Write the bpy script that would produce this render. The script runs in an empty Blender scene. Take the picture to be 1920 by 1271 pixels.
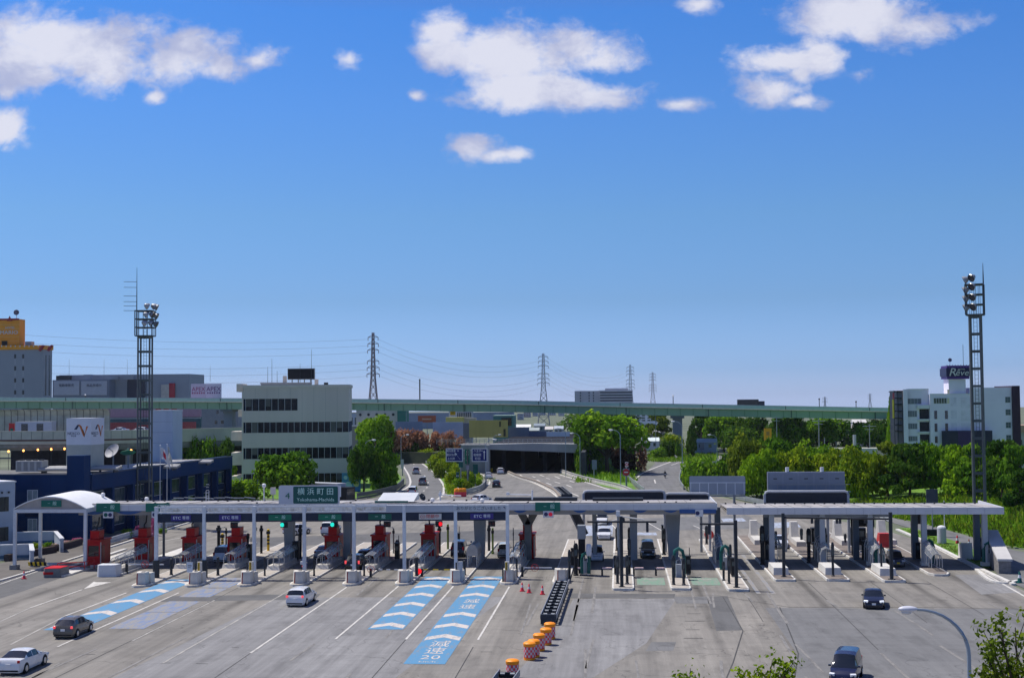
import bpy,math,random
import numpy as np
from mathutils import Vector,Matrix
random.seed(7)
SC = bpy.context.scene
COL = SC.collection
PI = math.pi
rad = math.radians

# ------------------------------------------------------------------ camera
F = 2500.0      # focal length in pixels of a 1920 px wide picture
CH = 18.3       # eye height
PITCH,YAW,ROLL = math.atan(116.5 / F),math.atan(200 / F),-0.0081
cam_d = bpy.data.cameras.new('camera')
cam = bpy.data.objects.new('camera',cam_d)
COL.objects.link(cam)
cam_d.sensor_width = 36.0
cam_d.lens = F / 1920 * 36.0
cam_d.clip_start,cam_d.clip_end = 0.5,20000
RC = Matrix.Rotation(YAW,3,'Z') @ Matrix.Rotation(PI / 2 + PITCH,3,'X') @ Matrix.Rotation(ROLL,3,'Z')
cam.matrix_world = Matrix.Translation((0,0,CH)) @ RC.to_4x4()
SC.camera = cam

# surveying helpers: where a direction of view meets a plane of the place
def ray(x,y):
    return RC @ Vector(((x - 960) / F,-(y - 635.5) / F,-1.0))
def g(x,y,z=0.0):
    d = ray(x,y); t = (z - CH) / d.z
    return (d.x * t,d.y * t)
def at(x,y,Y):
    d = ray(x,y); t = Y / d.y
    return Vector((d.x * t,Y,CH + d.z * t))
def fr(x0,y0,x1,y1,Y):          # a facade rectangle at depth Y: x0, x1, z0, z1
    a = at(x0,y1,Y); b = at(x1,y0,Y)
    return a.x,b.x,a.z,b.z

# ------------------------------------------------------------------ sun, sky, exposure
SUN_EL = rad(62)
SUN_AZ = math.atan2(-0.90,0.43)      # clockwise from +Y
sun_d = bpy.data.lights.new('sun','SUN')
sun = bpy.data.objects.new('sun',sun_d)
COL.objects.link(sun)
sun_d.energy = 4.7
sun_d.angle = rad(0.5)
sun_d.color = (1.0,0.95,0.87)
sun_v = Vector((math.sin(SUN_AZ) * math.cos(SUN_EL),math.cos(SUN_AZ) * math.cos(SUN_EL),math.sin(SUN_EL)))
sun.rotation_euler = sun_v.to_track_quat('Z','Y').to_euler()
sun.location = (0,0,300)
SC.view_settings.view_transform = 'Standard'
SC.view_settings.look = 'None'
SC.view_settings.exposure = 0.0
SC.view_settings.gamma = 1.0
SC.view_settings.use_curve_mapping = False

W = bpy.data.worlds.new('World')
SC.world = W
W.use_nodes = True
WN = W.node_tree
WN.nodes.clear()
def wn(t,**k):
    n = WN.nodes.new(t)
    for a,b in k.items(): setattr(n,a,b)
    return n
def wl(a,b): WN.links.new(a,b)
def wm(op,a,b=None,c=None,clamp=False):
    n = wn('ShaderNodeMath',operation=op,use_clamp=clamp)
    for i,v in enumerate((a,b,c)):
        if v is None: continue
        if isinstance(v,(int,float)): n.inputs[i].default_value = v
        else: wl(v,n.inputs[i])
    return n.outputs[0]
def build_world():
    sky = wn('ShaderNodeTexSky',sky_type='NISHITA',sun_disc=False,sun_elevation=SUN_EL,sun_rotation=SUN_AZ,
             altitude=50,air_density=1.0,dust_density=0.6,ozone_density=2.5)
    tc = wn('ShaderNodeTexCoord')
    sep = wn('ShaderNodeSeparateXYZ'); wl(tc.outputs['Generated'],sep.inputs[0])
    x,y,z = sep.outputs
    cz = wn('ShaderNodeCombineXYZ'); wl(x,cz.inputs[0]); wl(y,cz.inputs[1]); wl(wm('MAXIMUM',z,0.004),cz.inputs[2]); wl(cz.outputs[0],sky.inputs[0])
    # the air's colour by height above the horizon (spring haze low down, deep blue above)
    ramp = wn('ShaderNodeValToRGB')
    wl(wm('MULTIPLY',z,3.0,clamp=True),ramp.inputs[0])
    el = ramp.color_ramp.elements
    el[0].position = 0.0; el[0].color = SKY[0][1]
    el[1].position = 1.0; el[1].color = SKY[-1][1]
    for p,c in SKY[1:-1]:
        e = el.new(p); e.color = c
    mix = wn('ShaderNodeMix',data_type='RGBA',blend_type='MULTIPLY'); mix.inputs[0].default_value = 1.0
    wl(sky.outputs[0],mix.inputs[6]); wl(ramp.outputs[0],mix.inputs[7])
    # cumulus clouds, placed by direction over the plaza
    yy = wm('MAXIMUM',y,0.05)
    u = wm('DIVIDE',x,yy); v = wm('DIVIDE',z,yy)
    cmb = wn('ShaderNodeCombineXYZ'); wl(u,cmb.inputs[0]); wl(v,cmb.inputs[1])
    def noise(scale,detail,rough,off,dist=0.0):
        mp = wn('ShaderNodeMapping'); wl(cmb.outputs[0],mp.inputs[0]); mp.inputs[1].default_value = (off,off * .7,off * .3)
        mp.inputs[3].default_value = (1,1.35,1)
        n = wn('ShaderNodeTexNoise'); wl(mp.outputs[0],n.inputs[0])
        n.inputs['Scale'].default_value = scale; n.inputs['Detail'].default_value = detail; n.inputs['Roughness'].default_value = rough
        n.inputs['Distortion'].default_value = dist
        return n.outputs['Fac']
    n1 = noise(24,9,0.56,3.1,0.3)
    n2 = noise(9,5,0.55,8.2)
    n4 = noise(85,6,0.6,5.3,0.3)
    m = None; mlow = None
    for (cx,cy,rx,ry,s) in CLOUDS:
        d = ray(cx,cy); uc,vc = d.x / d.y,d.z / d.y
        a,b = rx / F * 1.01,ry / F * 1.01
        du = wm('DIVIDE',wm('SUBTRACT',u,uc),a)
        dv = wm('DIVIDE',wm('SUBTRACT',v,vc),b)
        r = wm('SQRT',wm('ADD',wm('MULTIPLY',du,du),wm('MULTIPLY',dv,dv)))
        f = wm('SUBTRACT',s,r)
        m = f if m is None else wm('SMOOTH_MAX',m,f,0.25)
    fld = wm('ADD',m,wm('MULTIPLY',wm('SUBTRACT',n1,0.5),2.9))
    fld = wm('ADD',fld,wm('MULTIPLY',wm('SUBTRACT',n2,0.5),0.9))
    fld = wm('ADD',fld,wm('MULTIPLY',wm('SUBTRACT',n4,0.5),1.1))
    den = wn('ShaderNodeMapRange',interpolation_type='SMOOTHSTEP'); wl(fld,den.inputs[0])
    den.inputs[1].default_value = -0.62; den.inputs[2].default_value = 0.5
    fac = wm('MULTIPLY',den.outputs[0],0.9)
    # body of the cloud: white billows, lavender-grey folds
    n3 = noise(15,7,0.6,1.7,0.2)
    sh = wn('ShaderNodeMapRange',interpolation_type='SMOOTHSTEP'); wl(wm('ADD',n3,wm('MULTIPLY',m,0.10)),sh.inputs[0])
    sh.inputs[1].default_value = 0.36; sh.inputs[2].default_value = 0.62
    cr = wn('ShaderNodeMix',data_type='RGBA'); wl(sh.outputs[0],cr.inputs[0])
    cr.inputs[6].default_value = CLOUD_LO; cr.inputs[7].default_value = CLOUD_HI
    out = wn('ShaderNodeMix',data_type='RGBA'); wl(fac,out.inputs[0])
    wl(mix.outputs[2],out.inputs[6]); wl(cr.outputs[2],out.inputs[7])
    bg = wn('ShaderNodeBackground'); bg.inputs[1].default_value = SKY_STRENGTH
    wl(out.outputs[2],bg.inputs[0])
    o = wn('ShaderNodeOutputWorld'); wl(bg.outputs[0],o.inputs[0])
SKY_STRENGTH = 0.15
SKY = [(0.0,(0.593,0.77,1.464,1)),(0.068,(0.38,0.569,1.125,1)),(0.224,(0.315,0.471,0.785,1)),(0.412,(0.324,0.513,0.766,1)),(0.642,(0.283,0.524,0.876,1)),(0.849,(0.231,0.517,0.929,1)),(0.97,(0.4,0.4,0.62,1)),(1.0,(0.42,0.42,0.62,1))]
CLOUD_LO,CLOUD_HI = (3.1,3.3,4.6,1),(5.3,5.3,5.9,1)
CLOUDS = [(20,105,70,62,1),(90,85,85,58,1),(190,105,115,56,1.1),(320,118,105,42,1),(345,85,40,32,.8),(420,128,70,28,.9),(475,115,45,26,.8),
    (60,140,80,26,.8),(292,183,24,16,.7),(8,172,26,18,.8),(18,240,40,36,.8),
    (838,58,40,34,.9),(850,105,55,42,.9),(950,100,105,50,1),(1060,90,90,50,1),(1128,118,60,26,.9),(1010,165,120,32,1),(1120,183,85,24,.9),
    (655,108,28,20,.45),(778,180,22,16,.5),(882,275,44,24,.8),(925,292,34,14,.6),(968,290,28,13,.6),(1275,196,60,16,.55),
    (1475,112,78,24,.9),(1540,108,44,34,.9),(1500,140,30,26,.6),(1448,172,60,32,.9),(1500,190,42,16,.8),(1612,140,30,30,.1),
    (1620,28,110,44,1),(1705,48,90,30,.9),(1560,12,60,44,.8),(1310,8,45,20,.5)]
build_world()
HAZE = 0.00004

# ------------------------------------------------------------------ materials (all procedural)
def S(r,g_,b):
    f = lambda c: ((c / 255 + 0.055) / 1.055) ** 2.4 if c > 10 else c / 255 / 12.92
    return (f(r),f(g_),f(b),1)
MATS = {}
def M(name,col,rough=0.6,metal=0.0,var=0.12,scale=0.8,emit=0.0,streak=False,spec=0.35,coat=0.0,fine=0.0):
    if name in MATS: return MATS[name]
    m = bpy.data.materials.new(name); m.use_nodes = True
    nt = m.node_tree; b = nt.nodes['Principled BSDF']
    c = tuple(col[:3])
    b.inputs['Roughness'].default_value = rough
    b.inputs['Metallic'].default_value = metal
    b.inputs['Specular IOR Level'].default_value = spec
    b.inputs['Coat Weight'].default_value = coat
    b.inputs['Coat Roughness'].default_value = 0.06
    if emit:
        b.inputs['Emission Color'].default_value = (*c,1); b.inputs['Emission Strength'].default_value = emit
    if var > 0:
        tc = nt.nodes.new('ShaderNodeTexCoord'); mp = nt.nodes.new('ShaderNodeMapping')
        nt.links.new(tc.outputs['Object'],mp.inputs[0])
        mp.inputs[3].default_value = (1,1,0.12) if streak else (1,1,1)
        n = nt.nodes.new('ShaderNodeTexNoise'); nt.links.new(mp.outputs[0],n.inputs[0])
        n.inputs['Scale'].default_value = scale; n.inputs['Detail'].default_value = 6; n.inputs['Roughness'].default_value = 0.62
        r = nt.nodes.new('ShaderNodeValToRGB'); nt.links.new(n.outputs['Fac'],r.inputs[0])
        r.color_ramp.elements[0].position = 0.3; r.color_ramp.elements[1].position = 0.7
        r.color_ramp.elements[0].color = tuple(max(0,x * (1 - var)) for x in c) + (1,)
        r.color_ramp.elements[1].color = tuple(min(1,x * (1 + var)) for x in c) + (1,)
        nt.links.new(r.outputs[0],b.inputs['Base Color'])
        m2 = nt.nodes.new('ShaderNodeMath'); m2.operation = 'MULTIPLY_ADD'
        nt.links.new(n.outputs['Fac'],m2.inputs[0]); m2.inputs[1].default_value = 0.25; m2.inputs[2].default_value = max(0,rough - 0.12)
        nt.links.new(m2.outputs[0],b.inputs['Roughness'])
    else:
        b.inputs['Base Color'].default_value = (*c,1)
    MATS[name] = m
    return m
def paving(name,col,dark,streak=0.5,crack=0.0,rough=0.85,lanes=None):
    """worn road surface: cloudy tone, lengthwise wheel streaks, aggregate grain and fine cracks"""
    m = bpy.data.materials.new(name); m.use_nodes = True
    nt = m.node_tree; b = nt.nodes['Principled BSDF']; L = nt.links.new; N = nt.nodes.new
    tc = N('ShaderNodeTexCoord')
    def noise(sc,s,d,r=0.6):
        mp = N('ShaderNodeMapping'); L(tc.outputs['Object'],mp.inputs[0]); mp.inputs[3].default_value = sc
        n = N('ShaderNodeTexNoise'); L(mp.outputs[0],n.inputs[0]); n.inputs['Scale'].default_value = s
        n.inputs['Detail'].default_value = d; n.inputs['Roughness'].default_value = r
        return n.outputs['Fac']
    def mr(v,a,c_,lo,hi):
        n = N('ShaderNodeMapRange'); L(v,n.inputs[0]); n.inputs[1].default_value = a; n.inputs[2].default_value = c_
        n.inputs[3].default_value = lo; n.inputs[4].default_value = hi
        return n.outputs[0]
    def mul(a,c_):
        n = N('ShaderNodeMath'); n.operation = 'MULTIPLY'; L(a,n.inputs[0]); L(c_,n.inputs[1]); return n.outputs[0]
    cloud = mr(noise((1,1,1),0.06,6),0.3,0.7,0.0,1.0)
    st = mr(noise((1.1,0.035,1),1.0,5,0.7),0.32,0.7,1 - 0.30 * streak,1 + 0.10 * streak)
    cross = mr(noise((0.03,1.0,1),0.9,4,0.7),0.35,0.7,0.93,1.05)
    blot = mr(noise((1,0.4,1),0.45,5,0.6),0.36,0.5,0.80,1.0)
    grain = mr(noise((1,1,1),9,3),0.2,0.8,0.88,1.12)
    mx = N('ShaderNodeMix'); mx.data_type = 'RGBA'; L(cloud,mx.inputs[0]); mx.inputs[6].default_value = (*dark,1); mx.inputs[7].default_value = (*col,1)
    f = mul(mul(mul(st,blot),grain),cross)
    if lanes:      # oily wheel paths down the lanes near the gates: period, phase, middle of the gates (all in metres)
        sx_ = N('ShaderNodeSeparateXYZ'); L(tc.outputs['Object'],sx_.inputs[0])
        def ma(op,a,b_=None,c_=None):
            n = N('ShaderNodeMath'); n.operation = op
            for i,v in enumerate((a,b_,c_)):
                if v is None: continue
                if isinstance(v,(int,float)): n.inputs[i].default_value = v
                else: L(v,n.inputs[i])
            return n.outputs[0]
        ph = ma('MULTIPLY',ma('SUBTRACT',sx_.outputs[0],lanes[1]),2 * PI / lanes[0])
        w1 = mr(ma('COSINE',ph),0.15,0.95,0.0,1.0)
        w2 = mr(ma('COSINE',ma('MULTIPLY',ph,3.0)),-0.2,0.9,0.35,1.0)
        near = mr(ma('ABSOLUTE',ma('SUBTRACT',sx_.outputs[1],lanes[2])),12,52,1.0,0.12)
        k_ = mul(mul(w1,w2),mul(near,mr(noise((1.5,.05,1),1.0,4,.7),.25,.65,.3,1.0)))
        f = mul(f,mr(k_,0.0,0.9,1.0,0.55))
    if crack > 0:
        vo = N('ShaderNodeTexVoronoi'); vo.feature = 'DISTANCE_TO_EDGE'; vo.inputs['Scale'].default_value = 0.09
        mp = N('ShaderNodeMapping'); L(tc.outputs['Object'],mp.inputs[0])
        ad = N('ShaderNodeVectorMath'); ad.operation = 'ADD'
        nn = N('ShaderNodeTexNoise'); L(tc.outputs['Object'],nn.inputs[0]); nn.inputs['Scale'].default_value = 0.35
        sc = N('ShaderNodeVectorMath'); sc.operation = 'SCALE'; L(nn.outputs['Color'],sc.inputs[0]); sc.inputs[3].default_value = 5.0
        L(mp.outputs[0],ad.inputs[0]); L(sc.outputs[0],ad.inputs[1]); L(ad.outputs[0],vo.inputs[0])
        f = mul(f,mr(vo.outputs['Distance'],0.0,0.006,1 - crack,1.0))
    hs = N('ShaderNodeMix'); hs.data_type = 'RGBA'; hs.blend_type = 'MULTIPLY'; hs.inputs[0].default_value = 1
    L(mx.outputs[2],hs.inputs[6]); L(f,hs.inputs[7]); L(hs.outputs[2],b.inputs['Base Color'])
    b.inputs['Roughness'].default_value = rough; b.inputs['Specular IOR Level'].default_value = 0.3
    MATS[name] = m
    return m
def paint(name,col,under,wear):
    """road paint worn through to the surface under it"""
    m = bpy.data.materials.new(name); m.use_nodes = True
    nt = m.node_tree; b = nt.nodes['Principled BSDF']; L = nt.links.new; N = nt.nodes.new
    tc = N('ShaderNodeTexCoord'); mp = N('ShaderNodeMapping'); L(tc.outputs['Object'],mp.inputs[0]); mp.inputs[3].default_value = (1.6,0.35,1)
    n = N('ShaderNodeTexNoise'); L(mp.outputs[0],n.inputs[0]); n.inputs['Scale'].default_value = 1.3; n.inputs['Detail'].default_value = 8; n.inputs['Roughness'].default_value = 0.75
    r = N('ShaderNodeMapRange'); L(n.outputs['Fac'],r.inputs[0]); r.inputs[1].default_value = wear - 0.06; r.inputs[2].default_value = wear + 0.12
    mx = N('ShaderNodeMix'); mx.data_type = 'RGBA'; L(r.outputs[0],mx.inputs[0]); mx.inputs[6].default_value = (*under,1); mx.inputs[7].default_value = (*col,1)
    L(mx.outputs[2],b.inputs['Base Color']); b.inputs['Roughness'].default_value = 0.75
    MATS[name] = m
    return m
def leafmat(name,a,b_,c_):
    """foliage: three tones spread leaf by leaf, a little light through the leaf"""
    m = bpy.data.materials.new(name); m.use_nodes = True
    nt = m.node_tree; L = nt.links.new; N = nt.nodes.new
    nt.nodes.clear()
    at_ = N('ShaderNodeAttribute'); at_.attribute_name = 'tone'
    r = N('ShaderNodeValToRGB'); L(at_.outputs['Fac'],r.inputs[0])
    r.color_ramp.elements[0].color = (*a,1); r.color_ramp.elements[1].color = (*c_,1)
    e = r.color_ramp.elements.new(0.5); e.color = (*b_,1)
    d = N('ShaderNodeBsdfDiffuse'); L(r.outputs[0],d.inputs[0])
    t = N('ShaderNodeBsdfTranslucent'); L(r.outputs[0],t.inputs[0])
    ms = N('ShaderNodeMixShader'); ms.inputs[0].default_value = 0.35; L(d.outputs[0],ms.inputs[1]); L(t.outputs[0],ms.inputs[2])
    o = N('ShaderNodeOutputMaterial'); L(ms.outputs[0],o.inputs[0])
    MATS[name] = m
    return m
def glassmat(name,col,rough=0.05,alpha=1.0):
    m = M(name,col,rough,0,0,spec=0.8)
    if alpha < 1: m.node_tree.nodes['Principled BSDF'].inputs['Alpha'].default_value = alpha
    return m

concrete_road = paving('concrete_road',(0.295,0.275,0.245),(0.215,0.205,0.188),0.8,0.35,lanes=(5.3,-32.0,23.0))
asphalt = paving('asphalt',(0.205,0.205,0.205),(0.165,0.166,0.168),0.5,0.3)
asphalt_pale = paving('asphalt_pale',(0.285,0.282,0.282),(0.225,0.223,0.225),0.9,0.3)
asphalt_dark = paving('asphalt_dark',(0.15,0.15,0.15),(0.125,0.125,0.125),0.4)
ramp_asphalt = paving('ramp_asphalt',(0.19,0.19,0.19),(0.16,0.16,0.162),0.6)
shoulder = paving('shoulder',(0.27,0.25,0.225),(0.22,0.205,0.185),0.3)
white_paint = paint('white_paint',(0.60,0.58,0.54),(0.28,0.27,0.25),0.39)
faint_paint = paint('faint_paint',(0.48,0.46,0.42),(0.27,0.26,0.24),0.50)
cream_paint = paint('cream_paint',(0.58,0.53,0.49),(0.26,0.27,0.29),0.37)
blue_paint = paint('blue_paint',(0.085,0.255,0.44),(0.22,0.235,0.26),0.37)
worn_blue = paint('worn_blue',(0.12,0.20,0.40),(0.27,0.26,0.245),0.51)
pale_blue_paint = paint('pale_blue_paint',(0.38,0.45,0.58),(0.28,0.28,0.29),0.46)
green_paint = paint('green_paint',(0.17,0.29,0.21),(0.26,0.26,0.235),0.44)
tyre_mark = paint('tyre_mark',(0.13,0.125,0.12),(0.24,0.23,0.215),0.50)
tar = M('tar',(0.07,0.07,0.07),0.9,var=0.3)
kerb_m = M('kerb_concrete',(0.60,0.585,0.55),0.85,var=0.2,scale=1.5)
conc = M('concrete',(0.60,0.57,0.52),0.85,var=0.2,scale=0.9)
conc_dark = M('concrete_dark',(0.22,0.215,0.21),0.88,var=0.25,scale=0.7)
island_top = M('island_top',(0.42,0.38,0.33),0.9,var=0.22,scale=1.2)
white_metal = M('white_metal',(0.66,0.68,0.71),0.45,var=0.08,scale=1.5)
pale_metal = M('pale_metal',(0.44,0.46,0.50),0.5,var=0.1)
grey_metal = M('grey_metal',(0.25,0.27,0.29),0.5,var=0.14)
steel = M('steel',(0.42,0.43,0.45),0.4,0.6,var=0.1)
dark_metal = M('dark_metal',(0.028,0.033,0.042),0.5,var=0.25,spec=.3)
black = M('black',(0.009,0.010,0.014),0.5,var=0.2,spec=.25)
navy_panel = M('navy_panel',(0.018,0.027,0.055),0.45,var=0.2,spec=.25)
red_booth = M('red_booth',(0.56,0.012,0.014),0.45,var=0.12,spec=.2)
red_sign = M('red_sign',(0.55,0.03,0.03),0.5,var=0.1)
teal = M('teal',(0.006,0.10,0.09),0.5,var=0.15)
sign_green = M('sign_green',(0.005,0.17,0.10),0.45,var=0.08)
sign_dkgreen = M('sign_dkgreen',(0.004,0.085,0.075),0.4,var=0.06)
sign_blue = M('sign_blue',(0.012,0.020,0.15),0.4,var=0.08)
sign_purple = M('sign_purple',(0.045,0.030,0.20),0.45,var=0.08)
sign_white = M('sign_white',(0.70,0.71,0.74),0.5,var=0.05)
letter_white = M('letter_white',(0.80,0.82,0.84),0.5,var=0)
letter_mint = M('letter_mint',(0.55,0.80,0.72),0.5,var=0)
letter_green = M('letter_green',(0.015,0.14,0.10),0.5,var=0)
letter_grey = M('letter_grey',(0.05,0.075,0.10),0.5,var=0)
letter_dark = M('letter_dark',(0.05,0.055,0.10),0.5,var=0)
letter_red = M('letter_red',(0.55,0.05,0.04),0.5,var=0)
yellow = M('yellow',(0.75,0.48,0.02),0.5,var=0.1)
orange = M('orange',(1.0,0.31,0.01),0.5,var=0.08)
pink_red = M('pink_red',(0.80,0.055,0.08),0.5,var=0.05)
glass_dark = glassmat('glass_dark',(0.012,0.016,0.024),0.06)
glass_office = M('glass_office',(0.006,0.009,0.016),0.12,var=0.3,scale=.3,spec=.22)
glass_mid = glassmat('glass_mid',(0.05,0.075,0.085),0.08)
clear_panel = glassmat('clear_panel',(0.42,0.44,0.46),0.2,0.45)
tyre_m = M('tyre',(0.012,0.012,0.013),0.85,var=0.2)
rim_m = M('rim',(0.55,0.56,0.58),0.3,0.8,var=0.05)
lamp_red = M('lamp_red',(0.50,0.012,0.018),0.25,var=0)
lamp_red_lit = M('lamp_red_lit',(1.0,0.09,0.10),0.3,var=0,emit=0.7)
lamp_clear = M('lamp_clear',(0.75,0.78,0.82),0.15,var=0)
lamp_clear_lit = M('lamp_clear_lit',(0.80,0.84,0.9),0.2,var=0,emit=0.35)
signal_green = M('signal_green',(0.02,0.85,0.62),0.3,var=0,emit=0.8)
signal_red = M('signal_red',(0.9,0.012,0.02),0.3,var=0,emit=0.9)
lamp_orange = M('lamp_orange',(1.0,0.36,0.08),0.3,var=0,emit=6.0)
plate_m = M('number_plate',(0.75,0.76,0.78),0.5,var=0)
plate_y = M('number_plate_yellow',(0.85,0.58,0.02),0.5,var=0)
bark = M('bark',(0.075,0.055,0.04),0.9,var=0.3,scale=3)
leaf_mid = leafmat('leaf_mid',(0.045,0.12,0.012),(0.12,0.26,0.018),(0.25,0.42,0.025))
leaf_dark = leafmat('leaf_dark',(0.024,0.066,0.012),(0.062,0.145,0.016),(0.15,0.25,0.025))
leaf_bright = leafmat('leaf_bright',(0.10,0.21,0.010),(0.20,0.37,0.015),(0.34,0.50,0.025))
leaf_yellow = leafmat('leaf_yellow',(0.085,0.15,0.010),(0.21,0.32,0.015),(0.42,0.47,0.025))
leaf_olive = leafmat('leaf_olive',(0.06,0.10,0.012),(0.15,0.22,0.02),(0.30,0.36,0.03))
leaf_fresh = leafmat('leaf_fresh',(0.07,0.17,0.012),(0.17,0.33,0.018),(0.33,0.49,0.028))
leaf_red = leafmat('leaf_red',(0.16,0.11,0.045),(0.38,0.17,0.10),(0.60,0.36,0.22))
leaf_brown = leafmat('leaf_brown',(0.035,0.022,0.018),(0.07,0.042,0.033),(0.12,0.06,0.045))
petal = leafmat('petal',(0.45,0.03,0.20),(0.60,0.10,0.30),(0.55,0.32,0.42))
petal_mix = leafmat('petal_mix',(0.75,0.50,0.02),(0.6,0.55,0.6),(0.5,0.08,0.12))
grass_m = M('grass',(0.11,0.22,0.022),0.9,var=0.45,scale=0.35)
earth_m = M('earth',(0.13,0.15,0.10),0.95,var=0.45,scale=0.03)

# ------------------------------------------------------------------ mesh helpers
class MB:
    def __init__(s): s.v = []; s.f = []; s.m = []; s.c = 0
    def add(s,vs,fs):
        o = len(s.v); s.v += [tuple(p) for p in vs]; s.f += [tuple(i + o for i in f) for f in fs]; s.m += [s.c] * len(fs); return s
    def box(s,x0,x1,y0,y1,z0,z1):
        return s.add([(x0,y0,z0),(x1,y0,z0),(x1,y1,z0),(x0,y1,z0),(x0,y0,z1),(x1,y0,z1),(x1,y1,z1),(x0,y1,z1)],
                     [(3,2,1,0),(4,5,6,7),(0,1,5,4),(1,2,6,5),(2,3,7,6),(3,0,4,7)])
    def ob(s,c,sz,rz=0.0,rx=0.0,ry=0.0):
        R = Matrix.Rotation(rz,3,'Z') @ Matrix.Rotation(ry,3,'Y') @ Matrix.Rotation(rx,3,'X'); c = Vector(c)
        vs = [c + R @ Vector((a * sz[0] / 2,b * sz[1] / 2,d * sz[2] / 2)) for d in (-1,1) for a,b in ((-1,-1),(1,-1),(1,1),(-1,1))]
        return s.add(vs,[(3,2,1,0),(4,5,6,7),(0,1,5,4),(1,2,6,5),(2,3,7,6),(3,0,4,7)])
    def beam(s,p,q,w,h=None):
        p,q = Vector(p),Vector(q); h = h or w; d = (q - p).normalized()
        up = Vector((0,0,1)) if abs(d.z) < 0.95 else Vector((0,1,0))
        a = d.cross(up).normalized(); b = a.cross(d)
        vs = [e + a * i * w / 2 + b * j * h / 2 for e in (p,q) for i,j in ((-1,-1),(1,-1),(1,1),(-1,1))]
        return s.add(vs,[(0,1,2,3),(7,6,5,4),(4,5,1,0),(5,6,2,1),(6,7,3,2),(7,4,0,3)])
    def cyl(s,p,q,r0,r1=None,n=10):
        p,q = Vector(p),Vector(q); r1 = r0 if r1 is None else r1; d = (q - p).normalized()
        up = Vector((0,0,1)) if abs(d.z) < 0.95 else Vector((0,1,0))
        a = d.cross(up).normalized(); b = d.cross(a)
        vs = [e + (a * math.cos(t) + b * math.sin(t)) * r for e,r in ((p,r0),(q,r1)) for t in [2 * PI * k / n for k in range(n)]]
        fs = [(k,(k + 1) % n,n + (k + 1) % n,n + k) for k in range(n)] + [tuple(range(n))[::-1],tuple(range(n,2 * n))]
        return s.add(vs,fs)
    def tube(s,pts,r,n=6):
        pts = [Vector(p) for p in pts]; rs = r if isinstance(r,(list,tuple)) else [r] * len(pts)
        vs = []; fs = []
        for i,p in enumerate(pts):
            d = (pts[min(i + 1,len(pts) - 1)] - pts[max(i - 1,0)]).normalized()
            up = Vector((0,0,1)) if abs(d.z) < 0.93 else Vector((0,1,0.01))
            a = d.cross(up).normalized(); b = d.cross(a)
            vs += [p + (a * math.cos(2 * PI * k / n) + b * math.sin(2 * PI * k / n)) * rs[i] for k in range(n)]
        for i in range(len(pts) - 1):
            fs += [(i * n + k,i * n + (k + 1) % n,(i + 1) * n + (k + 1) % n,(i + 1) * n + k) for k in range(n)]
        fs += [tuple(range(n))[::-1],tuple(range((len(pts) - 1) * n,len(pts) * n))]
        return s.add(vs,fs)
    def prism(s,poly,z0,z1,top=1.0):
        n = len(poly); cx = sum(p[0] for p in poly) / n; cy = sum(p[1] for p in poly) / n
        vs = [(x,y,z0) for x,y in poly] + [(cx + (x - cx) * top,cy + (y - cy) * top,z1) for x,y in poly]
        return s.add(vs,[tuple(range(n))[::-1],tuple(range(n,2 * n))] + [(k,(k + 1) % n,n + (k + 1) % n,n + k) for k in range(n)])
    def prismy(s,poly,y0,y1):
        n = len(poly); vs = [(x,y0,z) for x,z in poly] + [(x,y1,z) for x,z in poly]
        return s.add(vs,[tuple(range(n)),tuple(range(n,2 * n))[::-1]] + [((k + 1) % n,k,n + k,n + (k + 1) % n) for k in range(n)])
    def prismx(s,poly,x0,x1):
        n = len(poly); vs = [(x0,y,z) for y,z in poly] + [(x1,y,z) for y,z in poly]
        return s.add(vs,[tuple(range(n))[::-1],tuple(range(n,2 * n))] + [(k,(k + 1) % n,n + (k + 1) % n,n + k) for k in range(n)])
    def flat(s,poly,z):
        n = len(poly); a = sum(poly[i][0] * poly[(i + 1) % n][1] - poly[(i + 1) % n][0] * poly[i][1] for i in range(n))
        if a < 0: poly = poly[::-1]
        return s.add([(x,y,z) for x,y in poly],[tuple(range(n))])
    def strip(s,pts,w,z):          # flat ribbon along a path
        L,R = offs(pts,w / 2),offs(pts,-w / 2)
        n = len(pts)
        return s.add([(x,y,z) for x,y in L] + [(x,y,z) for x,y in R],[(n + i,n + i + 1,i + 1,i) for i in range(n - 1)])
    def wall(s,pts,w,z0,z1):      # upright band with thickness along a path
        for i in range(len(pts) - 1):
            pass
        L,R = offs(pts,w / 2),offs(pts,-w / 2); n = len(pts)
        vs = [(x,y,z0) for x,y in L] + [(x,y,z0) for x,y in R] + [(x,y,z1) for x,y in L] + [(x,y,z1) for x,y in R]
        fs = []
        for i in range(n - 1):
            fs += [(2 * n + i,3 * n + i,3 * n + i + 1,2 * n + i + 1),(i,2 * n + i,2 * n + i + 1,i + 1),(n + i + 1,3 * n + i + 1,3 * n + i,n + i),(i,i + 1,n + i + 1,n + i)]
        fs += [(0,n,3 * n,2 * n),(n - 1,3 * n - 1,4 * n - 1,2 * n - 1)]
        return s.add(vs,fs)
    def sph(s,c,r,n=10,m=7):
        rx,ry,rz = r if isinstance(r,(tuple,list)) else (r,r,r)
        vs = [(c[0],c[1],c[2] + rz)]
        for i in range(1,m):
            a = PI * i / m
            vs += [(c[0] + rx * math.sin(a) * math.cos(2 * PI * k / n),c[1] + ry * math.sin(a) * math.sin(2 * PI * k / n),c[2] + rz * math.cos(a)) for k in range(n)]
        vs.append((c[0],c[1],c[2] - rz)); e = len(vs) - 1
        fs = [(0,1 + k,1 + (k + 1) % n) for k in range(n)]
        for i in range(m - 2):
            fs += [(1 + i * n + k,1 + (i + 1) * n + k,1 + (i + 1) * n + (k + 1) % n,1 + i * n + (k + 1) % n) for k in range(n)]
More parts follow.
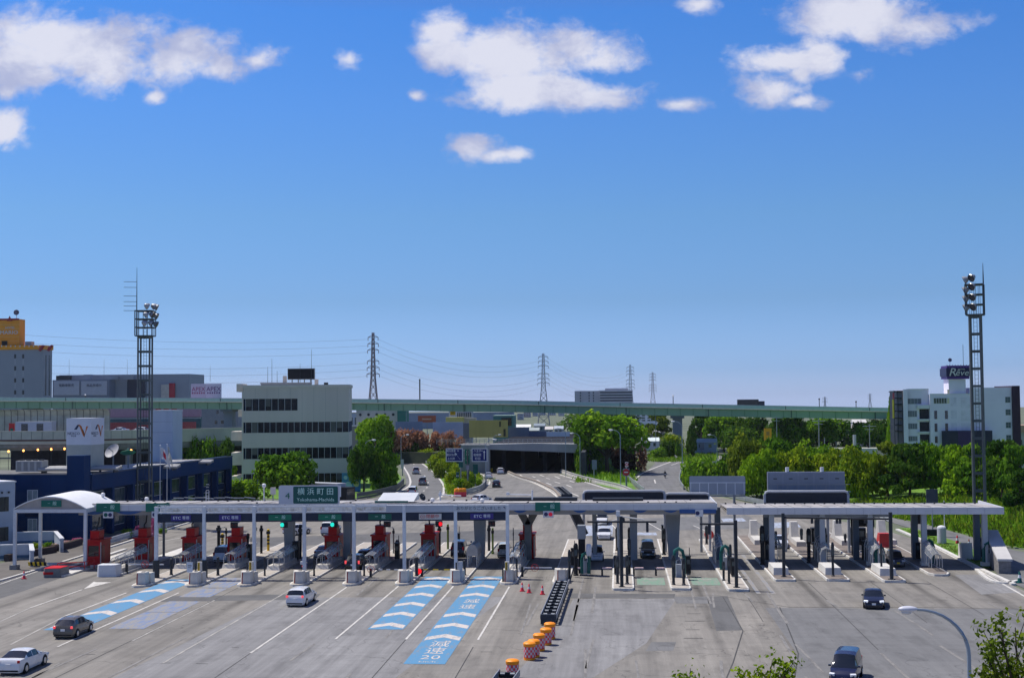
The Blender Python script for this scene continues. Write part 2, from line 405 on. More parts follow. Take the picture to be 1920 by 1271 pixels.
        fs += [(e,1 + (m - 2) * n + (k + 1) % n,1 + (m - 2) * n + k) for k in range(n)]
        return s.add(vs,fs)
    def lathe(s,prof,c=(0,0,0),n=14):
        vs = [(c[0] + r * math.cos(2 * PI * k / n),c[1] + r * math.sin(2 * PI * k / n),c[2] + z) for r,z in prof for k in range(n)]
        fs = [(i * n + k,i * n + (k + 1) % n,(i + 1) * n + (k + 1) % n,(i + 1) * n + k) for i in range(len(prof) - 1) for k in range(n)]
        fs += [tuple(range(n))[::-1],tuple(range((len(prof) - 1) * n,len(prof) * n))]
        return s.add(vs,fs)
    def build(s,name,mat,parent=None,smooth=False,world=False):
        me = bpy.data.meshes.new(name)
        v = s.v; off = Vector((0,0,0))
        if parent is None and v:
            a = np.array(v); off = Vector(((a[:,0].min() + a[:,0].max()) / 2,(a[:,1].min() + a[:,1].max()) / 2,a[:,2].min()))
            v = [(p[0] - off.x,p[1] - off.y,p[2] - off.z) for p in v]
        elif world:
            r = parent
            while r.parent: r = r.parent
            v = [(p[0] - r.location.x,p[1] - r.location.y,p[2] - r.location.z) for p in v]
        me.from_pydata(v,[],s.f); me.update()
        ms = mat if isinstance(mat,(list,tuple)) else [mat]
        for m in ms: me.materials.append(m)
        if len(ms) > 1: me.polygons.foreach_set('material_index',s.m)
        if smooth:
            me.polygons.foreach_set('use_smooth',[True] * len(me.polygons))
            try: me.set_sharp_from_angle(angle=rad(40))
            except Exception: pass
        o = bpy.data.objects.new(name,me); COL.objects.link(o)
        if parent is not None: o.parent = parent
        else: o.location = off
        return o
def offs(pts,d):
    out = []; n = len(pts)
    for i in range(n):
        a = pts[max(i - 1,0)]; b = pts[min(i + 1,n - 1)]
        tx,ty = b[0] - a[0],b[1] - a[1]; l = math.hypot(tx,ty) or 1
        out.append((pts[i][0] - ty / l * d,pts[i][1] + tx / l * d))
    return out
def smooth_path(pts,k=6):
    P = [np.array(p,float) for p in pts]; P = [2 * P[0] - P[1]] + P + [2 * P[-1] - P[-2]]; out = []
    for i in range(1,len(P) - 2):
        for t in np.linspace(0,1,k,endpoint=False):
            a,b,c,d = P[i - 1:i + 3]
            out.append(tuple(0.5 * ((2 * b) + (-a + c) * t + (2 * a - 5 * b + 4 * c - d) * t * t + (-a + 3 * b - 3 * c + d) * t ** 3)))
    out.append(tuple(P[-2])); return out
def tag(o,label=None,cat=None,group=None,kind=None):
    if label: o['label'] = label
    if cat: o['category'] = cat
    if group: o['group'] = group
    if kind: o['kind'] = kind
    return o
def structure(o): return tag(o,kind='structure')
def thing(name,label,cat,loc,rz=0.0,group=None):
    o = bpy.data.objects.new(name,None); COL.objects.link(o); o.empty_display_size = 0.5
    o.location = loc; o.rotation_euler = (0,0,rz)
    return tag(o,label,cat,group)
def copy_tree(o,parent=None):
    c = o.copy(); COL.objects.link(c)
    if parent: c.parent = parent
    for ch in list(o.children): copy_tree(ch,c)
    return c
TXT = {}
def text(name,s,size,mat,loc,rz=0.0,parent=None,flat=False,sx=1.0,align='CENTER',shear=0.0,depth=0.01,rx=None):
    """lettering as a mesh; upright and facing -Y unless flat"""
    cu = bpy.data.curves.new(name,'FONT'); cu.body = s; cu.size = size; cu.align_x = align; cu.align_y = 'CENTER'; cu.shear = shear
    cu.extrude = depth; cu.resolution_u = 2
    t = bpy.data.objects.new(name,cu); COL.objects.link(t)
    bpy.context.view_layer.update()
    me = bpy.data.meshes.new_from_object(t.evaluated_get(bpy.context.evaluated_depsgraph_get()))
    bpy.data.objects.remove(t)
    me.name = name; me.materials.clear(); me.materials.append(mat)
    o = bpy.data.objects.new(name,me); COL.objects.link(o)
    R = Matrix.Rotation(rz,4,'Z') @ (Matrix.Identity(4) if flat else Matrix.Rotation(PI / 2,4,'X')) @ Matrix.Diagonal((sx,1,1,1))
    me.transform(Matrix.Translation(loc) @ R)
    if parent is not None: o.parent = parent
    return o

# ------------------------------------------------------------------ setting: ground, roads, markings
def G(*px): return [g(*p) for p in px]
def surf(name,poly,mat,z):
    return structure(MB().flat(poly,z).build(name,mat))
surf('ground',[(-2200,-200),(2200,-200),(2200,2500),(-2200,2500)],earth_m,-0.06)
RAMP_LL = smooth_path([(-46.5,250.0),(-46.3,262.0),(-46.8,287.6),(-52.0,322.0),(-62.1,375.1),(-73.0,430.0),(-84.0,500.0),(-90,560)])
RAMP_LR = smooth_path([(-32.6,250.0),(-33.6,266.0),(-38.4,300.3),(-46.8,345.8),(-58.5,402.0),(-66.0,440.0),(-75.0,500.0),(-80,560)])
RAMP_RL = smooth_path([(4.6,262.0),(4.2,280.0),(3.4,300.0),(7.3,352.0),(10.5,400.0),(9.5,440.0),(4.0,480.0)])
RAMP_RR = smooth_path([(13.6,262.0),(13.3,280.0),(13.4,307.5),(16.5,354.4),(22.5,400.0),(24.0,440.0),(22.0,480.0)])
TUN_L = [(-32.3,250.0),(-31.1,265.4),(-30.9,290.0),(-32.0,318.0),(-37.0,345.0),(-40,430)]
TUN_R = [(5.2,250.0),(3.7,256.8),(0.2,276.0),(-5.0,292.9),(-15.1,336.1),(-17.0,345.0),(-20,430)]
surf('plaza_road',[(-64.4,-30),(38.0,-30),(38.0,143),(38.6,172),(36.5,190),(30.0,215),(24.0,235),(16.0,262),(4.0,262),(-33,256),(-46.5,258),
                    (-49.7,250),(-57,243),(-66,236),(-66,197),(-65.2,171),(-64.4,147)],concrete_road,0.0)
surf('ramp_road',RAMP_LL + RAMP_LR[::-1],ramp_asphalt,0.004)
surf('tunnel_road',TUN_L + TUN_R[::-1],paving('tunnel_paving',(0.25,0.24,0.225),(0.2,0.195,0.185),0.6),0.008)
surf('ramp_road',RAMP_RL + RAMP_RR[::-1],ramp_asphalt,0.012)
surf('branch_road',G((1262,864),(1310,880),(1440,852),(1480,838),(1470,850),(1330,878),(1290,890)),asphalt_dark,0.006)
surf('branch_road',G((1258,866),(1300,862),(1365,852),(1400,846),(1400,855),(1365,862),(1305,874)),asphalt,0.014)
surf('left_road_shoulder',[(-64.4,-30),(-64.4,147),(-65.2,171),(-66,236),(-71.5,236),(-71.5,171),(-72,140),(-95,100),(-95,-30)],paving('side_paving',(0.17,0.155,0.14),(0.13,0.12,0.11),0.3),-0.004)
surf('side_road',[(38.5,-30),(60,-30),(60,125),(52,150),(47,165),(45.5,185),(44,200),(40,215),(38.5,215),(40.5,195),(42.5,172),(40,150),(38.5,140)],asphalt,-0.01)
# grass sheets
surf('grass_verge',[(38.2,146),(41.2,150),(42.6,172),(40.8,192),(38.8,192),(38.8,172)],grass_m,0.11)
surf('grass_verge',G((1060,878),(1130,912),(1200,926),(1170,888),(1100,872)) ,grass_m,0.02)
surf('grass_verge',[(-4,295),(-14,337),(-14,420),(6,420),(5.5,352),(1.5,302),(1.5,285)],grass_m,0.014)
surf('grass_verge',[(-34,262),(-40,302),(-48.5,347),(-60,404),(-42,404),(-38.5,345),(-33,318),(-31.8,290),(-32,268)],grass_m,0.016)
surf('grass_verge',[(14.5,300),(18,356),(25,420),(120,470),(140,300),(60,250),(20,262)],grass_m,0.0)
surf('grass_verge',[(-47.6,256),(-48,288),(-53,322),(-64,375),(-110,420),(-110,300),(-60,246)],grass_m,0.0)
# the sloping grass bank behind the right kerb
def bank():
    ys = np.linspace(110,262,40); ts = np.linspace(0,1,14); vs = []; rnd = random.Random(3)
    for y in ys:
        x0 = np.interp(y,[110,150,172,195,215,262],[60,53,47.5,44.8,41,30])
        for t in ts:
            h = 2.6 * (3 * t * t - 2 * t ** 3) + rnd.uniform(-.09,.09) * (0.2 + t)
            vs.append((x0 + t * 34,y,h - 0.02))
    n = len(ts)
    b = MB().add(vs,[(i * n + j,i * n + j + 1,(i + 1) * n + j + 1,(i + 1) * n + j) for i in range(len(ys) - 1) for j in range(n - 1)])
    return structure(b.build('grass_bank',grass_m,smooth=1))
bank()
def bank_z(x,y):
    x0 = np.interp(y,[110,150,172,195,215,262],[60,53,47.5,44.8,41,30]); t = min(1,max(0,(x - x0) / 34))
    return 2.6 * (3 * t * t - 2 * t ** 3) - 0.02
# resurfaced patches
surf('asphalt_patch',G((1435,1139),(1920,1141),(2050,1400),(1350,1400),(1495,1225)),asphalt,0.004)
surf('asphalt_patch',G((1075,1122),(1268,1122),(1212,1205),(1080,1290),(940,1290),(1045,1180)),asphalt_pale,0.004)
surf('asphalt_patch',G((1325,1118),(1364,1117),(1392,1181),(1343,1182)),asphalt_dark,0.008)
surf('asphalt_patch',G((1262,1118),(1325,1118),(1330,1131),(1268,1131)),asphalt,0.008)
surf('asphalt_patch',G((1222,1203),(1268,1203),(1262,1219),(1210,1220)),asphalt,0.004)
surf('asphalt_patch',G((1072,1112),(1266,1113),(1264,1121),(1070,1121)),asphalt_dark,0.012)
surf('asphalt_patch',G((318,1117),(602,1113),(590,1123),(300,1128)),asphalt_dark,0.004)
surf('asphalt_patch',G((520,1120),(950,1118),(700,1300),(150,1300)),asphalt_pale,0.003)
surf('asphalt_patch',[(-64.3,-10),(-59.5,60),(-58.8,128),(-59.6,147),(-64.3,147)],asphalt_dark,0.006)
surf('concrete_patch',G((1790,1077),(1858,1076),(1915,1110),(1840,1114)),asphalt_pale,0.004)
surf('asphalt_patch',G((470,1008),(980,992),(985,1012),(455,1025)),asphalt_dark,0.004)
surf('asphalt_patch',G((1180,972),(1400,966),(1440,990),(1180,996)),asphalt,0.004)

def line(name,pts,w,mat,z=0.016): return structure(MB().strip(pts,w,z).build(name,mat))
for x,y0,y1,m in ((-11.05,103.0,132.3,white_paint),(-16.65,103.0,132.6,white_paint),(-22.15,103.0,132.4,white_paint),(-27.2,97.0,131.6,white_paint),(-32.4,93.0,130.5,faint_paint)):
    line('lane_line',[(x,y0),(x,(y0 + y1) / 2),(x,y1)],0.17,m)
for a,b,m in (((248,1201),(402,1125),faint_paint),((108,1212),(335,1111),white_paint),((123,1154),(237,1111),white_paint),((57,1139),(154,1105),white_paint),
                ((0,1165),(57,1139),faint_paint),((20,1208),(123,1154),faint_paint),((0,1095),(95,1062),white_paint)):
    line('lane_line',G(a,b),0.18,m)
line('lane_line',G((1745,1022),(1850,1077),(1920,1117),(2000,1160)),0.22,white_paint)
structure(MB().flat(G((157,1104),(209,1091),(180,1091),(176,1090)),0.014).build('painted_arrow',white_paint))
line('painted_stripe',G((1088,1077),(1105,1077)),1.0,pale_blue_paint)
for x,y0,y1 in ((-16.65,60,103),(-11.1,60,100),(-27.2,60,97),(-38.0,80,131),(11.6,112,129),(18.6,100,136),(24.8,112,136.5),(30.4,116,137)):
    line('road_joint',[(x,y0),(x + .05,(y0 + y1) / 2),(x,y1)],0.07,tar,0.0125)
line('road_joint',G((1355,1118),(1393,1182),(1375,1240),(1362,1271)),0.09,tar,0.0125)
line('road_joint',G((1462,1138),(1497,1225),(1485,1300)),0.10,tar,0.0125)
line('road_joint',G((1100,1118),(1345,1116),(1480,1138),(1760,1138),(1920,1142)),0.08,tar,0.014)
for (x0,x1,y) in ((1288,1318,1137),(1288,1314,1150),(1284,1322,1164),(1286,1312,1180),(1282,1318,1196),(1296,1302,1260)):
    line('road_joint',G((x0,y),(x1,y)),0.14,tar,0.0125)
rn = random.Random(12)
for k in range(16):
    x = rn.uniform(-40,34); y = rn.uniform(78,126); w = rn.uniform(.4,1.2)
    line('road_joint',[(x,y),(x + w,y + rn.uniform(-.15,.15))],0.10,tar,0.0125)

for k in range(60):
    i = rn.randrange(17); x = (-45.6 + 5.3 * i) + rn.choice((-.75,.75)) + rn.uniform(-.2,.2); y = rn.uniform(70,128) if rn.random() < .75 else rn.uniform(176,225); l = rn.uniform(5,20); c_ = rn.uniform(-.5,.5)
    if x < 35: line('tyre_mark',smooth_path([(x,y),(x + c_ * .4,y + l / 2),(x + c_,y + l)],3),rn.uniform(.16,.26),tyre_mark,0.0132)
def chev(b,xc,y,w=2.62,t=1.5,a=1.35):
    h = w / 2
    b.add([(xc - h,y,0),(xc,y + a,0),(xc,y + a + t,0),(xc - h,y + t,0)],[(0,1,2,3)])
    b.add([(xc,y + a,0),(xc + h,y,0),(xc + h,y + t,0),(xc,y + a + t,0)],[(0,1,2,3)])
def mat_lane(x0,x1,y0,y1,ys,mblue,mwhite,words=()):
    surf('blue_road_paint',[(x0,y0),(x1,y0),(x1,y1),(x0,y1)],mblue,0.015)
    b = MB()
    for y in ys: chev(b,(x0 + x1) / 2,y,x1 - x0 - 0.22)
    b.v = [(p[0],p[1],0.020) for p in b.v]
    structure(b.build('painted_chevrons',mwhite))
    for s,y,sz,ky in words:
        o = text('painted_words',s,sz,cream_paint,(0,0,0),flat=True,depth=0.0)
        o.data.transform(Matrix.Diagonal((1,ky,1,1))); o.location = ((x0 + x1) / 2 + 0.1,y,0.021); structure(o)
mat_lane(-20.5,-17.6,107.4,139.7,[107.9,113.6,119.3,125.2,131.0,136.6],blue_paint,cream_paint)
mat_lane(-15.3,-12.35,93.4,139.9,[102.6,107.9,113.6,125.2,131.0,136.6],blue_paint,cream_paint,
         [('減',122.6,1.55,1.7),('速',119.3,1.55,1.7),('減',101.0,1.6,1.7),('速',98.2,1.6,1.7),('20',95.8,1.5,1.35),('km/h',94.2,.62,1.1)])
mat_lane(-47.0,-44.1,106.2,137.0,[107.0,113.6,120.4,127.2,133.6],blue_paint,cream_paint)
for y0,y1,m in ((107,115.5,worn_blue),(115.6,122,worn_blue),(124.6,130.5,worn_blue),(131,138.5,blue_paint)):
    surf('blue_road_paint',[(-41.9,y0),(-38.9,y0),(-38.9,y1),(-41.9,y1)],worn_blue,0.015)
for xc in (2.95,8.4):
    surf('green_road_paint',[(xc - 1.4,133.8),(xc + 1.4,133.8),(xc + 1.4,139.2),(xc - 1.4,139.2)],green_paint,0.015)
    line('painted_stripe',[(xc - .7,138.2),(xc + .7,138.2)],0.45,faint_paint,0.02)
for a,b_,c in (((1098,977),(1150,980),(1160,1003)),):
    pass
surf('blue_road_paint',G((1098,985),(1150,985),(1148,1004),(1088,1004)),pale_blue_paint,0.015)
surf('blue_road_paint',G((1186,998),(1230,998),(1232,1003),(1186,1003)),pale_blue_paint,0.015)
surf('blue_road_paint',G((1352,972),(1392,971),(1400,977),(1356,978)),pale_blue_paint,0.015)
surf('blue_road_paint',G((1440,980),(1492,978),(1502,988),(1446,990)),pale_blue_paint,0.015)
faint_blue = paint('faint_blue',(0.20,0.25,0.33),(0.27,0.255,0.235),0.55)
for xc in (13.6,):
    surf('blue_road_paint',[(xc - .9,128),(xc - .5,128),(xc - .5,160),(xc - .9,160)],faint_blue,0.013)
    surf('blue_road_paint',[(xc + .5,128),(xc + .9,128),(xc + .9,160),(xc + .5,160)],faint_blue,0.013)
# ramp and tunnel road markings
def inset(P,d): return offs(P,d)
line('edge_line',inset(RAMP_LL,-1.0),0.45,white_paint)
line('edge_line',inset(RAMP_LR,1.7),0.45,white_paint)
line('edge_line',smooth_path(G((848,931),(842,905),(828,886),(800,869),(770,858))),0.40,white_paint,0.02)
surf('road_shoulder',inset(RAMP_LR,1.5)[2:] + RAMP_LR[::-1][:-2],shoulder,0.009)
for k in range(0,30,3):
    a = RAMP_LL[min(k,len(RAMP_LL) - 2)]; 
for t in np.arange(0.04,0.75,0.055):
    i = t * (len(RAMP_LL) - 1); i0 = int(i)
    m0 = [(RAMP_LL[i0][j] * .48 + RAMP_LR[i0][j] * .52) for j in (0,1)]; m1 = [(RAMP_LL[i0 + 1][j] * .48 + RAMP_LR[i0 + 1][j] * .52) for j in (0,1)]
    line('lane_dash',[tuple(m0),(m0[0] * .5 + m1[0] * .5,m0[1] * .5 + m1[1] * .5)],0.3,white_paint)
line('edge_line',smooth_path(G((870,927),(897,917),(918,905),(905,890),(893,885))),0.4,white_paint,0.02)
line('edge_line',smooth_path(G((962,892),(1000,905),(1030,920),(1055,940))),0.4,white_paint,0.02)
line('edge_line',smooth_path(G((975,890),(985,897),(1010,908))),0.4,white_paint,0.02)
line('edge_line',smooth_path(G((1050,890),(1095,903),(1140,917),(1180,930))),0.5,white_paint,0.02)
for (x0,y0,x1,y1) in ((998,893,1004,895),(1012,890,1020,893),(1006,899,1012,902),(1024,896,1031,898),(1040,903,1050,906),(1062,909,1072,913),(1024,905,1034,909),(1044,914,1056,918),(1040,893,1050,897),(1066,922,1085,930),(1068,901,1076,904)):
    line('lane_dash',G((x0,y0),(x1,y1)),0.35,white_paint,0.02)
line('edge_line',smooth_path(G((1204,918),(1192,901),(1205,887),(1235,874),(1262,863),(1250,857))),0.45,white_paint,0.024)
for (x0,y0,x1,y1) in ((1218,888,1232,891),(1227,899,1229,906),(1258,872,1270,868),(1268,868,1278,866)):
    line('lane_dash',G((x0,y0),(x1,y1)),0.3,white_paint,0.024)
for k in range(7):
    line('zebra_stripe',G((1318 + k * 11,861 - k * .8),(1325 + k * 11,857 - k * .8)),0.9,white_paint,0.024)
line('edge_line',G((1140,976),(1165,1001)),0.2,white_paint); line('edge_line',G((1215,980),(1250,1000)),0.18,white_paint); line('edge_line',G((1300,985),(1330,998)),0.18,white_paint)
line('edge_line',G((440,990),(250,1024)),0.2,white_paint)
# kerbs
def kerb(pts,w=0.25,h=0.15,name='kerb'): return structure(MB().wall(pts,w,-0.02,h).build(name,kerb_m))
kerb([(38.15,134.5),(38.1,146),(38.6,172),(38.3,190)],0.5,0.18)
kerb([(-64.5,60),(-64.5,128),(-64.6,147),(-65.3,171),(-66.1,197),(-66.1,236)],0.3,0.16)
kerb(smooth_path([(-62.3,141),(-62.0,150),(-62.4,165)]),0.5,0.12)

# ------------------------------------------------------------------ vehicles
KIND = {  # t along the length from the tail: belt height, roof height;  L W
 'sedan': (4.75,1.78,[(0,.62,.62),(.012,.9,.9),(.03,1.02,1.02),(.155,1.05,1.05),(.315,1.0,1.40),(.42,.98,1.46),(.53,.96,1.44),(.585,.95,1.38),(.735,.95,.95),(.86,.86,.86),(.965,.73,.73),(1,.48,.48)],[(.25,.41),(.425,.61)],.33),
 'hatch': (4.3,1.74,[(0,.6,.6),(.012,.86,.86),(.03,.99,.99),(.15,1.02,1.40),(.28,1.0,1.50),(.45,.97,1.52),(.58,.96,1.43),(.75,.94,.94),(.87,.84,.84),(.97,.68,.68),(1,.46,.46)],[(.17,.38),(.395,.62)],.32),
 'wagon': (4.6,1.78,[(0,.6,.6),(.012,.88,.88),(.03,1.02,1.02),(.10,1.03,1.42),(.2,1.01,1.53),(.45,.98,1.57),(.57,.97,1.5),(.76,.95,.95),(.88,.84,.84),(.97,.68,.68),(1,.46,.46)],[(.13,.30),(.315,.46),(.475,.64)],.32),
 'minivan': (4.7,1.74,[(0,.6,.6),(.01,.95,.95),(.022,1.12,1.12),(.055,1.13,1.72),(.09,1.12,1.82),(.5,1.08,1.86),(.66,1.05,1.78),(.82,1.02,1.02),(.92,.93,.93),(.98,.74,.74),(1,.5,.5)],[(.09,.30),(.315,.49),(.505,.72)],.32),
 'kei': (3.4,1.48,[(0,.6,.6),(.012,.86,.86),(.03,1.0,1.0),(.10,1.0,1.54),(.16,1.0,1.62),(.5,.98,1.66),(.64,.96,1.56),(.8,.95,.95),(.91,.88,.88),(.98,.68,.68),(1,.46,.46)],[(.13,.37),(.385,.68)],.28),
 'suv': (4.6,1.82,[(0,.65,.65),(.012,.96,.96),(.03,1.08,1.08),(.10,1.09,1.58),(.17,1.08,1.68),(.45,1.06,1.72),(.58,1.05,1.62),(.73,1.05,1.05),(.87,.98,.98),(.97,.82,.82),(1,.55,.55)],[(.13,.31),(.32,.46),(.475,.63)],.36),
}
CARPAINT = {}
def carpaint(n,c,rough=.28):
    if n not in CARPAINT: CARPAINT[n] = M('car_paint_' + n,c,rough,0.0,0.05,0.7,coat=0.7)
    return CARPAINT[n]
def car(name,kind,paintc,label,x,y,rz=0.0,cat='car',group=None,brake=False,beam=False,yplate=False,rack=False):
    """rz 0 drives away along +Y"""
    L,Wd,st,panes,wr = KIND[kind]
    t = thing(name,label,cat,(x,y,0.022),rz,group)
    ts = sorted(set([round(a,4) for a in np.linspace(0,1,30)] + [s[0] for s in st] + [a for p in panes for a in p]))
    T = [s[0] for s in st]; ZB = [s[1] for s in st]; ZR = [s[2] for s in st]
    rings = []
    for a in ts:
        zb = float(np.interp(a,T,ZB)); zr = float(np.interp(a,T,ZR)); cab = zr - zb
        e = abs(a - .48) / .52; w = Wd / 2 * (1 - .13 * max(0,e - .72) / .28 * (1 if a > .5 else .75) - .03 * e ** 2)
        k = min(1,cab / .35)
        wr_ = w * (.955 - .20 * k - .05 * k * max(0,(a - .5)))
        zbot = .20 if .03 < a < .97 else .27
        pr = [(w * .9,zbot),(w * .99,.36),(w,max(.5,zb * .72)),(w * .965,zb),(wr_ + .02 * k,zr - .075 * k),(wr_ * .86,zr - .015 * k),(wr_ * .45,zr + .012),(0,zr + .018)]
        rings.append((a,cab,[(p[0],(a - .5) * L,p[1]) for p in pr]))
    groups = {'body': MB(),'windshield': MB(),'rear_window': MB(),'sl': MB(),'sr': MB()}
    tf = [s[0] for s in st if s[2] - s[1] > .05]; t_first,t_last = tf[0],tf[-1]
    i_f = st.index([s for s in st if s[0] == t_first][0]); i_l = st.index([s for s in st if s[0] == t_last][0])
    rw0,rw1,ws0,ws1 = st[i_f - 1][0],t_first,t_last,st[i_l + 1][0]
    for (a0,c0,r0),(a1,c1,r1) in zip(rings[:-1],rings[1:]):
        am = (a0 + a1) / 2
        for j in range(7):
            for s in (1,-1):
                q = [(p[0] * s,p[1],p[2]) for p in (r0[j],r1[j],r1[j + 1],r0[j + 1])]
                if s < 0: q = q[::-1]
                gname = 'body'
                if j == 3 and any(p0 - 1e-4 <= am <= p1 + 1e-4 for p0,p1 in panes) and min(c0,c1) > .12: gname = 'sl' if s < 0 else 'sr'
                elif j >= 4 and ws0 < am < ws1: gname = 'windshield'
                elif j >= 4 and rw0 < am < rw1: gname = 'rear_window'
                groups[gname].add(q,[(0,1,2,3)])
    for r,fl in ((rings[0][2],0),(rings[-1][2],1)):
        ring = list(r) + [(-p[0],p[1],p[2]) for p in r[-2::-1]]
        groups['body'].add(ring,[tuple(range(len(ring))) if not fl else tuple(range(len(ring)))[::-1]])
    for y0 in ((rings[0][2],rings[-1][2]),):
        groups['body'].box(-Wd * .44,Wd * .44,-L * .485,L * .485,.17,.24)
    def weld(b,nm,mt):
        o = b.build(nm,mt,t)
        import bmesh
        bm = bmesh.new(); bm.from_mesh(o.data); bmesh.ops.remove_doubles(bm,verts=bm.verts,dist=1e-4); bmesh.ops.recalc_face_normals(bm,faces=bm.faces) if nm == 'body' else None
        bm.to_mesh(o.data); bm.free()
        o.data.polygons.foreach_set('use_smooth',[True] * len(o.data.polygons)); o.data.set_sharp_from_angle(angle=rad(38))
        return o
    weld(groups['body'],'body',carpaint(*paintc))
    for k_,nm in (('windshield','windshield'),('rear_window','rear_window'),('sl','side_window'),('sr','side_window')):
        if groups[k_].f: weld(groups[k_],nm,glass_dark)
    # wheels: arch liner, tyre, rim
    for sx in (-1,1):
        for yy in (-L * .305,L * .31):
            X = sx * (Wd / 2 - .10)
            ar = MB().cyl((sx * (Wd / 2 - .12),yy,wr + .02),(sx * (Wd / 2 + .006),yy,wr + .02),wr * 1.17,n=18).build('wheel_arch',black,t)
            w_ = MB().cyl((sx * (Wd / 2 - .2),yy,wr),(sx * (Wd / 2 + .022),yy,wr),wr,n=18).build('wheel',tyre_m,t)
            MB().cyl((sx * (Wd / 2 + .02),yy,wr),(sx * (Wd / 2 + .034),yy,wr),wr * .66,wr * .58,n=14).build('rim',rim_m,w_)
    zb = float(np.interp(.03,T,ZB)); zf = float(np.interp(.965,T,ZB))
    tail,head = (lamp_red_lit if brake else lamp_red),(lamp_clear_lit if beam else lamp_clear)
    for s in (-1,1):
        hv = .34 if kind in ('minivan','kei','suv') else .17
        MB().ob((s * Wd * .40,-L * .487,zb - .10),(.18,.13,hv),rz=s * .38).build('taillight',tail,t)
        MB().ob((s * Wd * .375,L * .468,zf - .05),(.36,.16,.15),rz=-s * .45,rx=-.35).build('headlight',head,t)
        MB().ob((s * (Wd / 2 + .06),L * (ws1 - .5) - .42,float(np.interp(ws1,T,ZB)) + .07),(.18,.09,.11),rz=s * .1).build('mirror',carpaint(*paintc),t)
    pm = plate_y if yplate else plate_m
    MB().box(-.165,.165,-L / 2 - .03,-L / 2 + .02,.60,.77).build('number_plate',pm,t)
    MB().box(-.165,.165,L / 2 - .02,L / 2 + .03,.38,.54).build('number_plate',pm,t)
    MB().box(-Wd * .27,Wd * .27,L * .475,L * .4935,.50,.60).build('grille',black,t)
    MB().box(-Wd * .40,Wd * .40,-L * .5 - .012,-L * .5 + .05,.25,.36).build('bumper',black,t)
    if rack:
        for s in (-1,1): MB().tube([(s * Wd * .36,-L * .3,1.72),(s * Wd * .36,L * .08,1.78)],.025).build('roof_rail',dark_metal,t)
    return t
WHITE,SILVER,BLK,GREYB,NAVY,PEARL = ('white',(.74,.75,.77)),('silver',(.46,.48,.52)),('black',(.008,.008,.012)),('bronze',(.115,.105,.09)),('navy',(.010,.014,.05)),('pearl',(.62,.66,.74))
GMET = ('grey',(.25,.25,.26))
car('sedan_car','sedan',WHITE,'white four-door sedan driving towards the gates in the lower left corner',-41.5,90.6)
car('hatchback_car','hatch',GREYB,'grey bronze hatchback with lit brake lights beside the blue lane paint',-43.6,104.2,brake=True)
car('wagon_car','wagon',WHITE,'white wagon driving alone towards the barriers in the middle of the plaza',-29.2,121.0,rz=-0.03,brake=True)
car('sedan_car','sedan',('black_blue',(.010,.012,.03)),'black sedan with bright headlights leaving the gates, beside the street lamp head',22.2,121.0,PI - .17,beam=True)
car('minivan_car','minivan',NAVY,'dark navy boxy minivan coming forward at the bottom edge',14.55,89.3,PI - .27)
car('suv_car','suv',BLK,'black off-road car with lit tail lamps waiting at a red booth',-29.0,146.0,rz=-.04,brake=True,rack=True)
car('hatchback_car','hatch',BLK,'black car waiting directly ahead of the black off-road car',-29.2,152.4)
car('sedan_car','sedan',SILVER,'silver car in the booth lane just ahead of the motorcycle with the blue-clad rider',-34.9,156.5)
car('minivan_car','minivan',PEARL,'white minivan half hidden behind a guard cage in the second electronic toll lane',-46.0,153.4)
car('minivan_car','minivan',('ink',(.008,.010,.03)),'dark blue minivan seen from behind in the lane with the red stop signal',-19.2,159.2)
car('kei_car','kei',('pale_green',(.50,.56,.56)),'small pale car seen from behind beside the Y-shaped strut',-13.7,158.0)
car('kei_car','kei',PEARL,'white compact car coming out of the exit lane next to the crash rail',-2.75,154.5,PI)
car('minivan_car','minivan',('dark_teal',(.012,.02,.028)),'black minivan coming through the exit lane beside the T-shaped antenna post',3.1,158.2,PI)
car('sedan_car','sedan',WHITE,'white sedan following the white compact car through the exit',-2.2,178.5,PI)
car('minivan_car','minivan',WHITE,'white van farthest back in the exit queue under the grey canopy',-2.8,199.5,PI)
car('sedan_car','sedan',PEARL,'white sedan approaching under the right canopy behind the dark frame posts',19.6,168.5,PI)
car('kei_car','kei',('slate',(.03,.04,.07)),'dark blue small car with a yellow number plate under the right canopy',29.9,149.8,PI,yplate=True)
car('hatchback_car','hatch',WHITE,'white hatchback driving away behind the concrete canopy column',-45.0,184.0,-.5)
car('minivan_car','minivan',WHITE,'white van driving away behind the middle red booth',-40.3,184.5,-.1)
for nm,kd,col,lb,px,py,rz in (('minivan_car','minivan',WHITE,'white minivan nearest the canopy on the left ramp',771,930,.05),('minivan_car','minivan',GMET,'grey minivan in the middle of the left ramp',790,910,.10),
        ('minivan_car','minivan',('lilac',(.42,.43,.48)),'silver minivan farthest up the left ramp',777,889,.18),('hatchback_car','hatch',WHITE,'white hatchback just beyond the canopy roof by the orange cushion',901,944,-.55),
        ('hatchback_car','hatch',BLK,'black hatchback driving from the canopy towards the underpass',929,914,.08),('sedan_car','sedan',WHITE,'white sedan approaching the underpass mouth on its left',914,898,.12),
        ('wagon_car','wagon',PEARL,'pale silver wagon about to enter the dark underpass',937,889,.1)):
    x,y = g(px,py); car(nm,kd,col,lb,x,y + 2.2,rz)

# ------------------------------------------------------------------ toll plaza, entry side
ORD = ['first','second','third','fourth','fifth','sixth','seventh','eighth','ninth']
IX = [-48.25 + 5.27 * i for i in range(9)]            # island centre lines
IY = [130.7 + .40 * i for i in range(9)]              # island noses
def gy(x): return 137.0 + 0.055 * (x + 48.7)          # the gantry runs slightly skew

